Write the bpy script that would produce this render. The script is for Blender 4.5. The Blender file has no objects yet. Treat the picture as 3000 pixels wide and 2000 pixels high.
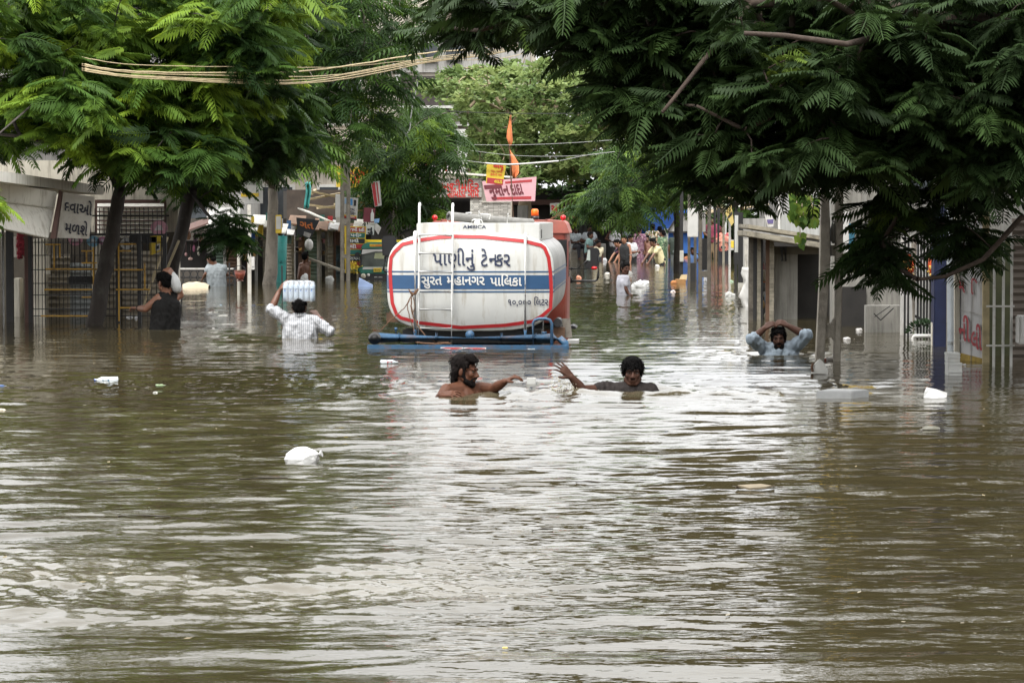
import bpy, bmesh, math, random
import numpy as np
from mathutils import Vector, Matrix, Euler

random.seed(7)
rng = np.random.default_rng(11)
S = bpy.context.scene
COL = S.collection
R = math.radians

# ---------------------------------------------------------------- camera, sky, sun, exposure
F = 8333.0                       # focal length in photograph pixels (3000 px wide)
CAM_H = 1.4
PITCH = math.atan((1000 - 632) / F)
cam = bpy.data.objects.new('camera', bpy.data.cameras.new('camera'))
COL.objects.link(cam)
cam.location = (0, 0, CAM_H)
cam.rotation_euler = (math.pi / 2 - PITCH, 0, 0)
cam.data.sensor_width = 36.0
cam.data.lens = F * 36.0 / 3000.0
cam.data.clip_end = 3000
cam.data.clip_start = 0.1
S.camera = cam

SUN_EL, SUN_AZ = 62.0, 200.0     # overcast: a broad soft sun, high and a little behind the camera
world = bpy.data.worlds.new('World')
S.world = world
world.use_nodes = True
wn = world.node_tree
bg = wn.nodes['Background']
sky = wn.nodes.new('ShaderNodeTexSky')
sky.sky_type = 'NISHITA'
sky.sun_disc = False
sky.sun_elevation = R(SUN_EL)
sky.sun_rotation = R(SUN_AZ)
sky.air_density = 1.0
sky.dust_density = 6.0
sky.ozone_density = 1.0
hs = wn.nodes.new('ShaderNodeHueSaturation')      # a cloud deck takes the blue out of the sky
hs.inputs['Saturation'].default_value = 0.12
wn.links.new(sky.outputs[0], hs.inputs['Color'])
cloud_n = wn.nodes.new('ShaderNodeTexNoise'); cloud_n.inputs['Scale'].default_value = 3.0; cloud_n.inputs['Detail'].default_value = 4
cloud_r = wn.nodes.new('ShaderNodeValToRGB')      # the cloud deck itself, pale grey to white
cloud_r.color_ramp.elements[0].position = 0.3; cloud_r.color_ramp.elements[0].color = (.72, .735, .75, 1)
cloud_r.color_ramp.elements[1].position = 0.7; cloud_r.color_ramp.elements[1].color = (1, 1, 1, 1)
# an overcast sky is three times as bright overhead as at the horizon
tcw = wn.nodes.new('ShaderNodeTexCoord'); sep = wn.nodes.new('ShaderNodeSeparateXYZ'); wn.links.new(tcw.outputs['Generated'], sep.inputs[0])
grad = wn.nodes.new('ShaderNodeMapRange'); grad.inputs[1].default_value = 0.0; grad.inputs[2].default_value = 1.0
grad.inputs[3].default_value = 5.4; grad.inputs[4].default_value = 15.0
wn.links.new(sep.outputs['Z'], grad.inputs[0])
cloud_s = wn.nodes.new('ShaderNodeVectorMath'); cloud_s.operation = 'SCALE'; wn.links.new(grad.outputs[0], cloud_s.inputs['Scale'])
sky_mix = wn.nodes.new('ShaderNodeMix'); sky_mix.data_type = 'RGBA'; sky_mix.inputs[0].default_value = 0.85
wn.links.new(cloud_n.outputs[0], cloud_r.inputs[0]); wn.links.new(cloud_r.outputs[0], cloud_s.inputs[0])
wn.links.new(hs.outputs[0], sky_mix.inputs[6]); wn.links.new(cloud_s.outputs[0], sky_mix.inputs[7])
wn.links.new(sky_mix.outputs[2], bg.inputs[0])
bg.inputs[1].default_value = 0.15

sun = bpy.data.objects.new('sun', bpy.data.lights.new('sun', 'SUN'))
COL.objects.link(sun)
sun.data.energy = 1.5
sun.data.angle = R(14)
sun.data.color = (1.0, 0.97, 0.92)
az = R(SUN_AZ)
sd = Vector((math.sin(az) * math.cos(R(SUN_EL)), math.cos(az) * math.cos(R(SUN_EL)), math.sin(R(SUN_EL))))
sun.rotation_euler = sd.to_track_quat('Z', 'Y').to_euler()

S.view_settings.view_transform = 'Standard'
S.view_settings.look = 'None'
S.view_settings.exposure = 1.18
S.view_settings.gamma = 1.0
S.render.engine = 'CYCLES'
S.cycles.max_bounces = 8
S.cycles.transparent_max_bounces = 8
S.cycles.use_denoising = True
S.cycles.sample_clamp_indirect = 6.0
S.cycles.caustics_reflective = False
S.cycles.caustics_refractive = False

# ---------------------------------------------------------------- helpers
_cp, _sp = math.cos(PITCH), math.sin(PITCH)
def P(px, py, Y):
    """the point at depth Y that the photograph shows at pixel (px, py) of 3000x2000"""
    a = (px - 1500.0) / F; b = (1000.0 - py) / F
    dy = _cp + b * _sp; dz = -_sp + b * _cp
    k = Y / dy
    return Vector((a * k, Y, CAM_H + dz * k))
def WY(py):
    """depth at which the water line shows at row py"""
    b = (1000.0 - py) / F
    dy = _cp + b * _sp; dz = -_sp + b * _cp
    return CAM_H * dy / -dz

def tag(o, label=None, cat=None, group=None, kind=None):
    if label: o['label'] = label
    if cat: o['category'] = cat
    if group: o['group'] = group
    if kind: o['kind'] = kind
    return o
def thing(name, label, cat, loc=(0, 0, 0), rz=0.0, group=None):
    o = bpy.data.objects.new(name, None)
    COL.objects.link(o)
    o.location = loc; o.rotation_euler = (0, 0, rz)
    o.empty_display_size = 0.1
    return tag(o, label, cat, group)
def link(name, me, parent=None):
    o = bpy.data.objects.new(name, me)
    COL.objects.link(o)
    if parent is not None: o.parent = parent
    return o
def copy_tree(o, parent=None):
    c = o.copy(); COL.objects.link(c)
    if parent is not None: c.parent = parent
    for ch in list(o.children): copy_tree(ch, c)
    return c

TMP = bpy.data.scenes.new('work')          # scratch scene in which modifiers and letters are turned into meshes
def baked(ob):
    TMP.collection.objects.link(ob)
    TMP.view_layers[0].update()
    dg = TMP.view_layers[0].depsgraph
    me = bpy.data.meshes.new_from_object(ob.evaluated_get(dg), depsgraph=dg)
    TMP.collection.objects.unlink(ob)
    d = ob.data
    bpy.data.objects.remove(ob)
    if isinstance(d, bpy.types.Mesh): bpy.data.meshes.remove(d)
    else: bpy.data.curves.remove(d)
    return me

# ---------------------------------------------------------------- materials
def rgb(r, g, b):
    """sRGB 0-255 to linear"""
    f = lambda c: (c / 255 / 12.92) if c / 255 <= 0.04045 else ((c / 255 + 0.055) / 1.055) ** 2.4
    return (f(r), f(g), f(b))
_mats = {}
def mat(name, col, rough=0.65, var=0.18, scale=6.0, metal=0.0, bump=0.0, bscale=40.0, dirt=None, dirt_amt=0.5, dscale=3.0,
        streak=False, spec=0.5, trans=0.0, stretch=(1, 1, 1)):
    if name in _mats: return _mats[name]
    m = bpy.data.materials.new(name); m.use_nodes = True
    nt = m.node_tree; N = nt.nodes; L = nt.links
    b = N['Principled BSDF']
    tc = N.new('ShaderNodeTexCoord')
    mp = N.new('ShaderNodeMapping'); mp.inputs['Scale'].default_value = stretch
    L.new(tc.outputs['Object'], mp.inputs[0])
    n = N.new('ShaderNodeTexNoise'); n.inputs['Scale'].default_value = scale; n.inputs['Detail'].default_value = 5
    n.inputs['Roughness'].default_value = 0.6
    L.new(mp.outputs[0], n.inputs['Vector'])
    mx = N.new('ShaderNodeMix'); mx.data_type = 'RGBA'
    mr = N.new('ShaderNodeMapRange'); mr.inputs[1].default_value = 0.3; mr.inputs[2].default_value = 0.7
    L.new(n.outputs[0], mr.inputs[0]); L.new(mr.outputs[0], mx.inputs[0])
    mx.inputs[6].default_value = tuple(c * (1 - var) for c in col) + (1,)
    mx.inputs[7].default_value = tuple(min(1, c * (1 + var)) for c in col) + (1,)
    out = mx.outputs[2]
    if dirt is not None:
        n2 = N.new('ShaderNodeTexNoise'); n2.inputs['Scale'].default_value = dscale; n2.inputs['Detail'].default_value = 8
        n2.inputs['Roughness'].default_value = 0.7
        if streak:
            mp2 = N.new('ShaderNodeMapping'); mp2.inputs['Scale'].default_value = (6, 6, 0.5)
            L.new(tc.outputs['Object'], mp2.inputs[0]); L.new(mp2.outputs[0], n2.inputs['Vector'])
        else:
            L.new(tc.outputs['Object'], n2.inputs['Vector'])
        r2 = N.new('ShaderNodeMapRange'); r2.inputs[1].default_value = 0.62 - 0.22 * dirt_amt; r2.inputs[2].default_value = 0.78 - 0.12 * dirt_amt
        L.new(n2.outputs[0], r2.inputs[0])
        m2 = N.new('ShaderNodeMix'); m2.data_type = 'RGBA'
        L.new(r2.outputs[0], m2.inputs[0]); L.new(out, m2.inputs[6]); m2.inputs[7].default_value = tuple(dirt) + (1,)
        out = m2.outputs[2]
    L.new(out, b.inputs['Base Color'])
    b.inputs['Roughness'].default_value = rough
    b.inputs['Metallic'].default_value = metal
    b.inputs['Specular IOR Level'].default_value = spec
    if trans: b.inputs['Transmission Weight'].default_value = trans
    if bump:
        n3 = N.new('ShaderNodeTexNoise'); n3.inputs['Scale'].default_value = bscale; n3.inputs['Detail'].default_value = 4
        L.new(mp.outputs[0], n3.inputs['Vector'])
        bp = N.new('ShaderNodeBump'); bp.inputs['Strength'].default_value = bump; bp.inputs['Distance'].default_value = 0.02
        L.new(n3.outputs[0], bp.inputs['Height']); L.new(bp.outputs[0], b.inputs['Normal'])
    _mats[name] = m
    return m

# ---------------------------------------------------------------- mesh collector
def basis(d):
    d = Vector(d).normalized()
    a = Vector((0, 0, 1)) if abs(d.z) < 0.9 else Vector((1, 0, 0))
    u = d.cross(a).normalized(); v = u.cross(d).normalized()
    return u, v, d
class MB:
    def __init__(s): s.v = []; s.f = []; s.m = []; s.mats = []; s.cur = 0
    def use(s, m):
        if m not in s.mats: s.mats.append(m)
        s.cur = s.mats.index(m); return s
    def add(s, vs, fs):
        o = len(s.v)
        s.v.extend([tuple(x) for x in vs])
        for f in fs: s.f.append([i + o for i in f]); s.m.append(s.cur)
        return s
    def box(s, c, size, rz=0.0, rot=None):
        hx, hy, hz = size[0] / 2, size[1] / 2, size[2] / 2
        M = rot if rot is not None else Matrix.Rotation(rz, 3, 'Z')
        c = Vector(c)
        vs = [c + M @ Vector((x, y, z)) for x in (-hx, hx) for y in (-hy, hy) for z in (-hz, hz)]
        return s.add(vs, [(0, 1, 3, 2), (4, 6, 7, 5), (0, 4, 5, 1), (2, 3, 7, 6), (0, 2, 6, 4), (1, 5, 7, 3)])
    def bar(s, a, b, w, h=None):
        """square bar between two points"""
        a, b = Vector(a), Vector(b); h = h or w
        u, v, d = basis(b - a)
        vs = [p + u * (sx * w / 2) + v * (sy * h / 2) for p in (a, b) for sx, sy in ((-1, -1), (1, -1), (1, 1), (-1, 1))]
        return s.add(vs, [(3, 2, 1, 0), (4, 5, 6, 7), (0, 1, 5, 4), (1, 2, 6, 5), (2, 3, 7, 6), (3, 0, 4, 7)])
    def tube(s, pts, rad, n=8, cap=True):
        pts = [Vector(p) for p in pts]
        k = len(pts)
        rr = rad if isinstance(rad, (list, tuple)) else [rad] * k
        vs = []; u0 = None
        for i, p in enumerate(pts):
            d = (pts[min(i + 1, k - 1)] - pts[max(i - 1, 0)])
            if d.length < 1e-9: d = Vector((0, 0, 1))
            d.normalize()
            if u0 is None: u, v, _ = basis(d)
            else:
                u = (u0 - d * u0.dot(d))
                u = u.normalized() if u.length > 1e-6 else basis(d)[0]
                v = d.cross(u)
            u0 = u
            for j in range(n):
                t = 2 * math.pi * j / n
                vs.append(p + (u * math.cos(t) + v * math.sin(t)) * rr[i])
        fs = [(i * n + j, i * n + (j + 1) % n, (i + 1) * n + (j + 1) % n, (i + 1) * n + j) for i in range(k - 1) for j in range(n)]
        if cap:
            fs.append(tuple(range(n - 1, -1, -1))); fs.append(tuple(range((k - 1) * n, k * n)))
        return s.add(vs, fs)
    def quad(s, a, b, c, d): return s.add([a, b, c, d], [(0, 1, 2, 3)])
    def prism(s, pts, off):
        """closed slab: polygon pts (3-D) swept by the vector off"""
        pts = [Vector(p) for p in pts]; off = Vector(off); n = len(pts)
        vs = pts + [p + off for p in pts]
        fs = [tuple(range(n - 1, -1, -1)), tuple(range(n, 2 * n))] + [(i, (i + 1) % n, n + (i + 1) % n, n + i) for i in range(n)]
        return s.add(vs, fs)
    def ell(s, c, r, rot=None, nu=14, nv=9):
        c = Vector(c); M = rot if rot is not None else Matrix.Identity(3)
        if not isinstance(r, (tuple, list)): r = (r, r, r)
        vs = [c + M @ Vector((0, 0, -r[2]))]
        for i in range(1, nv):
            ph = -math.pi / 2 + math.pi * i / nv
            for j in range(nu):
                t = 2 * math.pi * j / nu
                vs.append(c + M @ Vector((r[0] * math.cos(ph) * math.cos(t), r[1] * math.cos(ph) * math.sin(t), r[2] * math.sin(ph))))
        vs.append(c + M @ Vector((0, 0, r[2])))
        fs = [(0, 1 + (j + 1) % nu, 1 + j) for j in range(nu)]
        for i in range(nv - 2):
            for j in range(nu):
                a = 1 + i * nu; fs.append((a + j, a + (j + 1) % nu, a + nu + (j + 1) % nu, a + nu + j))
        a = 1 + (nv - 2) * nu; t = len(vs) - 1
        fs += [(a + j, a + (j + 1) % nu, t) for j in range(nu)]
        return s.add(vs, fs)
    def cap(s, a, b, r0, r1, n=12):
        """tapered limb with round ends"""
        a, b = Vector(a), Vector(b)
        d = b - a; L = d.length
        if L < 1e-6: return s.ell(a, r0)
        d.normalize()
        pts, rr = [], []
        for t in (0.0, 0.35, 0.7): pts.append(a - d * r0 * math.cos(t * math.pi / 2)); rr.append(max(1e-4, r0 * math.sin(t * math.pi / 2)))
        pts += [a, b]; rr += [r0, r1]
        for t in (0.7, 0.35, 0.0): pts.append(b + d * r1 * math.cos(t * math.pi / 2)); rr.append(max(1e-4, r1 * math.sin(t * math.pi / 2)))
        return s.tube(pts, rr, n)
    def mesh(s, name):
        me = bpy.data.meshes.new(name)
        me.from_pydata(s.v, [], s.f)
        for m in s.mats: me.materials.append(m)
        if len(s.mats) > 1: me.polygons.foreach_set('material_index', s.m)
        me.update()
        return me
    def build(s, name, m=None, parent=None, smooth=False, bevel=0.0, off=None):
        me = s.mesh(name)
        if m is not None: me.materials.clear(); me.materials.append(m)
        if off is not None: me.transform(Matrix.Translation(Vector(off)))
        if bevel:
            bm = bmesh.new(); bm.from_mesh(me)
            bmesh.ops.bevel(bm, geom=[e for e in bm.edges if e.is_manifold and e.calc_face_angle(0) > 0.6], offset=bevel, segments=2, affect='EDGES', clamp_overlap=True)
            bm.to_mesh(me); bm.free()
        if smooth:
            me.polygons.foreach_set('use_smooth', [True] * len(me.polygons))
        return link(name, me, parent)

def vnoise(co, sc, seed=0):
    """cheap smooth noise on an (n,3) array, about -1..1"""
    r = np.random.default_rng(seed)
    out = np.zeros(len(co))
    for k in range(7):
        d = r.normal(size=3); d /= np.linalg.norm(d)
        out += np.sin(co @ d * sc * r.uniform(.6, 1.6) + r.uniform(0, 6.28))
    return out / 3.5
def meld(name, mb, voxel, m, parent, smooth=5, fold=0.0, fscale=30.0, seed=0, fstretch=(1, 1, 1)):
    """one continuous skin grown over all the rounded pieces in mb"""
    ob = bpy.data.objects.new(name, mb.mesh(name))
    md = ob.modifiers.new('r', 'REMESH'); md.mode = 'VOXEL'; md.voxel_size = voxel
    ms = ob.modifiers.new('s', 'SMOOTH'); ms.factor = 0.5; ms.iterations = smooth
    me = baked(ob)
    n = len(me.vertices)
    if fold and n:
        co = np.empty(n * 3); me.vertices.foreach_get('co', co); co = co.reshape(-1, 3)
        no = np.empty(n * 3); me.vertices.foreach_get('normal', no); no = no.reshape(-1, 3)
        cs = co * np.array(fstretch)
        h = .6 * vnoise(cs, fscale, seed) + .8 * (.45 - np.abs(vnoise(cs + .3, fscale * 1.3, seed + 5))) + .3 * vnoise(cs, fscale * 3.1, seed + 9)
        co = co + no * (h * fold)[:, None]
        me.vertices.foreach_set('co', co.ravel())
    me.materials.clear(); me.materials.append(m)
    me.polygons.foreach_set('use_smooth', [True] * len(me.polygons))
    me.update()
    return link(name, me, parent)

# ---------------------------------------------------------------- lettering
HALF = '\ue000'                 # marks the letter before it as a half form (its stem is cut away)
def text_geo(s, bold=0.0):
    """outlines of one line of text as triangles in the xy plane, letter height 1 font unit; returns verts, faces, width"""
    parts = []; x = 0.0
    chunks = s.split(HALF)
    for ci, ch in enumerate(chunks):
        half = ci < len(chunks) - 1
        for body, cut in (((ch[:-1], False), (ch[-1], True)) if half else ((ch, False),)):
            if not body: continue
            cu = bpy.data.curves.new('t', 'FONT'); cu.body = body; cu.size = 1; cu.offset = bold; cu.resolution_u = 3
            me = baked(bpy.data.objects.new('t', cu))
            vs = [v.co.copy() for v in me.vertices]; fs = [tuple(p.vertices) for p in me.polygons]
            bpy.data.meshes.remove(me)
            if not vs: x += 0.3; continue
            cu = None
            mxx = max(v.x for v in vs)
            if cut:
                bm = bmesh.new(); bv = [bm.verts.new(v) for v in vs]
                for f in fs:
                    try: bm.faces.new([bv[i] for i in f])
                    except ValueError: pass
                xm = mxx - 0.085 - bold
                bmesh.ops.bisect_plane(bm, geom=bm.verts[:] + bm.edges[:] + bm.faces[:], plane_co=(xm, 0, 0), plane_no=(1, 0, 0), clear_outer=True)
                bm.verts.index_update()
                vs = [v.co.copy() for v in bm.verts]; fs = [tuple(v.index for v in f.verts) for f in bm.faces]
                bm.free(); mxx = xm - 0.05
            parts.append(([v + Vector((x, 0, 0)) for v in vs], fs))
            x += mxx + (0.0 if cut else 0.06) + (0.28 if body.endswith(' ') else 0)
    V = []; Fc = []
    for vs, fs in parts:
        o = len(V); V += vs; Fc += [tuple(i + o for i in f) for f in fs]
    x0 = min(v.x for v in V); x1 = max(v.x for v in V)
    return V, Fc, x0, x1
def letters(mb, s, origin, right, up, width=None, height=None, bold=0.0, align='c', place=None, thick=0.0):
    """write s into mb; origin is the middle (align c) or left end of the baseline; width sets the run's length, else height the letter size"""
    V, Fc, x0, x1 = text_geo(s, bold)
    right = Vector(right).normalized(); up = Vector(up).normalized(); origin = Vector(origin)
    k = (width / (x1 - x0)) if width else height
    ky = height if (height and width) else k
    sh = (x0 + x1) / 2 if align == 'c' else x0
    pts = []
    for v in V:
        p = origin + right * ((v.x - sh) * k) + up * (v.y * ky)
        pts.append(place(p) if place else p)
    # faces must look along right x up
    nrm = right.cross(up)
    out = []
    for f in Fc:
        a, b, c = (Vector(pts[i]) for i in f[:3])
        out.append(f if (b - a).cross(c - a).dot(nrm) >= 0 else f[::-1])
    mb.add(pts, out)
    return mb
# ================================================================ SETTING: street bed and flood water
ground = MB()
ground.use(mat('street_bed', (0.07, 0.06, 0.045), .9))
ys = [-60, 30, 60, 78, 110, 900]; zs = [-1.35, -1.35, -0.95, -0.42, -0.25, -0.25]
gv = []; gf = []
for y, z in zip(ys, zs): gv += [(-600, y, z), (600, y, z)]
for i in range(len(ys) - 1): gf.append((2 * i, 2 * i + 1, 2 * i + 3, 2 * i + 2))
ground.add(gv, gf)
tag(ground.build('street', None), kind='structure', label='flooded street bed under the brown water', cat='street')

def water_material():
    m = bpy.data.materials.new('muddy_water'); m.use_nodes = True
    nt = m.node_tree; N = nt.nodes; L = nt.links
    b = N['Principled BSDF']
    tc = N.new('ShaderNodeTexCoord')
    n = N.new('ShaderNodeTexNoise'); n.inputs['Scale'].default_value = 0.35; n.inputs['Detail'].default_value = 4
    L.new(tc.outputs['Object'], n.inputs['Vector'])
    mx = N.new('ShaderNodeMix'); mx.data_type = 'RGBA'
    L.new(n.outputs[0], mx.inputs[0])
    mx.inputs[6].default_value = (0.027, 0.0215, 0.0095, 1); mx.inputs[7].default_value = (0.050, 0.041, 0.021, 1)
    # churned silt where the wake has stirred the water up
    at = N.new('ShaderNodeAttribute'); at.attribute_name = 'churn'
    m2 = N.new('ShaderNodeMix'); m2.data_type = 'RGBA'
    L.new(at.outputs['Fac'], m2.inputs[0]); L.new(mx.outputs[2], m2.inputs[6]); m2.inputs[7].default_value = (0.16, 0.14, 0.10, 1)
    L.new(m2.outputs[2], b.inputs['Base Color'])
    b.inputs['Roughness'].default_value = 0.035
    b.inputs['IOR'].default_value = 1.34
    mp = N.new('ShaderNodeMapping'); mp.inputs['Scale'].default_value = (0.55, 1, 1)
    L.new(tc.outputs['Object'], mp.inputs[0])
    n1 = N.new('ShaderNodeTexNoise'); n1.inputs['Scale'].default_value = 14; n1.inputs['Detail'].default_value = 3
    L.new(mp.outputs[0], n1.inputs['Vector'])
    bp = N.new('ShaderNodeBump'); bp.inputs['Strength'].default_value = 0.16; bp.inputs['Distance'].default_value = 0.02
    L.new(n1.outputs[0], bp.inputs['Height']); L.new(bp.outputs[0], b.inputs['Normal'])
    return m

def make_water():
    rows = [5.5]
    while rows[-1] < 125: rows.append(rows[-1] + max(0.015, rows[-1] ** 2 / 3980 * 0.6))
    rows += [140, 170, 220, 320, 480]
    rows = np.array(rows)
    nc = 620
    s = np.linspace(-1, 1, nc)
    X = s[None, :] * (1.6 + 0.27 * rows[:, None]); Y = np.repeat(rows[:, None], nc, 1)
    Z = np.zeros_like(X)
    r = np.random.default_rng(5)
    def lf(sc, seed):
        q = np.random.default_rng(seed); o = np.zeros_like(X)
        for k in range(6):
            a = q.uniform(0, 6.28); o += np.sin((X * np.cos(a) + Y * np.sin(a)) * sc * q.uniform(.5, 1.6) + q.uniform(0, 6.28))
        return o / 3.0
    calm = 1.0 + 0.35 * lf(0.35, 3)
    # swell and ripples: crests mostly across the view
    wx = X + 0.18 * lf(1.1, 8); wy = Y + 0.18 * lf(1.3, 9)
    for k in range(96):
        lam = 0.06 * (13.0 ** r.uniform(0, 1)); kk = 2 * math.pi / lam
        a = math.pi / 2 + r.normal(0, 0.27)
        slope = 0.0106 * (lam / 0.5) ** -0.12
        ph = r.uniform(0, 6.28)
        fade = np.clip(lam / (rows ** 2 / 3980 * 1.3), 0.0, 1.0)[:, None]
        Z += slope / kk * np.sin(kk * (wx * math.cos(a) + wy * math.sin(a)) + ph) * fade
    Z *= np.clip(calm, .35, 1.6)
    near = np.clip((10.6 - Y) / 1.6, 0, 1)
    Z *= 1 - .55 * near
    for k in range(14):
        lam = r.uniform(.45, 1.3); kk = 2 * math.pi / lam; a = math.pi / 2 + r.normal(0, .16)
        Z += .016 / kk * np.sin(kk * (wx * math.cos(a) + wy * math.sin(a)) + r.uniform(0, 6.28)) * near
    # the near swell is long and smooth
    churn = np.zeros_like(X)
    # a wake curls in from the left edge in the foreground
    edge = 10.15 + 0.25 * np.sin(X * 1.3) + 0.12 * (X + 1) ** 2
    wake = np.exp(-((Y - edge - 0.75) / 0.95) ** 2) * (1 / (1 + np.exp((X - 0.15) * 2.6))) * (Y > edge - 0.35)
    crest = np.exp(-((Y - edge) / 0.16) ** 2) * (1 / (1 + np.exp((X - 0.4) * 2.2)))
    tb = np.zeros_like(X)
    for k in range(40):
        lam = 0.035 * 8 ** r.uniform(0, 1); kk = 2 * math.pi / lam; a = r.uniform(0, 6.28)
        tb += 0.045 / kk * np.sin(kk * (wx * math.cos(a) + wy * math.sin(a)) + r.uniform(0, 6.28))
    Z += wake * tb * .8 + crest * 0.016
    churn = np.maximum(churn, wake * np.clip(0.55 + 0.45 * lf(6.0, 21), 0, 1) * 0.45)
    # choppy patches which throw back the sky
    for (cx, cy, sx, sy, amp) in ((-2.7, 23.6, 3.0, 1.7, .75), (1.1, 24.0, 3.2, .9, .5), (2.0, 42, 6, 7, .45), (.3, 31, 5, 2.4, .4)):
        Z += tb * amp * np.exp(-((X - cx) / sx) ** 2 - ((Y - cy) / sy) ** 2)
    # swimmers push small bow waves, and one line of wash runs off to the right
    for (cx, cy, rad, h) in ((-0.40, 22.0, .42, .018), (0.98, 22.5, .5, .02), (2.62, 28.5, .45, .02), (-2.9, 32.2, .4, .02), (-4.3, 34.8, .4, .02), (-0.62, 50.2, .4, .02)):
        d = np.sqrt((X - cx) ** 2 + ((Y - cy) * 1.0) ** 2)
        for q in range(3): Z += h * (0.75 ** q) * np.exp(-((d - rad - q * .27) / .09) ** 2)
        churn = np.maximum(churn, 0.25 * np.exp(-((d - rad * .8) / .25) ** 2))
    wash = np.exp(-((Y - 22.15 - 0.05 * np.sin(X * 3)) / .13) ** 2) * ((X > -0.5) & (X < 2.1))
    Z += wash * (0.022 + tb * .7); churn = np.maximum(churn, wash * 0.5)
    far = np.clip((rows - 118) / 20, 0, 1)[:, None]
    Z *= 1 - far
    n = X.size
    co = np.stack([X, Y, Z], -1).reshape(-1, 3)
    idx = np.arange(n).reshape(X.shape)
    q = np.stack([idx[:-1, :-1], idx[:-1, 1:], idx[1:, 1:], idx[1:, :-1]], -1).reshape(-1, 4)
    me = np_mesh('flood_water', co, q)
    a = me.attributes.new('churn', 'FLOAT', 'POINT'); a.data.foreach_set('value', churn.ravel().astype(np.float32))
    me.polygons.foreach_set('use_smooth', np.ones(len(q), bool))
    me.materials.append(water_material())
    tag(link('flood_water', me), kind='structure', label='rippled brown flood water filling the street', cat='water')

def np_mesh(name, co, faces):
    """mesh straight from arrays; faces (m, k)"""
    me = bpy.data.meshes.new(name)
    m, k = faces.shape
    me.vertices.add(len(co)); me.vertices.foreach_set('co', np.ascontiguousarray(co, np.float32).ravel())
    me.loops.add(m * k); me.loops.foreach_set('vertex_index', np.ascontiguousarray(faces, np.int32).ravel())
    me.polygons.add(m); me.polygons.foreach_set('loop_start', np.arange(0, m * k, k, dtype=np.int32))
    me.update(calc_edges=True)
    return me
make_water()
# ================================================================ TREES
def leaf_material(name, dark, mid, young, trans=0.35, rough=0.55):
    m = bpy.data.materials.new(name); m.use_nodes = True
    nt = m.node_tree; N = nt.nodes; L = nt.links
    N.remove(N['Principled BSDF'])
    at = N.new('ShaderNodeAttribute'); at.attribute_name = 'age_light'
    cr = N.new('ShaderNodeValToRGB')
    e = cr.color_ramp.elements
    e[0].position = 0.0; e[0].color = tuple(dark) + (1,)
    e[1].position = 1.0; e[1].color = tuple(young) + (1,)
    x = e.new(0.5); x.color = tuple(mid) + (1,)
    L.new(at.outputs['Fac'], cr.inputs[0])
    d = N.new('ShaderNodeBsdfPrincipled'); d.inputs['Roughness'].default_value = rough
    d.inputs['Specular IOR Level'].default_value = 0.18
    t = N.new('ShaderNodeBsdfTranslucent')
    hsv = N.new('ShaderNodeHueSaturation'); hsv.inputs['Value'].default_value = 1.25; hsv.inputs['Hue'].default_value = 0.485
    L.new(cr.outputs[0], hsv.inputs['Color']); L.new(cr.outputs[0], d.inputs['Base Color']); L.new(hsv.outputs[0], t.inputs['Color'])
    mx = N.new('ShaderNodeMixShader'); mx.inputs[0].default_value = trans
    L.new(d.outputs[0], mx.inputs[1]); L.new(t.outputs[0], mx.inputs[2])
    L.new(mx.outputs[0], N['Material Output'].inputs['Surface'])
    return m

def frond_template(droop, pairs, rngk, wide=0.30):
    """a feathery twice-cut leaf of length 1 along x: narrow pinnae in pairs on a bent midrib"""
    V = []; Q = []
    def mid(t): return Vector((t, 0.04 * math.sin(3 * t), 0.10 * t - droop * t * t))
    def quad(a, b, c, d):
        o = len(V); V.extend([a, b, c, d]); Q.append((o, o + 1, o + 2, o + 3))
    for i in range(3):
        a, b = mid(i / 3), mid((i + 1) / 3); w = Vector((0, 0.010, 0))
        quad(a - w, b - w, b + w, a + w)
    for i in range(pairs):
        t = 0.14 + 0.84 * (i + .5) / pairs
        l = wide * math.sin(math.pi * (0.14 + 0.80 * t)) ** 0.7 * rngk.uniform(.85, 1.1)
        for sd in (-1, 1):
            b = mid(t)
            fw = 0.42 + 0.5 * t + rngk.uniform(-.08, .08)
            d = Vector((fw, sd, 0.02)).normalized()
            dr = droop * .9 * t + 0.35 + rngk.uniform(-.1, .1)
            tip = b + d * l + Vector((0, 0, -dr * l))
            mdl = b + d * l * .5 + Vector((0, 0, -dr * l * .25))
            wv = Vector((1, -sd * .3, -.1)).normalized() * 0.034
            quad(b, mdl - wv, tip, mdl + wv)
    return np.array([tuple(v) for v in V]), np.array(Q)
def spray_template(n, rngk, droop=.3, size=.34):
    """a twig of broad pointed leaves, length 1 along x"""
    V = []; Q = []
    for i in range(n):
        t = (i + .6) / n; a = rngk.uniform(0, 6.28)
        b = Vector((t, 0, -droop * t * t))
        d = Vector((rngk.uniform(.1, .8), math.cos(a), math.sin(a) * .6 - .3)).normalized()
        l = size * rngk.uniform(.7, 1.15)
        w = d.cross(Vector((rngk.uniform(-.4, .4), rngk.uniform(-.4, .4), 1))).normalized() * l * .42
        o = len(V)
        V.extend([b, b + d * l * .4 - w, b + d * l, b + d * l * .4 + w]); Q.append((o, o + 1, o + 2, o + 3))
    return np.array([tuple(v) for v in V]), np.array(Q)
_rk = random.Random(3)
FROND = [frond_template(d, 13, _rk, w) for d, w in ((.15, .30), (.35, .32), (.6, .28), (.45, .36))]
FROND_FAR = [frond_template(d, 7, _rk, .34) for d in (.2, .45, .7)]
SPRAY = [spray_template(11, _rk) for _ in range(4)]

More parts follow.
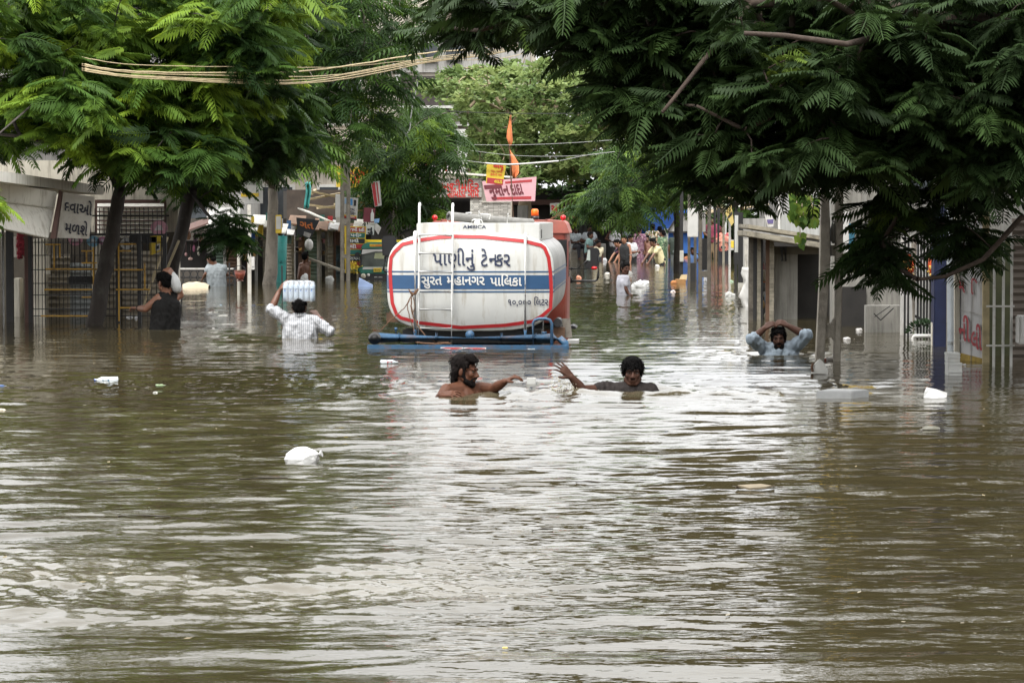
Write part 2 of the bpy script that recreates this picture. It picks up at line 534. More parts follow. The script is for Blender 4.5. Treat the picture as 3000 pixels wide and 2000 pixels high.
def crown_mesh(name, tmpl, pos, dirs, scale, age_light, up=None, roll=0.5):
    """place one leaf template copy per row of pos, heading dirs, into one mesh with an age value per leaf"""
    n = len(pos)
    which = rng.integers(0, len(tmpl), n)
    cos, fcs, ages = [], [], []; off = 0
    x = dirs / np.linalg.norm(dirs, axis=1, keepdims=True)
    upv = np.zeros_like(x); upv[:, 2] = 1
    upv += rng.normal(0, roll, x.shape) * .6
    y = np.cross(upv, x); y /= np.linalg.norm(y, axis=1, keepdims=True) + 1e-9
    z = np.cross(x, y)
    for k, (tv, tq) in enumerate(tmpl):
        sel = np.where(which == k)[0]
        if not len(sel): continue
        v = (tv[None, :, 0:1] * x[sel][:, None, :] + tv[None, :, 1:2] * y[sel][:, None, :] + tv[None, :, 2:3] * z[sel][:, None, :])
        v = v * scale[sel][:, None, None] + pos[sel][:, None, :]
        cos.append(v.reshape(-1, 3))
        q = tq[None] + (np.arange(len(sel)) * len(tv))[:, None, None] + off
        fcs.append(q.reshape(-1, 4)); off += len(sel) * len(tv)
        ages.append(np.repeat(age_light[sel], len(tv)))
    me = np_mesh(name, np.concatenate(cos), np.concatenate(fcs))
    a = me.attributes.new('age_light', 'FLOAT', 'POINT'); a.data.foreach_set('value', np.concatenate(ages).astype(np.float32))
    return me

def in_poly(px, py, poly):
    ins = np.zeros(len(px), bool); n = len(poly)
    for i in range(n):
        x1, y1 = poly[i]; x2, y2 = poly[(i + 1) % n]
        c = ((y1 > py) != (y2 > py)) & (px < (x2 - x1) * (py - y1) / (y2 - y1 + 1e-9) + x1)
        ins ^= c
    return ins
def region(poly, n, Y0, Y1, seed=0):
    """n points inside the solid that has this outline and reaches from depth Y0 to Y1 (evenly thrown, at true size)"""
    r = np.random.default_rng(seed)
    xs = [p[0] for p in poly]; ysv = [p[1] for p in poly]
    out = []
    while len(out) < n:
        m = n * 3
        px = r.uniform(min(xs), max(xs), m); py = r.uniform(min(ysv), max(ysv), m)
        ok = in_poly(px, py, poly)
        for a, b in zip(px[ok], py[ok]):
            out.append(P(a, b, r.uniform(Y0, Y1)))
            if len(out) >= n: break
    return out

def limb(mb, pts, r0, r1, n=9, bend=0.0, seed=0):
    """tapered limb through pts with a little wander"""
    q = random.Random(seed); pts = [Vector(p) for p in pts]
    fine = []
    for a, b in zip(pts[:-1], pts[1:]):
        for k in range(4): fine.append(a.lerp(b, k / 4) + Vector((q.uniform(-1, 1), q.uniform(-1, 1), 0)) * bend)
    fine.append(pts[-1])
    m = len(fine) - 1
    mb.tube(fine, [r0 + (r1 - r0) * (i / m) ** .8 for i in range(m + 1)], n)
    return fine

def tree(name, label, group, base, limbs, clumps, tmpl, leaf, bark, size, per=(8, 12), young=.12, hang=0.2, spread=1.25,
         twig=.010, crown_c=None, top_light=.25, seed=0, topless=False):
    """limbs: list of (points, r0, r1); clumps: twig tips. Each clump is a whorl of leaves at a twig that springs from the nearest limb"""
    q = random.Random(seed)
    root = thing(name, label, 'tree', base, 0, group)
    tb = MB(); nodes = []
    for i, (pts, r0, r1) in enumerate(limbs): nodes += limb(tb, pts, r0, r1, 10, r0 * .12, seed + i)
    T = np.array([tuple(v) for v in nodes])
    C = crown_c or Vector(tuple(np.mean(np.array([tuple(c) for c in clumps]), 0)))
    zs = [c.z for c in clumps]; z0, z1 = min(zs), max(zs)
    pos, dirs, sc, age_light = [], [], [], []
    br = MB()
    # twigs grow outward from the limbs: each clump joins the nearest wood already there, nearest clumps first
    CA = np.array([tuple(c) for c in clumps]); nT = len(T)
    d0 = np.sqrt(((CA[:, None, :] - T[None]) ** 2).sum(2)).min(1)
    order = np.argsort(d0)
    wood = np.concatenate([T, np.zeros_like(CA)]); par = np.full(len(wood), -1); cnt = nT; slot = {}
    for i in order:
        dd = ((wood[:cnt] - CA[i]) ** 2).sum(1); dd[:nT] *= 1.15
        par[cnt] = int(np.argmin(dd)); wood[cnt] = CA[i]; slot[int(i)] = cnt; cnt += 1
    load = np.ones(len(wood))
    for j in range(cnt - 1, nT - 1, -1): load[par[j]] += load[j]
    for i, c in enumerate(clumps):
        cs_ = q.uniform(.75, 1.2)
        j = slot[i]; nb = Vector(wood[par[j]])
        ra = twig * .55 * (load[j] + 1) ** .38; rb = twig * .55 * load[j] ** .38
        mid = nb.lerp(c, .5) + Vector((q.uniform(-.1, .1), q.uniform(-.1, .1), q.uniform(-.02, .12))) * min(1, (c - nb).length)
        br.tube([nb, nb.lerp(mid, .6), mid, c], [ra * 1.15, ra, ra, rb], 5, cap=False)
        out = (c - nb); out.z *= .4
        if out.length < .05: out = c - C
        az0 = math.atan2(out.y, out.x)
        oc = (c - C); patch = .5 + .5 * math.sin(c.x * 2.3 + 1.1 * math.sin(c.z * 2.1 + seed) + seed) * math.cos(c.z * 1.9 + c.y * 1.3 + seed * 2); ca = q.random() ** 2 * .45 + (.3 + .3 * q.random() if patch > 1 - young * (1.35 if oc.y < .3 else .6) - .25 * q.random() * min(1, young * 8) else 0) + top_light * max(0, (c.z - z0) / (z1 - z0 + 1e-6) - .5)  # crown top and camera side coloured brighter to imitate light, besides random leaf age
        for k in range(q.randint(*per)):
            a = az0 + q.gauss(0, spread); e = q.gauss(.14, .17) - hang
            d = Vector((math.cos(a) * math.cos(e), math.sin(a) * math.cos(e), math.sin(e)))
            pos.append(tuple(c + Vector((q.gauss(0, .05), q.gauss(0, .05), q.gauss(0, .05))) - d * size * q.uniform(0, .35))); dirs.append(tuple(d))
            sc.append(size * cs_ * q.uniform(.6, 1.25)); age_light.append(min(1, max(0, ca + q.gauss(0, .08))))
    me = crown_mesh('crown', tmpl, np.array(pos), np.array(dirs), np.array(sc), np.array(age_light))
    me.transform(Matrix.Translation(-Vector(base))); me.materials.append(leaf)
    link('crown', me, root)
    tb.build('trunk', bark, root, smooth=True, off=-Vector(base))
    br.build('branches', bark, root, smooth=True, off=-Vector(base))
    return root

BARK_DARK = mat('bark_dark', (0.026, 0.020, 0.016), .9, .35, 9, bump=.6, bscale=30, stretch=(1, 1, .25), dirt=(0.055, 0.05, 0.042), dscale=5)
BARK_GREY = mat('bark_grey', (0.16, 0.14, 0.115), .9, .35, 9, bump=.6, bscale=30, stretch=(1, 1, .25), dirt=(0.06, 0.05, 0.04), dscale=5)
BARK_TAN = mat('bark_tan', (0.26, 0.20, 0.13), .9, .3, 9, bump=.5, bscale=30, stretch=(1, 1, .25))
LEAF_A = leaf_material('leaf_flame_tree', (0.018, 0.042, 0.011), (0.056, 0.115, 0.017), (0.22, 0.33, 0.03))
LEAF_B = leaf_material('leaf_shade_tree', (0.020, 0.038, 0.012), (0.036, 0.068, 0.017), (0.12, 0.18, 0.024), trans=.22)
LEAF_C = leaf_material('leaf_peepal', (0.10, 0.16, 0.05), (0.19, 0.26, 0.09), (0.36, 0.43, 0.17), trans=.35)
LEAF_D = leaf_material('leaf_far_tree', (0.022, 0.050, 0.015), (0.060, 0.115, 0.024), (0.19, 0.29, 0.045), trans=.35)

# --- left foreground tree: leaning dark trunk behind the fence line, crown over the left of the street
b1 = P(278, 951, 36.6)
T1 = [([Vector((b1.x, b1.y, -1.3)), P(278, 951, 36.6), P(300, 820, 36.7), P(335, 660, 36.8), P(352, 560, 36.8)], .128, .085),
      ([P(352, 560, 36.8), P(300, 400, 36.2), P(180, 220, 35.6), P(40, 60, 35.2), P(-100, -250, 35)], .08, .03),
      ([P(352, 560, 36.8), P(420, 380, 37), P(430, 120, 37), P(470, -200, 37.2), P(480, -700, 37.4)], .08, .03),
      ([P(420, 380, 37), P(560, 260, 36.4), P(700, 140, 36), P(790, 20, 36)], .05, .02),
      ([P(400, 440, 37), P(520, 480, 36), P(640, 470, 35.6)], .04, .015),
      ([P(330, 470, 36.5), P(200, 430, 35), P(60, 400, 34.4), P(-120, 380, 34)], .04, .015)]
c1 = region([(-220, -40), (330, -60), (860, -60), (845, 120), (800, 290), (690, 340), (600, 430), (540, 520), (400, 490), (300, 450), (180, 430), (60, 420), (-60, 410), (-220, 450)], 520, 34.0, 38.4, 1)
c1 += region([(80, 250), (260, 240), (330, 330), (330, 370), (200, 350), (80, 330)], 16, 33.6, 34.4, 2)
c1 += region([(250, 400), (600, 380), (640, 420), (560, 490), (330, 470)], 50, 34.0, 36.0, 3)
c1 += region([(-160, 520), (-60, 520), (-30, 590), (-60, 620), (-160, 610)], 8, 30.5, 31.5, 4)
c1 += region([(180, -1500), (600, -1500), (900, -700), (860, -60), (60, -60)], 210, 36.0, 41.0, 5)
tree('flame_tree', 'leaning dark trunked tree behind the yellow fence with bright feathery young fronds', 'street trees with feathery leaves', tuple(T1[0][0][0]),
     T1, c1, FROND, LEAF_A, BARK_DARK, .48, young=.42, seed=1)

# --- second left tree: darker, behind the first, with a low drooping branch by the railing
b2 = P(478, 930, 38.6)
T2 = [([Vector((b2.x, b2.y, -1.3)), b2, P(492, 830, 38.8), P(530, 690, 39), P(560, 560, 39.2)], .125, .085),
      ([P(560, 560, 39.2), P(640, 430, 40), P(700, 300, 40.5), P(730, 120, 41), P(780, -300, 41)], .08, .03),
      ([P(560, 560, 39.2), P(600, 620, 38.6), P(640, 660, 38.2), P(690, 690, 38)], .03, .012),
      ([P(640, 430, 40), P(780, 420, 40.5), P(860, 440, 41)], .04, .015)]
c2 = region([(480, 300), (760, 250), (880, 260), (900, 420), (870, 480), (760, 520), (700, 490), (640, 570), (560, 590), (470, 520)], 210, 38.4, 42.5, 6)
c2 += region([(620, 630), (690, 610), (740, 670), (725, 720), (670, 730), (630, 690)], 10, 37.4, 38.6, 7)
c2 += region([(480, -500), (1000, -500), (960, 120), (880, 280), (520, 300)], 110, 39, 44, 8)
tree('flame_tree', 'darker tree behind the black vested man, one low branch drooping by the railing', 'street trees with feathery leaves', (b2.x, b2.y, -1.3),
     T2, c2, FROND, LEAF_A, BARK_DARK, .38, young=.07, top_light=.1, seed=2)

# --- third left tree: tall dark crown over the stalls in the middle of the left side
b3 = P(790, 830, 58)
T3 = [([Vector((b3.x, b3.y, -1.0)), b3, P(796, 700, 58), P(800, 560, 58), P(830, 380, 58.5), P(860, 160, 59), P(880, -200, 59)], .17, .05),
      ([P(805, 520, 58), P(900, 440, 57), P(1000, 400, 56)], .06, .02), ([P(830, 380, 58.5), P(940, 250, 57), P(1050, 160, 57)], .06, .02),
      ([P(860, 160, 59), P(960, 40, 58), P(1080, -60, 58)], .06, .02), ([P(805, 560, 58), P(720, 440, 57), P(640, 380, 57)], .06, .02)]
c3 = region([(700, 0), (1000, -40), (1160, -20), (1230, 40), (1150, 190), (1130, 330), (1080, 390), (1060, 420), (1000, 440), (940, 480), (860, 500), (790, 540), (700, 530), (650, 500)], 320, 54, 62, 9)
c3 += region([(700, -700), (1150, -700), (1180, -20), (700, 0)], 110, 55, 62, 10)
tree('flame_tree', 'tall dark tree rising among the stalls left of the tanker', 'street trees with feathery leaves', (b3.x, b3.y, -1.0),
     T3, c3, FROND_FAR, LEAF_A, BARK_GREY, .62, young=.05, top_light=.12, seed=3)

# --- slender pale trunk with drooping fronds just left of the tanker's ladder
b4 = P(1156, 812, 66)
T4 = [([Vector((b4.x, b4.y, -.9)), b4, P(1156, 660, 66), P(1158, 520, 66), P(1162, 380, 66), P(1170, 260, 66)], .085, .04),
      ([P(1158, 520, 66), P(1220, 440, 65.5), P(1300, 400, 65)], .03, .012), ([P(1160, 420, 66), P(1240, 350, 65.5), P(1310, 330, 65)], .03, .012),
      ([P(1158, 540, 66), P(1090, 460, 65.5), P(1060, 430, 65)], .03, .012)]
c4 = region([(1060, 420), (1130, 330), (1200, 290), (1300, 330), (1340, 400), (1330, 450), (1250, 470), (1280, 540), (1230, 600), (1120, 600), (1075, 560)], 110, 63.5, 68, 12)
c4 += region([(1170, 600), (1260, 590), (1290, 640), (1200, 640)], 8, 63.5, 65, 13)
tree('flame_tree', 'slender pale trunked tree with drooping fronds beside the temple gate', 'street trees with feathery leaves', (b4.x, b4.y, -.9),
     T4, c4, FROND_FAR, LEAF_A, BARK_GREY, .66, young=.12, hang=.45, seed=4)

# --- pale broad-leaved peepal behind the temple
b5 = P(1545, 760, 96)
T5 = [([Vector((b5.x, b5.y, -.4)), b5, P(1540, 600, 96), P(1550, 480, 96), P(1600, 380, 96), P(1640, 300, 96)], .30, .14),
      ([P(1600, 380, 96), P(1590, 270, 95), P(1570, 200, 95)], .12, .03), ([P(1640, 300, 96), P(1700, 260, 95), P(1740, 200, 95)], .12, .03),
      ([P(1550, 480, 96), P(1480, 330, 95), P(1420, 220, 95)], .14, .03), ([P(1600, 380, 96), P(1720, 400, 95), P(1820, 390, 94)], .12, .03),
      ([P(1480, 330, 95), P(1380, 280, 94), P(1280, 260, 94)], .08, .02), ([P(1545, 520, 96), P(1450, 440, 95), P(1390, 420, 95)], .1, .02)]
c5 = region([(1240, 250), (1330, 200), (1440, 190), (1600, 180), (1760, 190), (1900, 240), (1930, 340), (1870, 450), (1820, 500), (1700, 520), (1620, 500), (1560, 560), (1430, 520), (1380, 470), (1380, 360), (1330, 290)], 640, 90, 101, 14)
c5 += region([(1600, -60), (1900, -40), (1950, 240), (1500, 200)], 40, 92, 100, 15)
tree('peepal_tree', 'big pale broad leaved tree with tan limbs behind the saffron flag', None, (b5.x, b5.y, -.4),
     T5, c5, SPRAY, LEAF_C, BARK_TAN, .55, per=(7, 11), young=.25, hang=.1, spread=2.0, twig=.022, seed=5)

# --- feathery tree right of centre in front of the blue sheet
b6 = P(1985, 800, 72)
T6 = [([Vector((b6.x, b6.y, -.7)), b6, P(1985, 640, 72), P(1960, 520, 72), P(1900, 430, 72)], .13, .05),
      ([P(1960, 540, 72), P(1890, 520, 71), P(1820, 560, 70.5)], .05, .015), ([P(1970, 560, 72), P(2040, 500, 72), P(2080, 460, 72)], .05, .015)]
c6 = region([(1790, 430), (1880, 380), (2010, 400), (2120, 440), (2120, 560), (2040, 590), (1960, 590), (1900, 610), (1840, 640), (1800, 590), (1770, 520)], 150, 68, 75, 16)
c6 += region([(1700, 560), (1800, 560), (1830, 620), (1760, 640), (1700, 610)], 18, 70, 73, 17)
tree('flame_tree', 'light green feathery tree overhanging the blue sheet and the crowd', 'street trees with feathery leaves', (b6.x, b6.y, -.7),
     T6, c6, FROND_FAR, LEAF_D, BARK_DARK, .66, young=.3, hang=.3, seed=6)

# --- dark trees at the end of the street
b7 = P(1740, 755, 100)
T7 = [([Vector((b7.x, b7.y, -.4)), b7, P(1740, 560, 100), P(1780, 420, 100)], .25, .1), ([P(1740, 560, 100), P(1650, 500, 100)], .1, .03), ([P(1745, 540, 100), P(1880, 470, 100)], .1, .03)]
c7 = region([(1590, 500), (1700, 440), (1860, 420), (2050, 380), (2100, 480), (2000, 600), (1880, 640), (1740, 630), (1620, 590)], 170, 97, 106, 18)
tree('shade_tree', 'dark dense tree at the end of the street above the sitting men', None, (b7.x, b7.y, -.4),
     T7, c7, SPRAY, LEAF_D, BARK_DARK, .6, per=(8, 12), young=.02, hang=.1, spread=2.0, twig=.02, seed=7)

# --- huge dark tree whose boughs hang over the whole right half; its trunk stands outside the frame
bx = Vector((7.2, 24.5, -1.35))
T8 = [([bx, Vector((7.15, 24.5, 1.2)), Vector((6.9, 24.4, 3.0)), Vector((6.4, 24.2, 4.2))], .30, .22),
      ([Vector((6.9, 24.4, 3.0)), P(2700, 60, 22.9), P(2520, -10, 22.9), P(2330, 5, 22.9), P(2200, 10, 22.9), P(1980, -40, 22.9)], .09, .03),
      ([P(2520, -10, 22.9), P(2560, 110, 22.6), P(2480, 130, 21.9), P(2300, 105, 21.9), P(2180, 98, 21.9)], .03, .018),
      ([P(2700, 60, 22.9), P(2600, 130, 22.6), P(2480, 30, 22.4), P(2400, -20, 22.1)], .04, .02),
      ([Vector((6.9, 24.4, 3.0)), P(2900, 300, 23.6), P(2700, 290, 23.6), P(2480, 300, 22.9), P(2300, 280, 22.9), P(2180, 262, 22.9)], .06, .02),
      ([P(2180, 380, 22.6), P(2120, 350, 22.6), P(2040, 310, 22.6)], .02, .012),
      ([P(2300, 280, 22.9), P(2250, 350, 22.6), P(2180, 380, 22.6)], .025, .015),
      ([P(2980, 480, 22.9), P(2880, 450, 22.9), P(2800, 380, 22.9), P(2750, 300, 23.6)], .02, .014),
      ([Vector((7.0, 24.4, 2.2)), P(2990, 640, 23.9), P(2880, 760, 23.9), P(2770, 810, 23.9), P(2690, 818, 23.9)], .03, .014),
      ([P(1980, -40, 22.9), P(1760, 20, 22.9), P(1560, 50, 23.4), P(1400, 90, 23.6), P(1300, 80, 23.9)], .035, .014),
      ([P(2200, 10, 22.9), P(2060, 180, 22.6), P(1940, 330, 22.4)], .03, .014),
      ([Vector((6.4, 24.2, 4.2)), Vector((5.2, 25, 5.4)), Vector((4.0, 25.5, 6.4)), Vector((3.4, 26, 7.6))], .16, .05),
      ([Vector((6.4, 24.2, 4.2)), Vector((6.6, 24.5, 6)), Vector((6.4, 25, 8))], .16, .05)]
c8 = region([(1330, -80), (1700, -80), (2150, -80), (2200, 530), (2120, 560), (2040, 545), (1990, 430), (1880, 370), (1800, 310), (1780, 190), (1640, 110), (1560, 60), (1460, 40), (1370, 10)], 440, 22.6, 26.2, 20)
c8 += region([(2150, -60), (3160, -60), (3160, 540), (2960, 520), (2860, 520), (2700, 470), (2560, 500), (2460, 490), (2330, 530), (2200, 530)], 780, 22.2, 26.8, 21)
c8 += region([(1270, 0), (1420, -20), (1460, 90), (1400, 110), (1290, 60)], 22, 24.2, 25.4, 22)
c8 += region([(2540, 520), (2960, 540), (2930, 640), (2820, 680), (2700, 650), (2640, 720), (2600, 770), (2570, 770), (2560, 700), (2580, 620)], 24, 24.2, 26.0, 23)
c8 += region([(2540, 720), (2600, 690), (2640, 770), (2600, 820), (2550, 800)], 9, 24.0, 25.2, 24)
c8 += region([(2800, 680), (2900, 650), (2920, 740), (2830, 780)], 8, 24.6, 25.6, 25)
for k in range(430):
    a, rr = random.uniform(0, 6.28), math.sqrt(random.random())
    c8.append(Vector((5.9 + 3.2 * rr * math.cos(a), 25.5 + 5.0 * rr * math.sin(a), 4.1 + 4.2 * random.random() * (1.1 - .6 * rr))))
tree('shade_tree', 'huge dark tree whose feathery boughs overhang the right half of the street', None, tuple(bx),
     T8, c8, FROND, LEAF_B, mat('bark_brown', (0.050, 0.034, 0.025), .9, .3, 9, bump=.5, bscale=30), .37, young=.03, top_light=0.0, seed=8)

# --- trees lining the street nearer the camera, outside the frame, that the water mirrors
def side_tree(x, y, h, w, label, n, seed, lm):
    q = random.Random(seed)
    b = Vector((x, y, -1.35))
    Tt = [([b, b + Vector((0, 0, 2.6)), b + Vector((.2, .2, 4.2)), b + Vector((.1, .3, h))], .2, .05)]
    for k in range(6):
        a = k * 1.05 + q.random(); Tt.append(([b + Vector((.1, .1, 3 + k * .35)), b + Vector((math.cos(a) * w * .5, math.sin(a) * w * .5, 4.2 + k * .4)), b + Vector((math.cos(a) * w * .9, math.sin(a) * w * .9, 4.4 + k * .5))], .08, .02))
    cl = []
    for k in range(n):
        a, rr = q.uniform(0, 6.28), q.random() ** .5
        cl.append(b + Vector((math.cos(a) * w * rr, math.sin(a) * w * rr, 3.6 + (h - 3.2) * q.random() * (1.15 - .6 * rr))))
    tree('shade_tree', label, None, tuple(b), Tt, cl, FROND_FAR, lm, BARK_DARK, .8, per=(6, 9), young=.05, seed=seed, twig=.014)

b9 = P(2150, 752, 104)
T9 = [([Vector((b9.x, b9.y, -.4)), b9, P(2150, 600, 104), P(2160, 480, 104)], .22, .08), ([P(2150, 600, 104), P(2080, 540, 103)], .08, .03), ([P(2155, 580, 104), P(2230, 520, 103)], .08, .03)]
c9 = region([(2040, 480), (2120, 400), (2260, 420), (2320, 560), (2280, 700), (2180, 740), (2100, 720), (2050, 620)], 120, 101, 108, 30)
tree('shade_tree', 'dark bushy tree closing the far street behind the bamboo roofed stall', None, (b9.x, b9.y, -.4), T9, c9, SPRAY, LEAF_D, BARK_DARK, .7, per=(8, 12), young=.02, hang=.1, spread=2.0, twig=.02, seed=9)
side_tree(6.9, 15.0, 7.5, 3.0, 'shade tree on the right bank nearer the camera, mirrored in the water', 190, 41, LEAF_B)
side_tree(7.0, 8.0, 7.5, 3.2, 'shade tree on the right bank beside the camera', 170, 42, LEAF_B)
side_tree(7.6, 33.0, 8.0, 2.8, 'shade tree behind the barred fence at far right', 170, 45, LEAF_B)
side_tree(-7.4, 10.0, 7.5, 3.2, 'shade tree on the left bank beside the camera', 150, 44, LEAF_A)
# ================================================================ WATER TANKER
WHITE_P = mat('white_paint', (0.55, 0.55, 0.525), .38, .05, 5, dirt=(0.34, 0.30, 0.23), dirt_amt=.45, dscale=2.0, streak=True, bump=.12, bscale=3.5)
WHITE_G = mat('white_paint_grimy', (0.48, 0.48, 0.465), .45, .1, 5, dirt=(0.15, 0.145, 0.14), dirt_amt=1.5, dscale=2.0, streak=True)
WHITE_T = mat('white_tube', (0.64, 0.64, 0.62), .4, .06, 9, dirt=(0.30, 0.24, 0.18), dirt_amt=.15, dscale=9)
RED_P = mat('red_band', (0.40, 0.022, 0.025), .4, .1, 8)
CAB_P = mat('cab_red', (0.20, 0.034, 0.020), .5, .15, 5, dirt=(0.20, 0.075, 0.05), dirt_amt=.6, dscale=5)
CAB_TOP = mat('cab_roof', (0.33, 0.095, 0.07), .6, .2, 6, dirt=(0.25, 0.12, 0.10), dirt_amt=.5, dscale=5)
NAVY_P = mat('navy_band', (0.025, 0.075, 0.165), .45, .08, 8)
NAVY_T = mat('navy_letters', (0.012, 0.02, 0.055), .5, .05, 8)
WHITE_L = mat('white_letters', (0.62, 0.62, 0.60), .5, .05, 8)
BLUE_P = mat('blue_steel', (0.024, 0.08, 0.155), .5, .25, 10, dirt=(0.12, 0.07, 0.045), dirt_amt=.5, dscale=9, bump=.2, bscale=60)
BLACK_P = mat('black_plastic', (0.012, 0.012, 0.013), .45, .2, 10)
BLACK_G = mat('black_glass', (0.01, 0.011, 0.012), .12, .1, 5)
HOSE_M = mat('ribbed_hose', (0.21, 0.205, 0.19), .8, .2, 12, bump=.5, bscale=90)
RUST = mat('rusty_steel', (0.11, 0.06, 0.035), .85, .4, 12, dirt=(0.05, 0.035, 0.03))
ROPE = mat('brown_rope', (0.13, 0.07, 0.04), .95, .3, 40)
GREYMET = mat('grey_steel', (0.30, 0.30, 0.29), .5, .2, 9, dirt=(.16, .12, .08))
AMBER = mat('amber_lens', (0.75, 0.16, 0.015), .25, .1, 9)
RED_LENS = mat('red_lens', (0.5, 0.012, 0.015), .25, .1, 9)

def make_tanker():
    Y0 = 30.4; ppm = 8333 / Y0; Z0 = 1.25
    X0 = P(1377, 800, Y0).x
    root = thing('water_tanker', 'white water tanker lorry with red cab, seen from behind, its wheels under the flood', 'tanker lorry', (X0, Y0, -Z0), R(-2.7))
    off = (0, 0, Z0)
    def tl(zx, zy):                       # enlarged-photo grid to metres on the rear plane
        p = P(1000 + zx / 3.136, 550 + zy / 3.136, Y0); return p.x - X0, p.z
    xl, zt = tl(425, 415); xr, zb = tl(1945, 1312)
    cx, cz = (xl + xr) / 2, (zt + zb) / 2; hw, hh = (xr - xl) / 2, (zt - zb) / 2
    NP = 3.7; L = 5.0; DISH = 0.085
    def sup(t, k=1.0):
        c, s = math.cos(t), math.sin(t)
        return cx + hw * k * math.copysign(abs(c) ** (2 / NP), c), cz + hh * k * math.copysign(abs(s) ** (2 / NP), s)
    def rho(x, z): return (abs((x - cx) / hw) ** NP + abs((z - cz) / hh) ** NP) ** (1 / NP)
    def dish(x, z): 
        q = min(1.0, rho(x, z)); return -DISH * (1 - q ** 2.4)
    def onto(p, lift=.004): return Vector((p.x, dish(p.x, p.z) - lift, p.z))
    # shell
    n = 72; t = MB(); vs = []; fs = []
    ks = [0.02, .15, .3, .45, .6, .72, .82, .90, .955, .985, 1.0]
    rings = [[(x, dish(x, z), z) for x, z in (sup(2 * math.pi * j / n, k) for j in range(n))] for k in ks]
    rings += [[(x, y, z) for x, z in (sup(2 * math.pi * j / n, k) for j in range(n))] for y, k in ((.02, 1.012), (.05, 1.012), (.06, 1.0), (1.2, 1.0), (2.5, 1.0), (L - .1, 1.0), (L, .96), (L + .12, .7), (L + .16, .02))]
    for r_ in rings: vs += r_
    for i in range(len(rings) - 1):
        for j in range(n): fs.append((i * n + j, i * n + (j + 1) % n, (i + 1) * n + (j + 1) % n, (i + 1) * n + j))
    fs.append(tuple(range(n)))
    t.use(WHITE_P).add(vs, fs)
    tank = t.build('tank', None, root, smooth=True, off=off)
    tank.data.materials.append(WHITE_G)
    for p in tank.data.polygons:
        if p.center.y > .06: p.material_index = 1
    # blue bands on the dish and along the flank
    def band(z0, z1, y0=0.0):
        b = MB(); m = 40; vs = []; fs = []
        for i in range(m + 1):
            for z in (z0, (z0 + z1) / 2, z1):
                w = hw * (1 - abs((z - cz) / hh) ** NP) ** (1 / NP) * .998
                x = cx - w + 2 * w * i / m
                vs.append(onto(Vector((x, 0, z)), .003))
        for i in range(m): fs += [(i * 3, (i + 1) * 3, (i + 1) * 3 + 1, i * 3 + 1), (i * 3 + 1, (i + 1) * 3 + 1, (i + 1) * 3 + 2, i * 3 + 2)]
        b.add(vs, fs)
        for sd in (-1, 1):
            vs = []; fs = []
            for i, y in enumerate((.0, .02, .05, .06, L * .5, L - .1)):
                for z in (z0, (z0 + z1) / 2, z1):
                    kk = 1.012 if .01 < y < .055 else 1.0
                    w = hw * kk * (1 - abs((z - cz) / hh) ** NP) ** (1 / NP) + .003
                    vs.append((cx + sd * w, y, z))
                if i:
                    a = (i - 1) * 3
                    for q in (0, 1): fs.append((a + q, a + q + 1, a + q + 4, a + q + 3) if sd < 0 else (a + q, a + q + 3, a + q + 4, a + q + 1))
            b.add(vs, fs)
        return b
    for za, zb_ in ((770 + 7, 764), (930, 802), (960, 946)):
        z0, z1 = tl(0, za)[1], tl(0, zb_)[1]
        band(min(z0, z1), max(z0, z1)).build('blue_band', NAVY_P, tank, off=off)
    # red outline band
    path = [(455, 640), (487, 590), (560, 520), (740, 478), (900, 455), (1040, 447), (1300, 452), (1680, 490), (1835, 528), (1868, 552), (1905, 640), (1922, 780), (1930, 950), (1922, 1108), (1845, 1175), (1760, 1225), (1500, 1262), (1100, 1283), (720, 1240), (545, 1195), (505, 1160), (467, 1060), (452, 900), (447, 760)]
    pts = [Vector((tl(*q)[0], 0, tl(*q)[1])) for q in path]
    fine = []
    for i in range(len(pts)):
        a, b = pts[i], pts[(i + 1) % len(pts)]
        for k in range(5): fine.append(a.lerp(b, k / 5))
    rb = MB(); vs = []; m = len(fine)
    for i in range(m):
        d = (fine[(i + 1) % m] - fine[i - 1]).normalized(); nr = Vector((d.z, 0, -d.x)) * .0185
        vs += [onto(fine[i] - nr, .007), onto(fine[i] + nr, .007)]
    rb.add(vs, [(2 * i, 2 * i + 1, (2 * i + 3) % (2 * m), (2 * i + 2) % (2 * m)) for i in range(m)])
    rb.build('red_outline', RED_P, tank, off=off)
    # lettering
    up = (0, 0, 1); rt = (1, 0, 0)
    def line(s, x0, x1, zy, m, h=None, bold=.012):
        a, z = tl(x0, zy); b, _ = tl(x1, zy)
        lt = MB(); letters(lt, s, ((a + b) / 2, 0, z), rt, up, width=b - a, height=h, bold=bold, place=lambda p: onto(p, .010)); lt.build('lettering', m, tank, off=off)
    line('પાણીનું', 845, 1232, 712, NAVY_T, .205); line('ટેન' + HALF + 'કર', 1287, 1557, 718, NAVY_T, .205)
    line('સુરત', 738, 930, 890, WHITE_L, .14, .02); line('મહાનગર', 975, 1322, 890, WHITE_L, .14, .02); line('પાિલકા', 1372, 1660, 898, WHITE_L, .14, .02)
    line('૧૦,૦૦૦ િલટર', 1535, 1902, 1078, NAVY_T, .105, .01)
    # long white top box with the maker's name
    bx0, bz1 = tl(680, 325); bx1, bz0 = tl(1820, 440)
    tb = MB(); tb.box(((bx0 + bx1) / 2, 2.3, (bz0 + bz1) / 2 - .03), (bx1 - bx0, 4.3, bz1 - bz0 + .06))
    box = tb.build('top_box', WHITE_P, root, bevel=.008, off=off)
    la = MB().use(NAVY_T); a, z = tl(1120, 375); b, _ = tl(1312, 375)
    letters(la, 'AMBICA', ((a + b) / 2, .145, z), rt, up, width=(b - a) * 1.12, height=.05, bold=.014)
    la.build('lettering', None, box, off=off)
    gb = MB(); a0, z1 = tl(1718, 385); a1, z0 = tl(1832, 470)
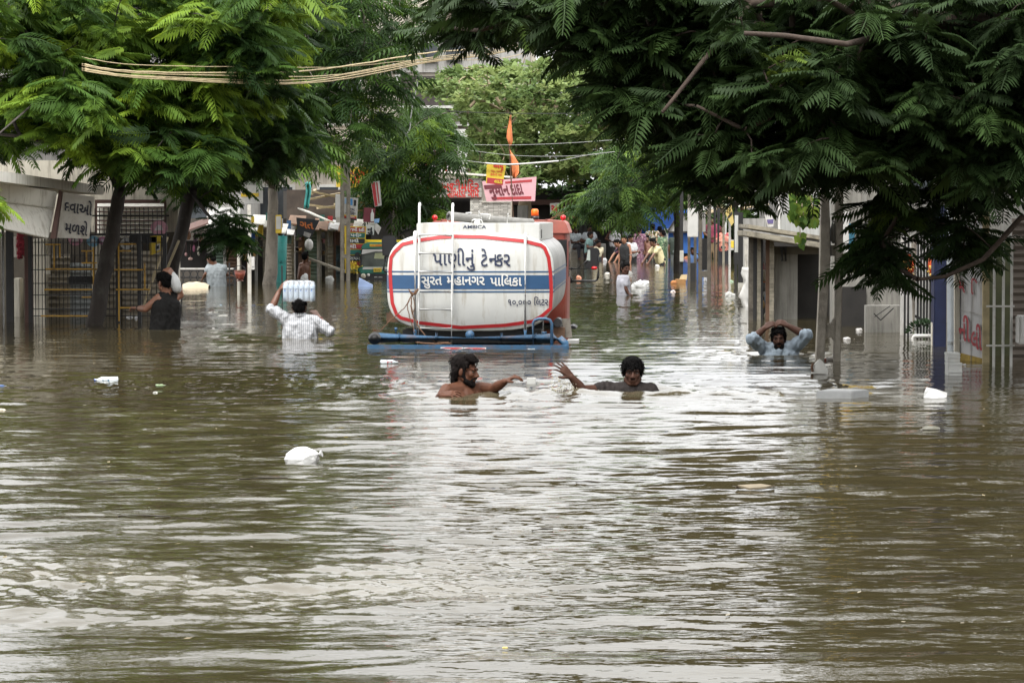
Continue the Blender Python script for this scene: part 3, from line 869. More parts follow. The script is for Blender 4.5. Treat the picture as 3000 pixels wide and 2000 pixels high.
    gb.box(((a0 + a1) / 2, .42, (z0 + z1) / 2), (a1 - a0, .05, z1 - z0)); gb.build('end_bracket', WHITE_G, root, bevel=.005, off=off)
    # ladder and posts
    lad = MB(); x1 = tl(725, 0)[0]; x2 = tl(1030, 0)[0]
    for x, dx, top in ((x1, -.01, 145), (x2, -.012, 150)):
        zt_ = tl(0, top)[1]; lad.tube([(x + dx, -.19, -.02), (x + dx * .4, -.17, .5), (x, -.15, 1.1), (x, -.13, zt_ - .02), (x, -.10, zt_), (x, -.04, zt_ - .015)], .0135, 10)
    for zy in (432, 600, 770, 945, 1113, 1285):
        z = tl(0, zy)[1]; lad.tube([(x1 - .006, -.165, z), (x2 - .006, -.165, z - .004)], .0125, 8)
    lad.build('ladder', WHITE_T, root, smooth=True, off=off)
    for zx, zy, w in ((685, 412, .043), (1695, 425, .034)):
        x, z = tl(zx, zy); zsp = tl(0, 1300)[1]
        pm = MB(); pm.tube([(x, -.125, zsp), (x, -.125, z - .03), (x, -.10, z), (x, -.0, z - .01)], w / 2, 10); po = pm.build('support_post', WHITE_T, root, smooth=True, off=off)
        fm = MB(); fm.tube([(x, -.125, -.05), (x, -.125, zsp)], w / 2 + .002, 10); fm.build('post_foot', BLUE_P, po, smooth=True, off=off)
    # hose and handles on the top
    hx0, hz0 = tl(945, 245); hx1, hz1 = tl(1720, 318)
    hm = MB(); pts = []; rr = []
    for i in range(121):
        u = i / 120; pts.append((hx0 + (hx1 - hx0) * u, .55 + .6 * u, hz0 - .012 + (hz1 - hz0) * (u ** .75))); rr.append(.046 + (.005 if i % 2 else -.004))
    hm.tube(pts, rr, 12); hm.build('suction_hose', HOSE_M, root, smooth=True, off=off)
    def loop(pts_, y, r=.0075): MB().tube([(tl(*q)[0], y, tl(*q)[1]) for q in pts_], r, 7).build('lid_handle', WHITE_T, root, smooth=True, off=off)
    loop([(1102, 258), (1106, 232), (1155, 228), (1150, 262)], .7); loop([(1255, 285), (1243, 242), (1340, 246), (1325, 290)], .7)
    loop([(1185, 330), (1192, 300), (1210, 293), (1278, 297), (1290, 330)], .2); loop([(1240, 330), (1240, 210)], .5); loop([(1502, 330), (1512, 232)], .5); loop([(955, 308), (985, 326)], .3, .006)
    MB().ell((tl(1238, 318)[0], .2, tl(1238, 318)[1]), (.035, .03, .022)).build('lid_knob', WHITE_T, root, smooth=True, off=off)
    # rear bar, pipe, outlets
    bm_ = MB(); a0, z1 = tl(272, 1432); a1, z0 = tl(2092, 1490)
    bm_.box(((a0 + a1) / 2, -.42, (z0 + z1) / 2 - .04), (a1 - a0, .07, z1 - z0 + .09)); bar = bm_.build('bumper', BLUE_P, root, bevel=.006, off=off)
    for p0, p1 in (((940, 1446), (1145, 1472)), ((1150, 1448), (1352, 1474))):
        xa, za = tl(*p0); xb, zb2 = tl(*p1)
        rp = MB(); rp.use(WHITE_L).box(((xa + xb) / 2, -.4575, (za + zb2) / 2), (xb - xa, .005, za - zb2))
        w = (xb - xa) * .92; h = (za - zb2) * .8
        rp.use(RED_P).prism([((xa + xb) / 2 + q[0] * w / 2, -.461, (za + zb2) / 2 + q[1] * h / 2) for q in ((-1, -.6), (-.8, -1), (.8, -1), (1, -.6), (1, .6), (.6, 1), (-.6, 1), (-1, .4))], (0, -.003, 0))
        rp.build('red_reflector', None, bar, off=off)
    xa, za = tl(1730, 1457); xb, zb2 = tl(1795, 1473)
    rp = MB(); rp.box(((xa + xb) / 2, -.458, (za + zb2) / 2), (xb - xa, .006, za - zb2)); rp.build('reflector', WHITE_L, bar, off=off)
    pp = MB(); xa, zp = tl(330, 1370); xb, _ = tl(1960, 1370)
    pp.tube([(xa, -.27, zp), (xb, -.27, zp - .005)], .056, 18)
    pp.tube([(xb, -.27, zp - .005), (tl(2020, 0)[0], -.28, tl(0, 1380)[1]), (tl(2062, 0)[0], -.29, tl(0, 1410)[1]), (tl(2075, 0)[0], -.29, -.12)], .042, 12)
    for zx in (540, 880, 1480, 1790): pp.tube([(tl(zx, 0)[0], -.27, zp), (tl(zx + 14, 0)[0], -.27, zp)], .063, 16)
    x, z = tl(1190, 1345); pp.ell((x, -.17, z), (.05, .05, .05))
    x, z = tl(515, 1290); pp.tube([(x, -.2, zp), (x, -.2, z + .01)], .013, 8); pp.box((x, -.2, z), (.03, .03, .03))
    x, z = tl(1872, 1320); pp.tube([(x, -.24, zp), (x, -.24, z)], .012, 8); pp.box((x, -.24, z), (.05, .02, .02))
    pp.tube([tuple((tl(1775, 0)[0], -.37, tl(0, 1500)[1])), (tl(1775, 0)[0], -.37, tl(0, 1230)[1]), (tl(1790, 0)[0], -.37, tl(0, 1203)[1]), (tl(1830, 0)[0], -.37, tl(0, 1190)[1]), (tl(1890, 0)[0], -.37, tl(0, 1190)[1]), (tl(1928, 0)[0], -.37, tl(0, 1203)[1]), (tl(1945, 0)[0], -.37, tl(0, 1235)[1]), (tl(1945, 0)[0], -.37, tl(0, 1500)[1])], .0165, 10)
    pp.build('blue_pipework', BLUE_P, root, smooth=True, off=off)
    om = MB(); x, z = tl(335, 1370)
    om.tube([(x, -.25, z), (x, -.36, z)], .062, 18); om.tube([(x, -.36, z), (x, -.405, z), (x, -.405, z), (x, -.34, z)], [.066, .066, .045, .043], 18, cap=True)
    om.build('hose_outlet', BLACK_P, root, smooth=True, off=off)
    ch = MB(); ch.box((cx, 2.6, -.12), (1.0, 6.2, .18)); ch.box((cx, .5, .10), (1.5, .5, .14)); ch.box((cx, 3.6, .1), (1.3, .4, .16)); ch.box((cx, 6.2, -.25), (1.6, 1.4, .56)); ch.build('chassis', BLACK_P, root, off=off)
    fl = MB(); xa, za = tl(378, 1165); xb, zb2 = tl(470, 1252)
    fl.box((xa + .07, .55, (za + zb2) / 2), (.16, .02, za - zb2)); fl.box((xa + .05, .62, za + .05), (.04, .02, .26), 0, Matrix.Rotation(.3, 3, 'Y')); fl.build('mudguard', RUST, root, off=off)
    # right hand side gear: plate, lamp, box
    sg = MB(); x, z = tl(2040, 1260); sg.use(mat('muddy_plate', (.22, .20, .17), .8, .3, 9, dirt=(.08, .06, .045), dirt_amt=.8, dscale=9)).prism([(tl(2020, 1210)[0], .25, tl(0, 1210)[1]), (tl(2095, 1205)[0], .25, tl(0, 1205)[1]), (tl(2115, 1380)[0], .25, tl(0, 1380)[1]), (tl(2040, 1385)[0], .25, tl(0, 1385)[1])], (0, .03, 0))
    sg.use(RUST).box((tl(2000, 0)[0], .3, tl(0, 1340)[1]), (.12, .3, .12)); sg.use(GREYMET).box((tl(2130, 0)[0], .15, tl(0, 1412)[1]), (.12, .4, .035))
    sg.use(BLACK_P).tube([(tl(1985, 0)[0], .1, tl(0, 1240)[1]), (tl(1985, 0)[0], .5, tl(0, 1240)[1])], .045, 14)
    sg.build('side_fittings', None, root, off=off)
    # cab
    yc0, yc1 = 5.45, 7.1
    prof = [(-.86, .05), (-.87, .95), (-.86, 1.17), (-.85, 1.20), (-.83, 1.285), (-.76, 1.32), (-.6, 1.33)]
    prof = prof + [(-x, z) for x, z in prof[::-1]]
    cb = MB(); vs = []; fs = []; k = len(prof)
    for y, s_, dz in ((yc0, .97, -.02), (yc0 + .06, 1, 0), (yc1 - .35, 1, 0), (yc1, .97, -.10)):
        vs += [(cx + .02 + x * s_, y, z + (dz if z > 1 else 0)) for x, z in prof]
    for i in range(3): fs += [(i * k + j, i * k + (j + 1) % k, (i + 1) * k + (j + 1) % k, (i + 1) * k + j) for j in range(k)]
    fs += [tuple(range(k))[::-1], tuple(range(3 * k, 4 * k))]
    cb.add(vs, fs); cab = cb.build('cab', CAB_P, root, bevel=.015, off=off)
    tp = MB(); tpp = [(-.892, 1.175), (-.885, 1.20), (-.85, 1.298), (-.82, 1.336), (-.6, 1.348), (.6, 1.348), (.82, 1.336), (.85, 1.298), (.885, 1.20), (.892, 1.175)]
    vs = []; fs = []; k = len(tpp)
    for y in (yc0 - .02, yc1 - .2): vs += [(cx + .02 + x, y, z) for x, z in tpp]
    fs = [(j, j + 1, k + j + 1, k + j) for j in range(k - 1)] + [tuple(range(k))[::-1], tuple(range(k, 2 * k)), (0, k, 2 * k - 1, k - 1)]
    tp.add(vs, fs)
    for x in (-.7, -.45, -.2, .05, .3, .62): tp.tube([(cx + x, yc0 - .03, 1.35), (cx + x, yc1 - .25, 1.35)], .012, 8)
    tp.build('roof', CAB_TOP, cab, bevel=.01, off=off)
    for sx in (.70, -.70): MB().box((cx + sx, yc0 + .005, .93), (.36, .02, .34)).build('rear_window', BLACK_G, cab, off=off)
    sw = MB(); sw.box((cx + .892, 6.3, .85), (.01, .7, .45)); sw.build('side_window', BLACK_G, cab, off=off)
    for x in (-.82, .82):
        rl = MB(); rl.tube([(cx + .0 + x, 5.9, 1.30), (cx + x, 5.9, 1.37)], .035, 10); rl.ell((cx + x, 5.9, 1.375), (.038, .038, .035)); rl.build('marker_lamp', RED_LENS, cab, smooth=True, off=off)
    # beacon
    bc = P(1567, 652, 36.2); ca, sa = math.cos(R(2.7)), math.sin(R(2.7))
    lx = (bc.x - X0) * ca - (bc.y - Y0) * sa; ly = (bc.x - X0) * sa + (bc.y - Y0) * ca
    be = MB(); be.tube([(lx, ly, 1.30), (lx, ly, 1.345), (lx, ly, 1.35), (lx, ly, 1.395)], [.03, .03, .052, .052], 16)
    bo = be.build('beacon', BLACK_P, cab, smooth=True, off=off)
    bl = MB(); bl.tube([(lx, ly, 1.395), (lx, ly, 1.40), (lx, ly, 1.47), (lx, ly, 1.487)], [.047, .049, .046, .03], 18); bl.build('amber_lens', AMBER, bo, smooth=True, off=off)
    # mirrors
    def mp(px, py, Y):
        p = P(px, py, Y); return Vector(((p.x - X0) * ca - (p.y - Y0) * sa, (p.x - X0) * sa + (p.y - Y0) * ca, p.z))
    Ym = 38.2
    ft = MB(); c = mp(1678, 985, 35.5); ft.prism([c + Vector((x, 0, z)) for x, z in ((-.05, -.3), (.06, -.3), (.06, .08), (.035, .125), (-.02, .135), (-.05, .12))], (0, .6, 0)); ft.build('rear_lamp_box', BLACK_P, root, bevel=.01, off=off)
    am = MB(); am.box(mp(1697, 964, 35.6), (.035, .03, .03)); am.build('side_lamp', AMBER, root, bevel=.004, off=off)
    lm = MB(); c = mp(1141, 722, Ym); lm.box(c, (.20, .07, .285), 0, Matrix.Rotation(-.06, 3, 'Y'))
    lmo = lm.build('mirror', BLACK_P, root, bevel=.025, off=off)
    br = MB(); br.tube([mp(1128, 752, Ym), mp(1124, 790, Ym), mp(1128, 795, Ym), mp(1150, 798, Ym - .3)], .016, 8); br.tube([mp(1130, 752, Ym), mp(1130, 765, Ym), mp(1145, 765, Ym)], .012, 8)
    br.build('mirror_bracket', BLACK_P, lmo, smooth=True, off=off)
    z5 = lambda x, y: mp(1650 + x / 4.704, 600 + y / 4.704, Ym)
    rm = MB(); rm.prism([z5(*q) for q in ((338, 590), (480, 590), (500, 640), (492, 860), (460, 880), (300, 872), (288, 850), (330, 740))], (0, .07, 0))
    rmo = rm.build('mirror', BLACK_P, root, bevel=.012, off=off)
    gl = MB(); gl.prism([z5(*q) - Vector((0, .004, 0)) for q in ((340, 620), (372, 620), (372, 770), (320, 760))], (0, -.003, 0)); gl.build('mirror_glass', mat('mirror_glass', (.35, .4, .36), .15), rmo, off=off)
    rr_ = MB(); rr_.ell(z5(428, 872) - Vector((0, .02, 0)), (.04, .03, .025)); rr_.build('mirror_reflector', RED_LENS, rmo, smooth=True, off=off)
    br = MB(); br.tube([z5(90, 880), z5(440, 880), z5(482, 850)], .014, 8); br.tube([z5(200, 875), z5(330, 770)], .012, 8); br.tube([z5(482, 700), z5(482, 960), z5(470, 1030), z5(440, 1050), z5(90, 1050)], .014, 8)
    br.tube([z5(110, 1000), z5(110, 1075)], .03, 8); br.tube([z5(482, 960), z5(482, 1010)], .028, 8); br.tube([z5(105, 860), z5(105, 900)], .025, 8)
    br.build('mirror_bracket', BLACK_P, rmo, smooth=True, off=off)
    return root, tl, X0, Y0
TANKER, tl, TX0, TY0 = make_tanker()

# --- rope tied round the tanker's ladder post
def rope():
    o = Vector((TX0, TY0, 0)); mr = Matrix.Rotation(R(-2.7), 3, 'Z')
    def q(zx, zy, y=-.215): return o + mr @ Vector((tl(zx, zy)[0], y, tl(zx, zy)[1]))
    m = MB(); rnd = random.Random(4)
    def strand(pts, r=.0055):
        f = []
        for a, b in zip(pts[:-1], pts[1:]):
            for k in range(5): f.append(a.lerp(b, k / 5) + Vector((rnd.uniform(-1, 1), rnd.uniform(-1, 1), rnd.uniform(-1, 1))) * .003)
        m.tube(f + [pts[-1]], r, 6)
    for k in range(4): strand([q(640 + k * 8, 940 + k * 9), q(665 + k * 10, 975), q(700 + k * 6, 950 - k * 6)], .009)
    strand([q(630, 925), q(668, 985)], .008); strand([q(722, 922), q(660, 990)], .011)
    strand([q(655, 985), q(600, 1090), q(520, 1165), q(440, 1235), q(375, 1310)])
    strand([q(660, 990), q(655, 1080), q(675, 1180), q(720, 1270), q(800, 1370), q(900, 1412, -.30), q(1010, 1408, -.30)], .008)
    strand([q(655, 990), q(618, 1075), q(640, 1180), q(670, 1270), q(690, 1330)])
    strand([q(672, 990), q(690, 1090), q(665, 1160), q(650, 1080)])
    strand([q(700, 1410, -.32), q(800, 1418, -.34), q(900, 1420, -.34), q(1030, 1416, -.32)], .009)
    tag(m.build('rope', ROPE, None, smooth=True), 'frayed brown rope knotted round the tanker ladder post and trailing to the pipe', 'rope')
rope()
# ================================================================ PEOPLE
SKIN_M = mat('skin_brown', (0.120, 0.050, 0.028), .42, .12, 14, bump=.08, bscale=120)
SKIN_D = mat('skin_dark_brown', (0.058, 0.027, 0.018), .58, .15, 14, spec=.16, bump=.08, bscale=120)
SKIN_W = mat('skin_wet_brown', (0.082, 0.033, 0.018), .55, .18, 14, spec=.2, bump=.1, bscale=120)
SKIN_L = mat('skin_tan', (0.25, 0.115, 0.065), .5, .12, 14)
HAIR = mat('black_hair', (0.0045, 0.004, 0.004), .8, spec=.08, var=.3, scale=60, bump=.7, bscale=160, stretch=(1, 1, .3)) if True else mat('x', (0,0,0), .38, .3, 60, bump=.7, bscale=160, stretch=(1, 1, .3))
HAIR_B = mat('dark_brown_hair', (0.0075, 0.0055, 0.005), .8, .3, 60, spec=.08, bump=.7, bscale=160, stretch=(1, 1, .3))
EYE_W = mat('eye_white', (.085, .07, .06), .25, .05)
EYE_D = mat('eye_dark', (.012, .008, .006), .15, .05)
def cloth(name, col, rough=.85, **k): return mat(name, col, rough, k.pop('var', .14), k.pop('scale', 7), bump=k.pop('bump', 1.0), bscale=k.pop('bscale', 13), **k)

def striped(name, c0, c1, freq):
    m = bpy.data.materials.new(name); m.use_nodes = True
    nt = m.node_tree; N = nt.nodes; L = nt.links; b = N['Principled BSDF']
    tc = N.new('ShaderNodeTexCoord'); w = N.new('ShaderNodeTexWave'); w.inputs['Scale'].default_value = freq; w.inputs['Distortion'].default_value = 1.4
    w.inputs['Detail'].default_value = 1
    L.new(tc.outputs['Object'], w.inputs['Vector'])
    mr = N.new('ShaderNodeMapRange'); mr.inputs[1].default_value = .55; mr.inputs[2].default_value = .8; L.new(w.outputs['Fac'], mr.inputs[0])
    mx = N.new('ShaderNodeMix'); mx.data_type = 'RGBA'; mx.inputs[6].default_value = tuple(c0) + (1,); mx.inputs[7].default_value = tuple(c1) + (1,)
    L.new(mr.outputs[0], mx.inputs[0]); L.new(mx.outputs[2], b.inputs['Base Color']); b.inputs['Roughness'].default_value = .8
    nz = N.new('ShaderNodeTexNoise'); nz.inputs['Scale'].default_value = 12; L.new(tc.outputs['Object'], nz.inputs['Vector']); bp = N.new('ShaderNodeBump'); bp.inputs['Distance'].default_value = .03; L.new(nz.outputs[0], bp.inputs['Height']); L.new(bp.outputs[0], b.inputs['Normal'])
    return m
def speckled(name, cols, scale):
    m = bpy.data.materials.new(name); m.use_nodes = True
    nt = m.node_tree; N = nt.nodes; L = nt.links; b = N['Principled BSDF']
    tc = N.new('ShaderNodeTexCoord'); v = N.new('ShaderNodeTexVoronoi'); v.inputs['Scale'].default_value = scale
    L.new(tc.outputs['Object'], v.inputs['Vector'])
    sp = N.new('ShaderNodeSeparateColor'); L.new(v.outputs['Color'], sp.inputs[0])
    cr = N.new('ShaderNodeValToRGB'); cr.color_ramp.interpolation = 'CONSTANT'
    L.new(sp.outputs[0], cr.inputs[0])
    e = cr.color_ramp.elements
    while len(e) < len(cols): e.new(.5)
    for i, c in enumerate(cols): e[i].position = i / len(cols); e[i].color = tuple(c) + (1,)
    L.new(cr.outputs[0], b.inputs['Base Color']); b.inputs['Roughness'].default_value = .85
    return m

class Frame:
    """head axes: r right of the person's face seen from behind, f forward, u up"""
    def __init__(s, c, f, up=(0, 0, 1), k=1.0):
        s.c = Vector(c); s.f = Vector(f).normalized(); up = Vector(up)
        s.r = s.f.cross(up).normalized(); s.u = s.r.cross(s.f).normalized(); s.k = k
        s.M = Matrix((s.r, s.f, s.u)).transposed()
    def __call__(s, x, y, z): return s.c + (s.r * x + s.f * y + s.u * z) * s.k
    def ell(s, mb, c, r, **k): mb.ell(s(*c), tuple(q * s.k for q in r), s.M, **k)
    def cap(s, mb, a, b, r0, r1, **k): mb.cap(s(*a), s(*b), r0 * s.k, r1 * s.k, **k)

def head_prims(mb, H):
    H.ell(mb, (0, -.012, .035), (.074, .093, .082)); H.ell(mb, (0, .028, -.03), (.060, .064, .078)); H.ell(mb, (0, .055, -.088), (.030, .028, .024))
    for s in (-1, 1):
        H.ell(mb, (s * .034, .062, -.022), (.026, .024, .026)); H.ell(mb, (s * .076, -.006, -.012), (.010, .020, .031), rot=None) if False else H.ell(mb, (s * .077, -.006, -.012), (.010, .020, .031))
        H.cap(mb, (s * .05, .02, -.06), (s * .022, .055, -.092), .026, .020)
    H.cap(mb, (-.04, .080, .018), (.04, .080, .018), .013, .013)
    H.cap(mb, (0, .084, .008), (0, .108, -.030), .010, .0145); H.ell(mb, (.011, .098, -.036), (.010, .012, .009)); H.ell(mb, (-.011, .098, -.036), (.010, .012, .009))
    H.cap(mb, (-.020, .082, -.060), (.020, .082, -.060), .0085, .0085); H.cap(mb, (-.015, .080, -.070), (.015, .080, -.070), .009, .009)

def face_bits(root, H, off, hair_m, brows=True):
    for s in (-1, 1):
        e = MB(); H.ell(e, (s * .031, .077, .000), (.0135, .008, .0075), nu=10, nv=6); eo = e.build('eye', EYE_W, root, smooth=True, off=off)
        p = MB(); H.ell(p, (s * .031, .0835, .000), (.0065, .0035, .0068), nu=8, nv=5); p.build('iris', EYE_D, eo, smooth=True, off=off)
        if brows:
            b = MB(); H.cap(b, (s * .013, .093, .017), (s * .034, .0915, .024), .0032, .0036, n=6); H.cap(b, (s * .034, .0915, .024), (s * .054, .076, .016), .0036, .002, n=6)
            b.build('eyebrow', hair_m, root, smooth=True, off=off)

def hand(mb, w, d, nrm, side, curl=.35, spread=.16, k=1.0, thumb=.8):
    """palm, four fingers of unequal length and a thumb that leaves the side of the palm"""
    d = Vector(d).normalized(); nrm = Vector(nrm); nrm = (nrm - d * nrm.dot(d)).normalized()
    lat = d.cross(nrm) * side
    w = Vector(w)
    for i, (fl, sp) in enumerate(((.070, 1.4), (.079, .4), (.073, -.5), (.057, -1.5))):
        kn = w + (d * (.088 - .004 * abs(i - 1.2)) + lat * (.032 - i * .0215)) * k
        mb.cap(w + lat * (.014 - i * .009) * k, kn, .0185 * k, .0128 * k, n=8)
        p = kn; a = curl * (.6 + .2 * i)
        for j, part in enumerate((.46, .31, .25)):
            dd = (d + lat * (sp * spread)).normalized()
            dd = dd * math.cos(a) - nrm * math.sin(a)
            q = p + dd * fl * part * k
            mb.cap(p, q, (.0098 - .0011 * j) * k, (.0090 - .0011 * j) * k, n=8); p = q; a += curl * (.75 if j else .9)
    b = w + (d * .025 + lat * .024) * k; e1 = b + (d * .55 + lat * thumb - nrm * .25).normalized() * .042 * k; e2 = e1 + (d * .85 + lat * thumb * .45 - nrm * .35).normalized() * .032 * k
    mb.cap(b, e1, .0155 * k, .0115 * k, n=8); mb.cap(e1, e2, .0112 * k, .0092 * k, n=8)

def body_prims(mb, J, k=1.0, grow=0.0, arms=True, fat=1.0, sleeves=None, legs=True, neck=True, strap=1.0):
    sl, sr = J['sl'], J['sr']; mid = (sl + sr) / 2; pe = J['pe']
    ax = (sr - sl).normalized(); dn = (pe - mid).normalized()
    g = grow
    w = .105 * k * fat
    half = (sr - sl).length / 2
    for s, p in ((-1, sl), (1, sr)):
        pp = mid.lerp(p, strap)
        mb.cap(mid + ax * s * (.02 if strap == 1 else .06), pp + dn * .012, (.062 * k if strap == 1 else .060 * k) + g, (.058 * k if strap == 1 else .058 * k) + g)
        mb.cap(mid + ax * s * min(half * .55, .085 * k) + dn * .10 * k, pe + ax * s * .07 * k * fat, w + g, .098 * k * fat + g)
    mb.cap(mid + dn * .07 * k, pe, .100 * k * fat + g, .105 * k * fat + g)
    if neck: mb.cap(J['nk'] + dn * .02, J['hd'] - Vector((0, 0, .05 * k)), .058 * k, .052 * k)
    mb.cap(mid + dn * .05, J['nk'] + dn * .01, .075 * k + g * .6, .052 * k + g * .3)
    if arms:
        for s, e, wr in (('sl', 'el', 'wl'), ('sr', 'er', 'wr')):
            mb.cap(J[s], J[e], .053 * k, .040 * k); mb.cap(J[e], J[e].lerp(J[wr], .4), .040 * k, .041 * k); mb.cap(J[e].lerp(J[wr], .4), J[wr], .041 * k, .027 * k)
    if sleeves is not None:
        for (s, e, wr), t in ((('sl', 'el', 'wl'), sleeves[0]), (('sr', 'er', 'wr'), sleeves[1])):
            if t <= 0: continue
            a = J[s]; b = J[s].lerp(J[e], min(1, t))
            mb.cap(a, b, .055 * k + g, (.052 - .006 * min(t, 1)) * k + g)
            if t > 1: mb.cap(J[e], J[e].lerp(J[wr], t - 1), .044 * k + g, .042 * k + g)
    if legs and 'kl' in J:
        for kn, an, s in (('kl', 'al', -1), ('kr', 'ar', 1)):
            hp = pe + ax * s * .085 * k + dn * .04
            mb.cap(hp, J[kn], .085 * k + g, .055 * k + g)
            if g == 0: mb.cap(J[kn], J[an], .053 * k, .036 * k); mb.cap(J[an], J[an] + J.get('ft', Vector((0, -.13, -.03))), .036 * k, .028 * k)
            else: mb.cap(J[kn], J[kn].lerp(J[an], J.get('trouser', .9)), .058 * k + g, .05 * k + g)

def hair_shape(mb, H, style):
    if style == 'bowl':      # thick fringe over the brow
        H.ell(mb, (0, -.018, .050), (.087, .103, .082)); H.ell(mb, (0, -.05, .0), (.082, .066, .075))
        for x in (-.055, -.028, 0, .028, .055): H.cap(mb, (x * .9, .055, .09), (x * 1.05, .091 - abs(x) * .5, .030 + abs(x) * .1), .026, .013)
        for s in (-1, 1): H.cap(mb, (s * .074, .02, .06), (s * .078, .022, .0), .022, .010)
    elif style == 'long':    # swept back and down to the nape
        H.ell(mb, (0, -.026, .048), (.085, .102, .083)); H.ell(mb, (0, -.060, -.015), (.072, .050, .080)); H.cap(mb, (0, -.072, -.04), (0, -.066, -.105), .046, .026)
        for x in (-.05, -.02, .02, .05): H.cap(mb, (x, .02, .11), (x * .8, .075, .082), .026, .016)
        for s in (-1, 1): H.cap(mb, (s * .072, .03, .06), (s * .074, .018, -.015), .018, .010); H.cap(mb, (s * .06, -.055, .0), (s * .055, -.07, -.09), .035, .022)
    elif style == 'short':
        H.ell(mb, (0, -.022, .046), (.081, .098, .080)); H.ell(mb, (0, -.055, -.005), (.074, .055, .072))
        for x in (-.05, -.025, 0, .025, .05): H.cap(mb, (x, .03, .108), (x * .95, .072, .080 - abs(x) * .2), .024, .014)
        for s in (-1, 1): H.cap(mb, (s * .072, .015, .05), (s * .075, .016, -.01), .014, .008)
    elif style == 'bun':
        H.ell(mb, (0, -.022, .046), (.081, .098, .079)); H.ell(mb, (0, -.055, -.005), (.074, .055, .075)); H.ell(mb, (0, -.115, -.02), (.045, .04, .045))

def beard_shape(mb, H, full):
    for s in (-1, 1):
        H.cap(mb, (s * .066, .010, -.035), (s * .052, .034, -.075), .014, .020); H.cap(mb, (s * .052, .034, -.075), (s * .02, .066, -.098), .022, .024)
        H.cap(mb, (s * .004, .098, -.048), (s * .030, .080, -.055), .0085, .007); H.cap(mb, (s * .030, .080, -.055), (s * .032, .068, -.085), .008, .014)
    if full: H.ell(mb, (0, .072, -.100), (.030, .026, .026)); H.cap(mb, (-.012, .084, -.082), (.012, .084, -.082), .008, .008)

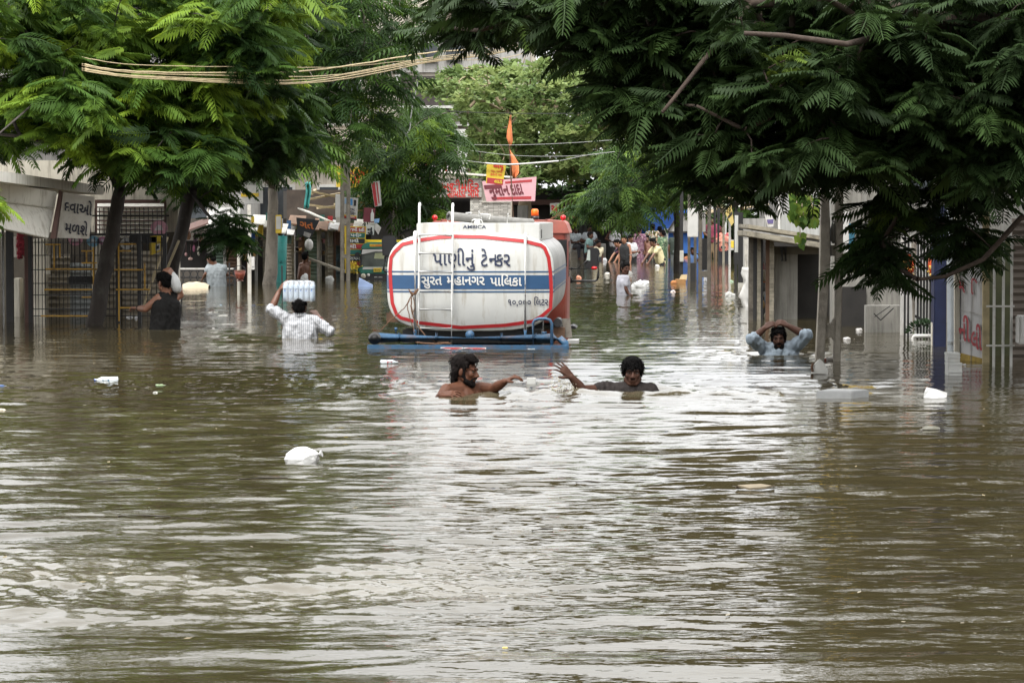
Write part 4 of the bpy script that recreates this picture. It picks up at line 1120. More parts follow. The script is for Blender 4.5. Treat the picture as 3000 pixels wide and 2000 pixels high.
def person(label, J, H, skin, shirt=None, hair='short', hair_m=HAIR, beard=0, hands=(), sleeves=(.5, .5), k=1.0, vox=.006, bottom=None,
           fat=1.0, tank=False, face=True, group=None, fold=.005, watch=None, dress=False, shirt_fat=0.016, brace=None, moust=True, collar=False, strands=0):
    base = Vector((J['pe'].x, J['pe'].y, J.get('ground', -1.3)))
    root = thing('person', label, 'person', base, 0, group)
    off = -base
    mb = MB(); body_prims(mb, J, k, fat=fat * (.9 if shirt is not None else 1))
    head_prims(mb, H)
    mb.cap(J['nk'], H(0, -.02, -.05), .057 * k, .054 * k)
    for (w, d, nrm, side, curl, spread) in hands: hand(mb, w, d, nrm, side, curl, spread, k)
    bod = meld('body', mb, vox, skin, root, smooth=3); bod.data.transform(Matrix.Translation(off))
    if face: face_bits(root, H, off, hair_m)
    hb = MB(); hair_shape(hb, H, hair)
    ho = meld('hair', hb, max(vox * .9, .005), hair_m, root, smooth=2, fold=.0045 * H.k, fscale=70, seed=3); ho.data.transform(Matrix.Translation(off))
    if strands:                     # loose wet locks over the hair
        rs = random.Random(len(label)); st = MB(); hv = ho.data.vertices; nv = len(hv)
        for _ in range(strands):
            v = hv[rs.randrange(nv)]; p = v.co.copy(); nn = v.normal.copy(); rel = (p - off) - H.c
            if rel.dot(H.f) > .03 * H.k and rel.dot(H.u) < .02 * H.k: continue
            d = (-H.u * .8 + nn * rs.uniform(.15, .7) + H.f * (rs.uniform(.0, .7) if rel.dot(H.f) > 0 else rs.uniform(-.5, .1)) + H.r * rs.uniform(-.5, .5)).normalized()
            l = rs.uniform(.012, .034) * H.k
            st.tube([p - nn * .003, p + d * l * .5 + nn * .003, p + d * l], [.0036, .0028, .0006], 5, cap=False)
        st.build('hair_locks', hair_m, root, smooth=True)
    if beard:
        bb = MB(); beard_shape(bb, H, beard > 1); bo = meld('beard', bb, max(.0045, vox * .8), hair_m, root, smooth=1, fold=.0015, fscale=140); bo.data.transform(Matrix.Translation(off))
    elif face and moust:
        ms = MB()
        for s in (-1, 1): H.cap(ms, (s * .003, .093, -.050), (s * .024, .083, -.055), .0045, .0025, n=6)
        ms.build('moustache', hair_m, root, smooth=True, off=off)
    if shirt is not None:
        sb = MB()
        body_prims(sb, J, k, grow=shirt_fat, arms=False, fat=fat, sleeves=None if tank else sleeves, legs=False, neck=False, strap=.52 if tank else 1.0)
        if dress:
            pe = J['pe']; lo = Vector((pe.x, pe.y, -.25)); sb.cap(pe + Vector((0, 0, .1)), lo, .14 * k, .20 * k)
        so = meld('dress' if dress else 'vest' if tank else 'shirt', sb, vox * 1.3, shirt, root, smooth=4, fold=fold * .75, fscale=58, seed=int(abs(base.x) * 50), fstretch=(1, 1, .45))
        so.data.transform(Matrix.Translation(off))
    if collar:
        cb = MB(); n = 16; nk = J['nk']; fx = Vector((H.f.x, H.f.y, 0)).normalized(); rx = Vector((H.r.x, H.r.y, 0)).normalized(); vs = []
        for j, (rr, dz) in enumerate(((.064, -.012), (.068, .022), (.074, .018), (.082, -.016))):
            for i in range(n):
                t = 2 * math.pi * (i + .5) / n; gap = .010 if i in (3, 4) else 0
                vs.append(nk + (rx * math.cos(t) * rr + fx * math.sin(t) * rr) * k + Vector((0, 0, (dz - gap * 3) * k)))
        cb.add(vs, [(j * n + i, j * n + (i + 1) % n, (j + 1) * n + (i + 1) % n, (j + 1) * n + i) for j in range(3) for i in range(n)])
        cb.build('collar', shirt, root, smooth=True, off=off)
    if bottom is not None and 'kl' in J:
        tb = MB(); body_prims(tb, dict(J, sl=J['pe'].lerp(J['sl'], .12), sr=J['pe'].lerp(J['sr'], .12)), k, grow=.014, arms=False, fat=fat, neck=False) if False else None
        tb = MB(); ax = (J['sr'] - J['sl']).normalized(); pe = J['pe']
        tb.cap(pe - ax * .05 * k + Vector((0, 0, .06)), pe + ax * .05 * k + Vector((0, 0, .06)), .125 * k * fat, .125 * k * fat)
        for kn, an, s in (('kl', 'al', -1), ('kr', 'ar', 1)):
            tb.cap(pe + ax * s * .08 * k, J[kn], .100 * k, .072 * k); tb.cap(J[kn], J[kn].lerp(J[an], J.get('trouser', .9)), .072 * k, .058 * k)
        to = meld('trousers', tb, vox * 1.4, bottom, root, smooth=3, fold=.005, fscale=24); to.data.transform(Matrix.Translation(off))
    if watch is not None:
        wm = MB(); a, d, r_ = watch; u, v, d = basis(Vector(d)); wm.tube([Vector(a) - d * .014, Vector(a) + d * .014], r_, 14); wm.build('wrist_watch', BLACK_P, root, smooth=True, off=off)
    if brace is not None:
        wm = MB(); a, d, r_ = brace; u, v, d = basis(Vector(d)); wm.tube([Vector(a) - d * .005, Vector(a) + d * .005], r_, 14); wm.build('bracelet', mat('red_thread', (.25, .03, .03), .8), root, smooth=True, off=off)
    return root

def Z(ox, oy, k, Y):
    return lambda x, y, dy=0.0: P(ox + x / k, oy + y / k, Y + dy)

def swimmers():
    # bearded man, bare shoulders, turned to the right
    q = Z(1200, 1000, 2.94, 22.1)
    J = dict(hd=q(478, 262), nk=q(452, 385, .02), sl=q(318, 418, -.13), sr=q(590, 402, .10), el=q(258, 505, -.20), wl=q(272, 462, -.42),
             er=q(725, 405, .02), wr=q(822, 345, -.08), pe=q(470, 1000, .1))
    person('bare shouldered bearded man chest deep, turned right with one arm stretched out', J, Frame(q(478, 252), (.93, -.33, -.10), (.08, 0, 1), 1.0),
           SKIN_W, None, 'long', HAIR_B, 2, [(J['wl'], (.75, -.25, .12), (0, -.45, .9), -1, .42, .22), (J['wr'], (.80, -.25, .42), (-.35, -.1, .9), 1, .62, .16)], fat=1.12, vox=.0055, strands=330)
    # young man with a thick fringe facing the camera
    q = Z(1200, 1000, 2.94, 22.6)
    J = dict(hd=q(1920, 262), nk=q(1916, 392, .03), sl=q(1735, 422, .0), sr=q(2066, 426, .02), el=q(1490, 418, -.15), wl=q(1392, 305, -.20),
             er=q(2130, 560, -.05), wr=q(2080, 640, -.2), pe=q(1915, 1000, .05))
    person('man with thick black fringe and dark wet t-shirt, one hand thrown up', J, Frame(q(1920, 262), (-.02, -1, -.06), (.0, 0, 1), .97),
           SKIN_D, cloth('wet_charcoal_cloth', (0.022, 0.018, 0.017), .8, spec=.15, var=.3, bump=.6), 'bowl', HAIR, 0,
           [(J['wl'], (-.62, -.15, .62), (.35, -.75, .5), -1, .22, .26), (J['wr'], (-.5, -.5, -.3), (0, 0, 1), 1, .3, .15)], sleeves=(.42, .5), vox=.0055, strands=620, fold=.010, shirt_fat=.018)
    # man in the pale blue shirt, hands on his head
    q = Z(2100, 500, 2.24, 28.6)
    J = dict(hd=q(405, 1100), nk=q(405, 1168, .04), sl=q(322, 1172, .02), sr=q(497, 1162, .02), el=q(232, 1106, -.10), wl=q(312, 1034, -.06),
             er=q(588, 1082, -.10), wr=q(468, 1018, -.06), pe=q(410, 1480, .05))
    person('man in pale blue shirt with both hands resting on top of his head', J, Frame(q(405, 1100), (-.10, -1, -.05), (-.06, 0, 1), .93), SKIN_D,
           cloth('pale_blue_cloth', (0.17, 0.21, 0.25), .75, var=.2, bump=.6), 'short', HAIR, 1,
           [(J['wl'], (.80, .05, .50), (-.3, -.6, .7), -1, .75, .14), (J['wr'], (-.80, .05, .38), (.3, -.6, .7), 1, .75, .14)], sleeves=(1.12, 1.12), vox=.007, fat=1.05, fold=.016, shirt_fat=.02, collar=True, strands=420)
    # man in the striped shirt carrying bottles, from behind
    q = Z(500, 450, 2.613, 32.3)
    J = dict(hd=q(985, 1175), nk=q(985, 1230, .0), sl=q(892, 1272, 0), sr=q(1090, 1280, 0), el=q(772, 1192, -.02), wl=q(832, 1052, .04),
             er=q(1215, 1362, .0), wr=q(1135, 1255, .08), pe=q(985, 1640, .0))
    person('man in white striped shirt seen from behind, bottle pack on his head', J, Frame(q(985, 1172), (0, 1, .0), (0, 0, 1), .98), SKIN_M,
           striped('striped_shirt_cloth', (.40, .40, .41), (.23, .245, .27), 14), 'short', HAIR, 0,
           [(J['wl'], (.42, .1, .85), (-.8, -.3, .4), 1, .25, .15), (J['wr'], (-.62, .2, .7), (.5, -.7, .4), -1, .45, .2)], sleeves=(1.02, 1.05), vox=.008, face=False, fold=.015, shirt_fat=.02, collar=True, strands=260,
           brace=(J['wr'].lerp(J['er'], .12), J['er'] - J['wr'], .034))
    # man in the black vest holding up a bag, from behind
    q = Z(300, 700, 5.227, 34.8)
    J = dict(hd=q(950, 680), nk=q(1000, 815, .0), sl=q(868, 902, -.05), sr=q(1112, 892, .06), el=q(662, 1072, -.04), wl=q(545, 1060, .20),
             er=q(1195, 860, .10), wr=q(1092, 556, .0), pe=q(945, 1500, .0))
    person('man in black vest seen from behind by the fence, lifting a white bag', J, Frame(q(950, 662), (-.62, .75, -.05), (-.12, 0, 1), 1.0), mat('skin_mid_brown', (.19, .085, .05), .5, .12, 14),
           cloth('black_vest_cloth', (0.009, 0.0085, 0.008), .8, spec=.2, var=.3, bump=.6), 'short', HAIR, 0,
           [(J['wl'], (-.6, .7, .05), (0, 0, 1), 1, .5, .12), (J['wr'], (-.55, -.25, .62), (.2, -.7, .6), -1, .8, .1)], tank=True, vox=.008, k=1.1, fat=1.0, fold=.010, strands=300,
           watch=(J['wl'].lerp(J['el'], .1), J['el'] - J['wl'], .036))
    # man in the grey t-shirt by the railing
    q = Z(300, 700, 5.227, 56.6)
    J = dict(hd=q(1672, 320), nk=q(1722, 385, .0), sl=q(1635, 440, 0), sr=q(1850, 440, 0), el=q(1590, 530, -.02), wl=q(1548, 590, .15),
             er=q(1895, 530, .05), wr=q(1945, 558, .15), pe=q(1752, 780, .0))
    person('man in a wet grey t-shirt bending forward beside the ringed railing', J, Frame(q(1668, 300), (-.75, .6, -.25), (-.2, 0, 1), 1.0), SKIN_M,
           cloth('wet_grey_cloth', (0.17, 0.19, 0.20), .7, var=.25, bump=.7), 'short', HAIR, 0, [(J['wl'], (-.4, .5, -.6), (0, -.5, .8), 1, .4, .1), (J['wr'], (.7, .4, -.1), (0, 0, 1), -1, .4, .1)],
           sleeves=(.5, .5), vox=.011, face=False, fat=1.0, fold=.014, shirt_fat=.02)
    # boy looking back at the camera
    q = Z(1650, 600, 4.704, 50.2)
    J = dict(hd=q(852, 885), nk=q(835, 972, .02), sl=q(785, 1008, .05), sr=q(868, 1012, -.09), el=q(770, 1160, .12), wl=q(800, 1260, .05),
             er=q(862, 1150, -.14), wr=q(898, 1225, -.16), pe=q(835, 1340, .0))
    person('boy in a white t-shirt waist deep in open water behind the tanker, looking back', J, Frame(q(852, 880), (.55, -.83, -.02), (.05, 0, 1), .95), SKIN_D,
           cloth('white_tee_cloth', (0.27, 0.27, 0.30), .8, var=.14), 'short', HAIR, 0, [(J['wr'], (.7, -.2, -.2), (0, 0, 1), 1, .4, .1)], sleeves=(.55, .6), k=.78, vox=.009, moust=False, fold=.008)
    # bare backed man by the shutters
    q = Z(500, 450, 2.613, 63)
    J = dict(hd=q(1030, 795), nk=q(1028, 835), sl=q(998, 850), sr=q(1055, 848), el=q(985, 890, .1), wl=q(1000, 920, .2), er=q(1065, 820, .1), wr=q(1062, 805, .2), pe=q(1020, 945))
    person('bare backed man bathing at the shutters under the white sack', J, Frame(q(1030, 790), (.2, 1, 0), (0, 0, 1), .95), SKIN_M, None, 'short', HAIR, 0, [], vox=.011, face=False, k=.9)
swimmers()

def bystander(label, zx, zh, zw, f, skin, shirt, bottom, arms='down', pelvis=None, hair='short', dress=False, tank=False, k=.95, Y=None, sit=False, lean=0.0, trouser=.9, ground=-.45, sleeves=(.5, .5), fat=1.0):
    """someone in the far crowd: head at (zx, zh), water line at zw on the enlarged crowd picture"""
    Y = Y or WY(600 + zw / 4.704)
    q = Z(1650, 600, 4.704, Y)
    hd = q(zx, zh); f = Vector(f).normalized(); r = f.cross(Vector((0, 0, 1))).normalized()
    nk = hd + Vector((0, 0, -.125 * k)) - f * (.02 + lean * .10)
    pe = (q(*pelvis) if pelvis else nk - f * lean * .35 + Vector((0, 0, -.52 * k)))
    dn = (pe - nk).normalized()
    sh = nk + dn * .055
    J = dict(hd=hd, nk=nk, sl=sh - r * .165 * k, sr=sh + r * .165 * k, pe=pe, ground=ground, trouser=trouser)
    for s, a in ((-1, 'l'), (1, 'r')):
        S0 = J['s' + a]
        if arms == 'down': J['e' + a] = S0 + dn * .27 * k + r * s * .05; J['w' + a] = J['e' + a] + dn * .24 * k + f * .05
        elif arms == 'front': J['e' + a] = S0 + dn * .26 * k + f * .04 + r * s * .05; J['w' + a] = J['e' + a] + f * .20 + r * (-s) * .08 + Vector((0, 0, .02))
        elif arms == 'reach': J['e' + a] = S0 + f * .20 + Vector((0, 0, -.20)); J['w' + a] = J['e' + a] + f * .14 + Vector((0, 0, -.20))
        elif arms == 'hips': J['e' + a] = S0 + dn * .24 * k + r * s * .14 - f * .06; J['w' + a] = pe + r * s * .12 + f * .08 + Vector((0, 0, .12))
        elif arms == 'wide': J['e' + a] = S0 + r * s * .2 + Vector((0, 0, -.14)); J['w' + a] = J['e' + a] + r * s * .2 + f * .1 + Vector((0, 0, -.08))
    for s, a in ((-1, 'l'), (1, 'r')):
        if sit: J['k' + a] = pe + f * .36 * k + r * s * .12; J['a' + a] = J['k' + a] + Vector((0, 0, -.40 * k)) + f * .02
        else: J['k' + a] = pe + Vector((0, 0, -.42 * k)) + r * s * .09 + f * .03; J['a' + a] = J['k' + a] + Vector((0, 0, -.40 * k)) - f * .03
    J['ft'] = f * .14 + Vector((0, 0, -.03))
    J['ground'] = min(ground, J['al'].z - .04)
    hands = [(J['wl'], (J['wl'] - J['el']), r * -1 + Vector((0, 0, .3)), 1, .3, .1), (J['wr'], (J['wr'] - J['er']), r + Vector((0, 0, .3)), -1, .3, .1)]
    return person(label, J, Frame(hd, f + Vector((0, 0, -.1 - lean * .3)), (0, 0, 1), .98), skin, shirt, hair, HAIR, 0, hands, sleeves, k, .014, bottom, tank=tank, dress=dress, group='people gathered at the far end of the street', face=f.y < .3, moust=False, fold=.006, fat=fat)

def crowd():
    dk = cloth('dark_trouser_cloth', (.014, .014, .018)); blk = cloth('black_cloth', (.012, .012, .013))
    bystander('seated man in a pale checked shirt and dark trousers left of the mirror', 172, 345, 740, (.5, -.85, 0), SKIN_D, speckled('pale_check_cloth', [(.30, .33, .34), (.42, .45, .46), (.22, .25, .27)], 60), dk, 'front', pelvis=(180, 575), sit=True)
    bystander('seated man in a light grey shirt at the back of the steps', 362, 330, 735, (.3, -.9, 0), SKIN_D, cloth('light_grey_cloth', (.28, .30, .32)), dk, 'hips', pelvis=(365, 545), sit=True, Y=93)
    bystander('boy in a teal t-shirt crouching behind the wing mirror', 375, 420, 765, (.9, -.4, 0), SKIN_D, cloth('teal_cloth', (.07, .12, .115)), dk, 'front', pelvis=(340, 650), sit=True, k=.85)
    bystander('child in grey with a cream cloth behind the wing mirror', 490, 540, 775, (.4, -.9, 0), SKIN_D, cloth('cream_cloth', (.45, .40, .28)), dk, 'down', pelvis=(470, 700), k=.75)
    bystander('man in a white vest standing above the bending bathers', 715, 300, 742, (.3, -.95, 0), SKIN_D, cloth('white_vest_cloth', (.46, .44, .46)), blk, 'hips', tank=True)
    bystander('youth in a pink and black shirt stooping low to touch the water', 742, 530, 790, (-.85, -.5, 0), SKIN_L, speckled('pink_black_cloth', [(.30, .12, .16), (.03, .03, .04), (.02, .02, .03)], 14), blk, 'reach', pelvis=(900, 740), lean=1.0)
    bystander('man in a black vest standing beside the stooping youth with one arm hanging', 842, 478, 800, (-.6, -.75, 0), SKIN_L, blk, blk, 'down', tank=True, pelvis=(860, 745))
    bystander('man in a white shirt behind the black vested bather holding a white stick', 930, 470, 795, (.55, -.8, 0), SKIN_M, cloth('bright_white_cloth', (.42, .42, .42)), blk, 'front', pelvis=(945, 690))
    bystander('person all in black just left of the woman in purple', 965, 395, 752, (.2, .95, 0), SKIN_D, blk, blk, 'down')
    bystander('woman in a long purple print dress seen among the bathers', 1048, 350, 775, (.35, .9, 0), SKIN_M, speckled('purple_print_cloth', [(.12, .045, .075), (.18, .085, .12), (.08, .035, .055), (.22, .14, .16)], 30), None, 'down', hair='bun', dress=True)
    bystander('man in a bright floral shirt at the back facing the white wall', 1232, 310, 750, (.1, .95, 0), SKIN_D, speckled('floral_cloth', [(.05, .07, .05), (.42, .36, .22), (.30, .14, .08), (.45, .45, .40)], 26), dk, 'down')
    bystander('woman in a green print dress with black hair in a bun', 1365, 395, 758, (-.7, .6, 0), SKIN_M, speckled('green_print_cloth', [(.06, .12, .06), (.12, .20, .10), (.05, .09, .06), (.25, .30, .18)], 24), None, 'front', hair='bun', dress=True)
    bystander('child crouching between the women and the yellow shirted man', 1150, 470, 768, (.2, -.9, 0), SKIN_M, cloth('rust_cloth', (.20, .10, .07)), dk, 'front', k=.72)
    bystander('man in a pale yellow t-shirt bending forward knee deep', 1232, 515, 832, (-.85, -.45, 0), SKIN_M, cloth('pale_yellow_cloth', (.48, .42, .24)), blk, 'reach', pelvis=(1345, 790), lean=.8, sleeves=(.6, .6))
    bystander('man in a dark green jacket and shorts with his back turned under the signboard', 1550, 400, 760, (.1, .95, 0), SKIN_M, cloth('dark_green_cloth', (.022, .032, .024)), cloth('grey_shorts_cloth', (.10, .11, .11)), 'down', trouser=.1, ground=-.3)
    bystander('man in a magenta shirt half hidden behind the right poles', 2060, 215, 700, (-.3, -.9, 0), SKIN_M, cloth('magenta_cloth', (.20, .03, .06)), cloth('khaki_cloth', (.20, .14, .08)), 'hips', k=1.0, Y=92)
    bystander('woman in an orange pink sari standing right of the poles with folded arms', 2205, 335, 790, (-.1, -.95, 0), SKIN_M, speckled('sari_cloth', [(.50, .20, .14), (.46, .16, .12), (.60, .30, .22), (.28, .04, .05)], 9), dk, 'front', hair='bun', Y=86)
    bystander('man in a tan shirt standing on the temple steps with arms spread', 15, 40, 330, (.4, -.9, 0), SKIN_L, cloth('tan_cloth', (.30, .20, .09)), dk, 'wide', Y=92, ground=.35, k=.95)
    bystander('small child in blue by the pole bases at the water edge', 1790, 640, 770, (-.2, -.9, 0), SKIN_D, cloth('child_blue_cloth', (.05, .10, .22)), dk, 'down', k=.62)
    bystander('man in a blue grey shirt in the shade beside the women', 1330, 345, 742, (.2, .9, 0), SKIN_D, cloth('slate_cloth', (.08, .09, .10)), dk, 'down')
    bystander('man in a patterned shirt standing far back under the feathery tree', 905, 320, 738, (-.2, -.9, 0), SKIN_D, speckled('grey_pattern_cloth', [(.18, .20, .22), (.28, .30, .33), (.12, .13, .16)], 40), dk, 'down')
crowd()
# ================================================================ BUILDINGS, STALLS, FENCES
CREAM = mat('cream_plaster', (.60, .56, .47), .8, .12, 3, dirt=(.25, .22, .17), dirt_amt=.6, dscale=2, streak=True, bump=.1)
PALE = mat('pale_sheet', (.74, .71, .64), .6, .1, 3, dirt=(.33, .29, .22), dirt_amt=.5, dscale=2.5, streak=True)
WHITEW = mat('white_wall', (.46, .46, .435), .85, .1, 2, dirt=(.26, .25, .22), dirt_amt=.6, dscale=1.6, streak=True)
GREYW = mat('grey_plaster', (.32, .31, .29), .9, .15, 2, dirt=(.14, .13, .12), dirt_amt=.7, dscale=1.5, streak=True)
BEIGE = mat('beige_concrete', (.40, .36, .30), .9, .12, 1.5, dirt=(.20, .18, .15), dirt_amt=.5, dscale=1, streak=True)
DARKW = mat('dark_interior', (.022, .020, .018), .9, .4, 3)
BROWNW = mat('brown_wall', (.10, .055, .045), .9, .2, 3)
CONC = mat('weathered_concrete', (.26, .235, .195), .92, .2, 7, dirt=(.12, .10, .08), dirt_amt=.6, dscale=4, bump=.5, bscale=30)
CONC_W = mat('whitewashed_concrete', (.46, .44, .39), .9, .15, 7, dirt=(.2, .18, .15), dirt_amt=.5, dscale=5, bump=.3)
WOODW = mat('weathered_plank', (.30, .27, .21), .9, .25, 5, dirt=(.10, .09, .07), dirt_amt=.7, dscale=4, stretch=(1, 8, 8), bump=.4)
BAMBOO = mat('pale_bamboo', (.42, .34, .21), .75, .2, 8)
BLKIRON = mat('black_iron', (.014, .013, .013), .6, .3, 9)
YELIRON = mat('yellow_iron', (.48, .27, .03), .6, .25, 9, dirt=(.08, .05, .03), dirt_amt=.6, dscale=9)
WHIRON = mat('white_iron', (.50, .49, .46), .6, .15, 9, dirt=(.2, .15, .1), dirt_amt=.4, dscale=9)
SHUT = mat('tan_shutter', (.27, .235, .18), .7, .2, 3, dirt=(.12, .10, .08), dirt_amt=.5, dscale=2)
SHUT_G = mat('grey_shutter', (.20, .215, .215), .6, .2, 3, dirt=(.10, .09, .08), dirt_amt=.5, dscale=2)
TEAL = mat('teal_paint', (.02, .20, .18), .6, .15, 8, dirt=(.06, .14, .12), dirt_amt=.4, dscale=6)
BLUE_T = mat('blue_sheet', (.018, .085, .36), .6, .15, 4, bump=.3, bscale=6)
SIGN_W = mat('white_sign', (.50, .49, .465), .6, .08, 6, dirt=(.36, .33, .28), dirt_amt=.4, dscale=5)
SIGN_Y = mat('yellow_sign', (.60, .42, .035), .6, .1, 6)
SIGN_P = mat('pink_sign', (.58, .33, .36), .6, .06, 5)
SIGN_R = mat('red_sign', (.36, .03, .035), .6, .1, 6)
SIGN_M = mat('maroon_sign', (.13, .02, .03), .6, .1, 6)
SIGN_G = mat('green_sign', (.02, .13, .11), .6, .1, 6)
SIGN_K = mat('black_sign', (.014, .015, .018), .6, .2, 6)
SIGN_C = mat('cream_sign', (.72, .69, .62), .6, .08, 6, dirt=(.45, .40, .33), dirt_amt=.4, dscale=5)
LET_R = mat('red_letters', (.55, .026, .02), .6, .1, 8)
LET_K = mat('dark_blue_letters', (.015, .017, .035), .6, .1, 8)
LET_O = mat('orange_letters', (.42, .12, .03), .6, .1, 8)
LET_W = WHITE_L

def wallbox(mb, x0, yt, x1, yb, Y, depth=.2):
    """a slab standing at depth Y between photo columns x0..x1, top row yt, bottom row yb (None: down into the street)"""
    a = P(x0, yt, Y); b = P(x1, yt, Y); zb = -1.4 if yb is None else P(x0, yb, Y).z
    mb.box(((a.x + b.x) / 2, Y + depth / 2, (a.z + zb) / 2), (abs(b.x - a.x), depth, abs(a.z - zb)))
    return mb
def slats(mb, x0, yt, x1, yb, Y, pitch, thick=.03):
    """roller shutter: overlapping slats"""
    a = P(x0, yt, Y); b = P(x1, yt, Y); z1 = a.z; z0 = -1.2 if yb is None else P(x0, yb, Y).z
    n = max(1, int((z1 - z0) / pitch))
    for i in range(n):
        zt = z1 - i * pitch
        mb.prism([(a.x, Y, zt), (a.x, Y - thick * .6, zt - pitch * .55), (a.x, Y, zt - pitch), (a.x, Y + thick, zt - pitch), (a.x, Y + thick, zt)], (b.x - a.x, 0, 0))
    return mb
def post(mb, x, yt, Y, w, zb=-1.35, x2=None, n=4):
    a = P(x, yt, Y); b = P(x if x2 is None else x2, yt, Y)
    if n == 4: mb.bar((b.x, Y, zb), (a.x, Y, a.z), w)
    else: mb.tube([(b.x, Y, zb), (a.x, Y, a.z)], w / 2, n)
    return mb
def rooted(name, label, cat, loc, group=None): return thing(name, label, cat, loc, 0, group), -Vector(loc)

def board(name, label, cat, quad, Y, m, texts=(), strips=(), thick=.03, group=None, bevel=0.0, parent=None, back=None):
    """flat sign: quad is top-left, top-right, bottom-right, bottom-left in photo pixels; texts (string, u, v, width, height, material, bold)"""
    Ys = Y if isinstance(Y, (list, tuple)) else [Y] * 4
    c = [P(q[0], q[1], y) for q, y in zip(quad, Ys)]
    nrm = (c[1] - c[0]).cross(c[3] - c[0]).normalized()
    if nrm.y > 0: nrm = -nrm
    base = sum(c, Vector()) / 4
    root = thing(name, label, cat, base, 0, group) if parent is None else parent
    off = -base if parent is None else Vector()
    MB().prism(c, -nrm * thick).build('panel', m, root, off=off, bevel=bevel)
    def at(u, v): return c[0].lerp(c[1], u).lerp(c[3].lerp(c[2], u), v)
    for i, (u0, v0, u1, v1, mm) in enumerate(strips):
        d = nrm * (.004 + .002 * i)
        MB().prism([at(u0, v0) + d, at(u1, v0) + d, at(u1, v1) + d, at(u0, v1) + d], nrm * .002).build('strip', mm, root, off=off)
    rt = (c[1] - c[0]); up = (c[0] - c[3])
    for (s, u, v, w, h, mm, bold) in texts:
        b = MB(); letters(b, s, at(u, v) + nrm * (.012 + .002 * len(strips)), rt, up, width=w * rt.length, height=h, bold=bold)
        b.build('lettering', mm, root, off=off)
    return root

# ---------------------------------------------------------------- LEFT: nearest shop, its hood, fence and signboard
def left_shop():
    root, off = rooted('shop_building', 'cream and tan shuttered shop behind the yellow and black fence at far left', 'shop', P(230, 950, 39.6).xy.to_3d() - Vector((0, 0, 1.35)))
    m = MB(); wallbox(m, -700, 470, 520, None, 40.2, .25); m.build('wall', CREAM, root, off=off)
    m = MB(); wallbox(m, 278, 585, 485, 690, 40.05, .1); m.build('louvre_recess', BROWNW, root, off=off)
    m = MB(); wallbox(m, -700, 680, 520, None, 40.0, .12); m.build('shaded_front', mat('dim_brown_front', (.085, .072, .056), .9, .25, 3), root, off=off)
    for x0, x1, yt, mm, p in ((138, 205, 745, SHUT, .09), (205, 268, 770, SHUT_G, .085), (300, 345, 720, SHUT, .09), (358, 402, 715, SHUT, .08), (405, 470, 735, SHUT, .09)):
        slats(MB(), x0, yt, x1, None, 39.8, p).build('roller_shutter', mm, root, off=off)
    for y in range(596, 690, 13): MB().prism([P(285, y, 39.9), P(480, y, 39.9), P(480, y + 9, 39.75), P(285, y + 9, 39.75)], (0, .03, 0)).build('louvre', PALE, root, off=off)
    for x0, x1, yt in ((94, 131, 700), (38, 58, 815), (268, 290, 690)):
        wallbox(MB(), x0, yt, x1, None, 39.4, .3).build('column', CREAM, root, off=off, bevel=.01)
    c = [P(-60, 492, 31.5), P(302, 545, 38.6), P(302, 545, 38.6) + Vector((-1.9, .6, .05)), P(-60, 492, 31.5) + Vector((-3, .5, .05))]
    r = MB(); r.prism(c, (0, 0, -.12)); r.build('roof', PALE, root, off=off)
    return root
left_shop()
def shop_hood():
    Y0, Y1 = 33.9, 34.9
    t0, t1 = P(-20, 530, Y0), P(168, 562, Y1); m0, m1 = P(-20, 586, Y0), P(160, 610, Y1); b0, b1 = P(-20, 664, Y0 - .42), P(142, 699, Y1 - .42)
    root, off = rooted('shutter_hood', 'big cream sheet metal shutter hood sticking out above the leftmost shopfront', 'shutter hood', (t0 + b1) / 2)
    d = Vector((-.25, .9, 0))
    MB().prism([t0, t1, m1, m0], d).build('fascia', PALE, root, off=off, bevel=.01)
    MB().prism([m0 - Vector((0, .02, .01)), m1 - Vector((0, .02, .01)), b1, b0], d).build('flap', PALE, root, off=off, bevel=.01)
    MB().bar(m0 - Vector((0, .05, 0)), m1 - Vector((0, .05, 0)), .03, .012).build('seam', CREAM, root, off=off)
    MB().prism([t1 + Vector((.02, 0, .02)), b1 + Vector((.02, 0, 0)), b1 + Vector((.075, .05, .0)), t1 + Vector((.045, .05, .0))], (0, .12, 0)).build('side_panel', BROWNW, root, off=off)
    return root
shop_hood()
def left_posts():
    for x, x2, w, yt, lab, mm in ((8, 8, .045, 640, 'grey steel pipe post standing at the left edge of the picture', GREYMET), (28, 27, .09, 660, 'dark square post beside the grey pipe under the hood', BLKIRON), (84, 84, .10, 690, 'dark brown post left of the cream column', BROWNW)):
        Y = 35 if x < 20 else 37.6
        a = P(x, yt, Y); root, off = rooted('post', lab, 'post', (a.x, Y, -1.35))
        post(MB(), x, yt, Y, w, n=8 if x < 20 else 4).build('shaft', mm, root, off=off, smooth=x < 20)
left_posts()
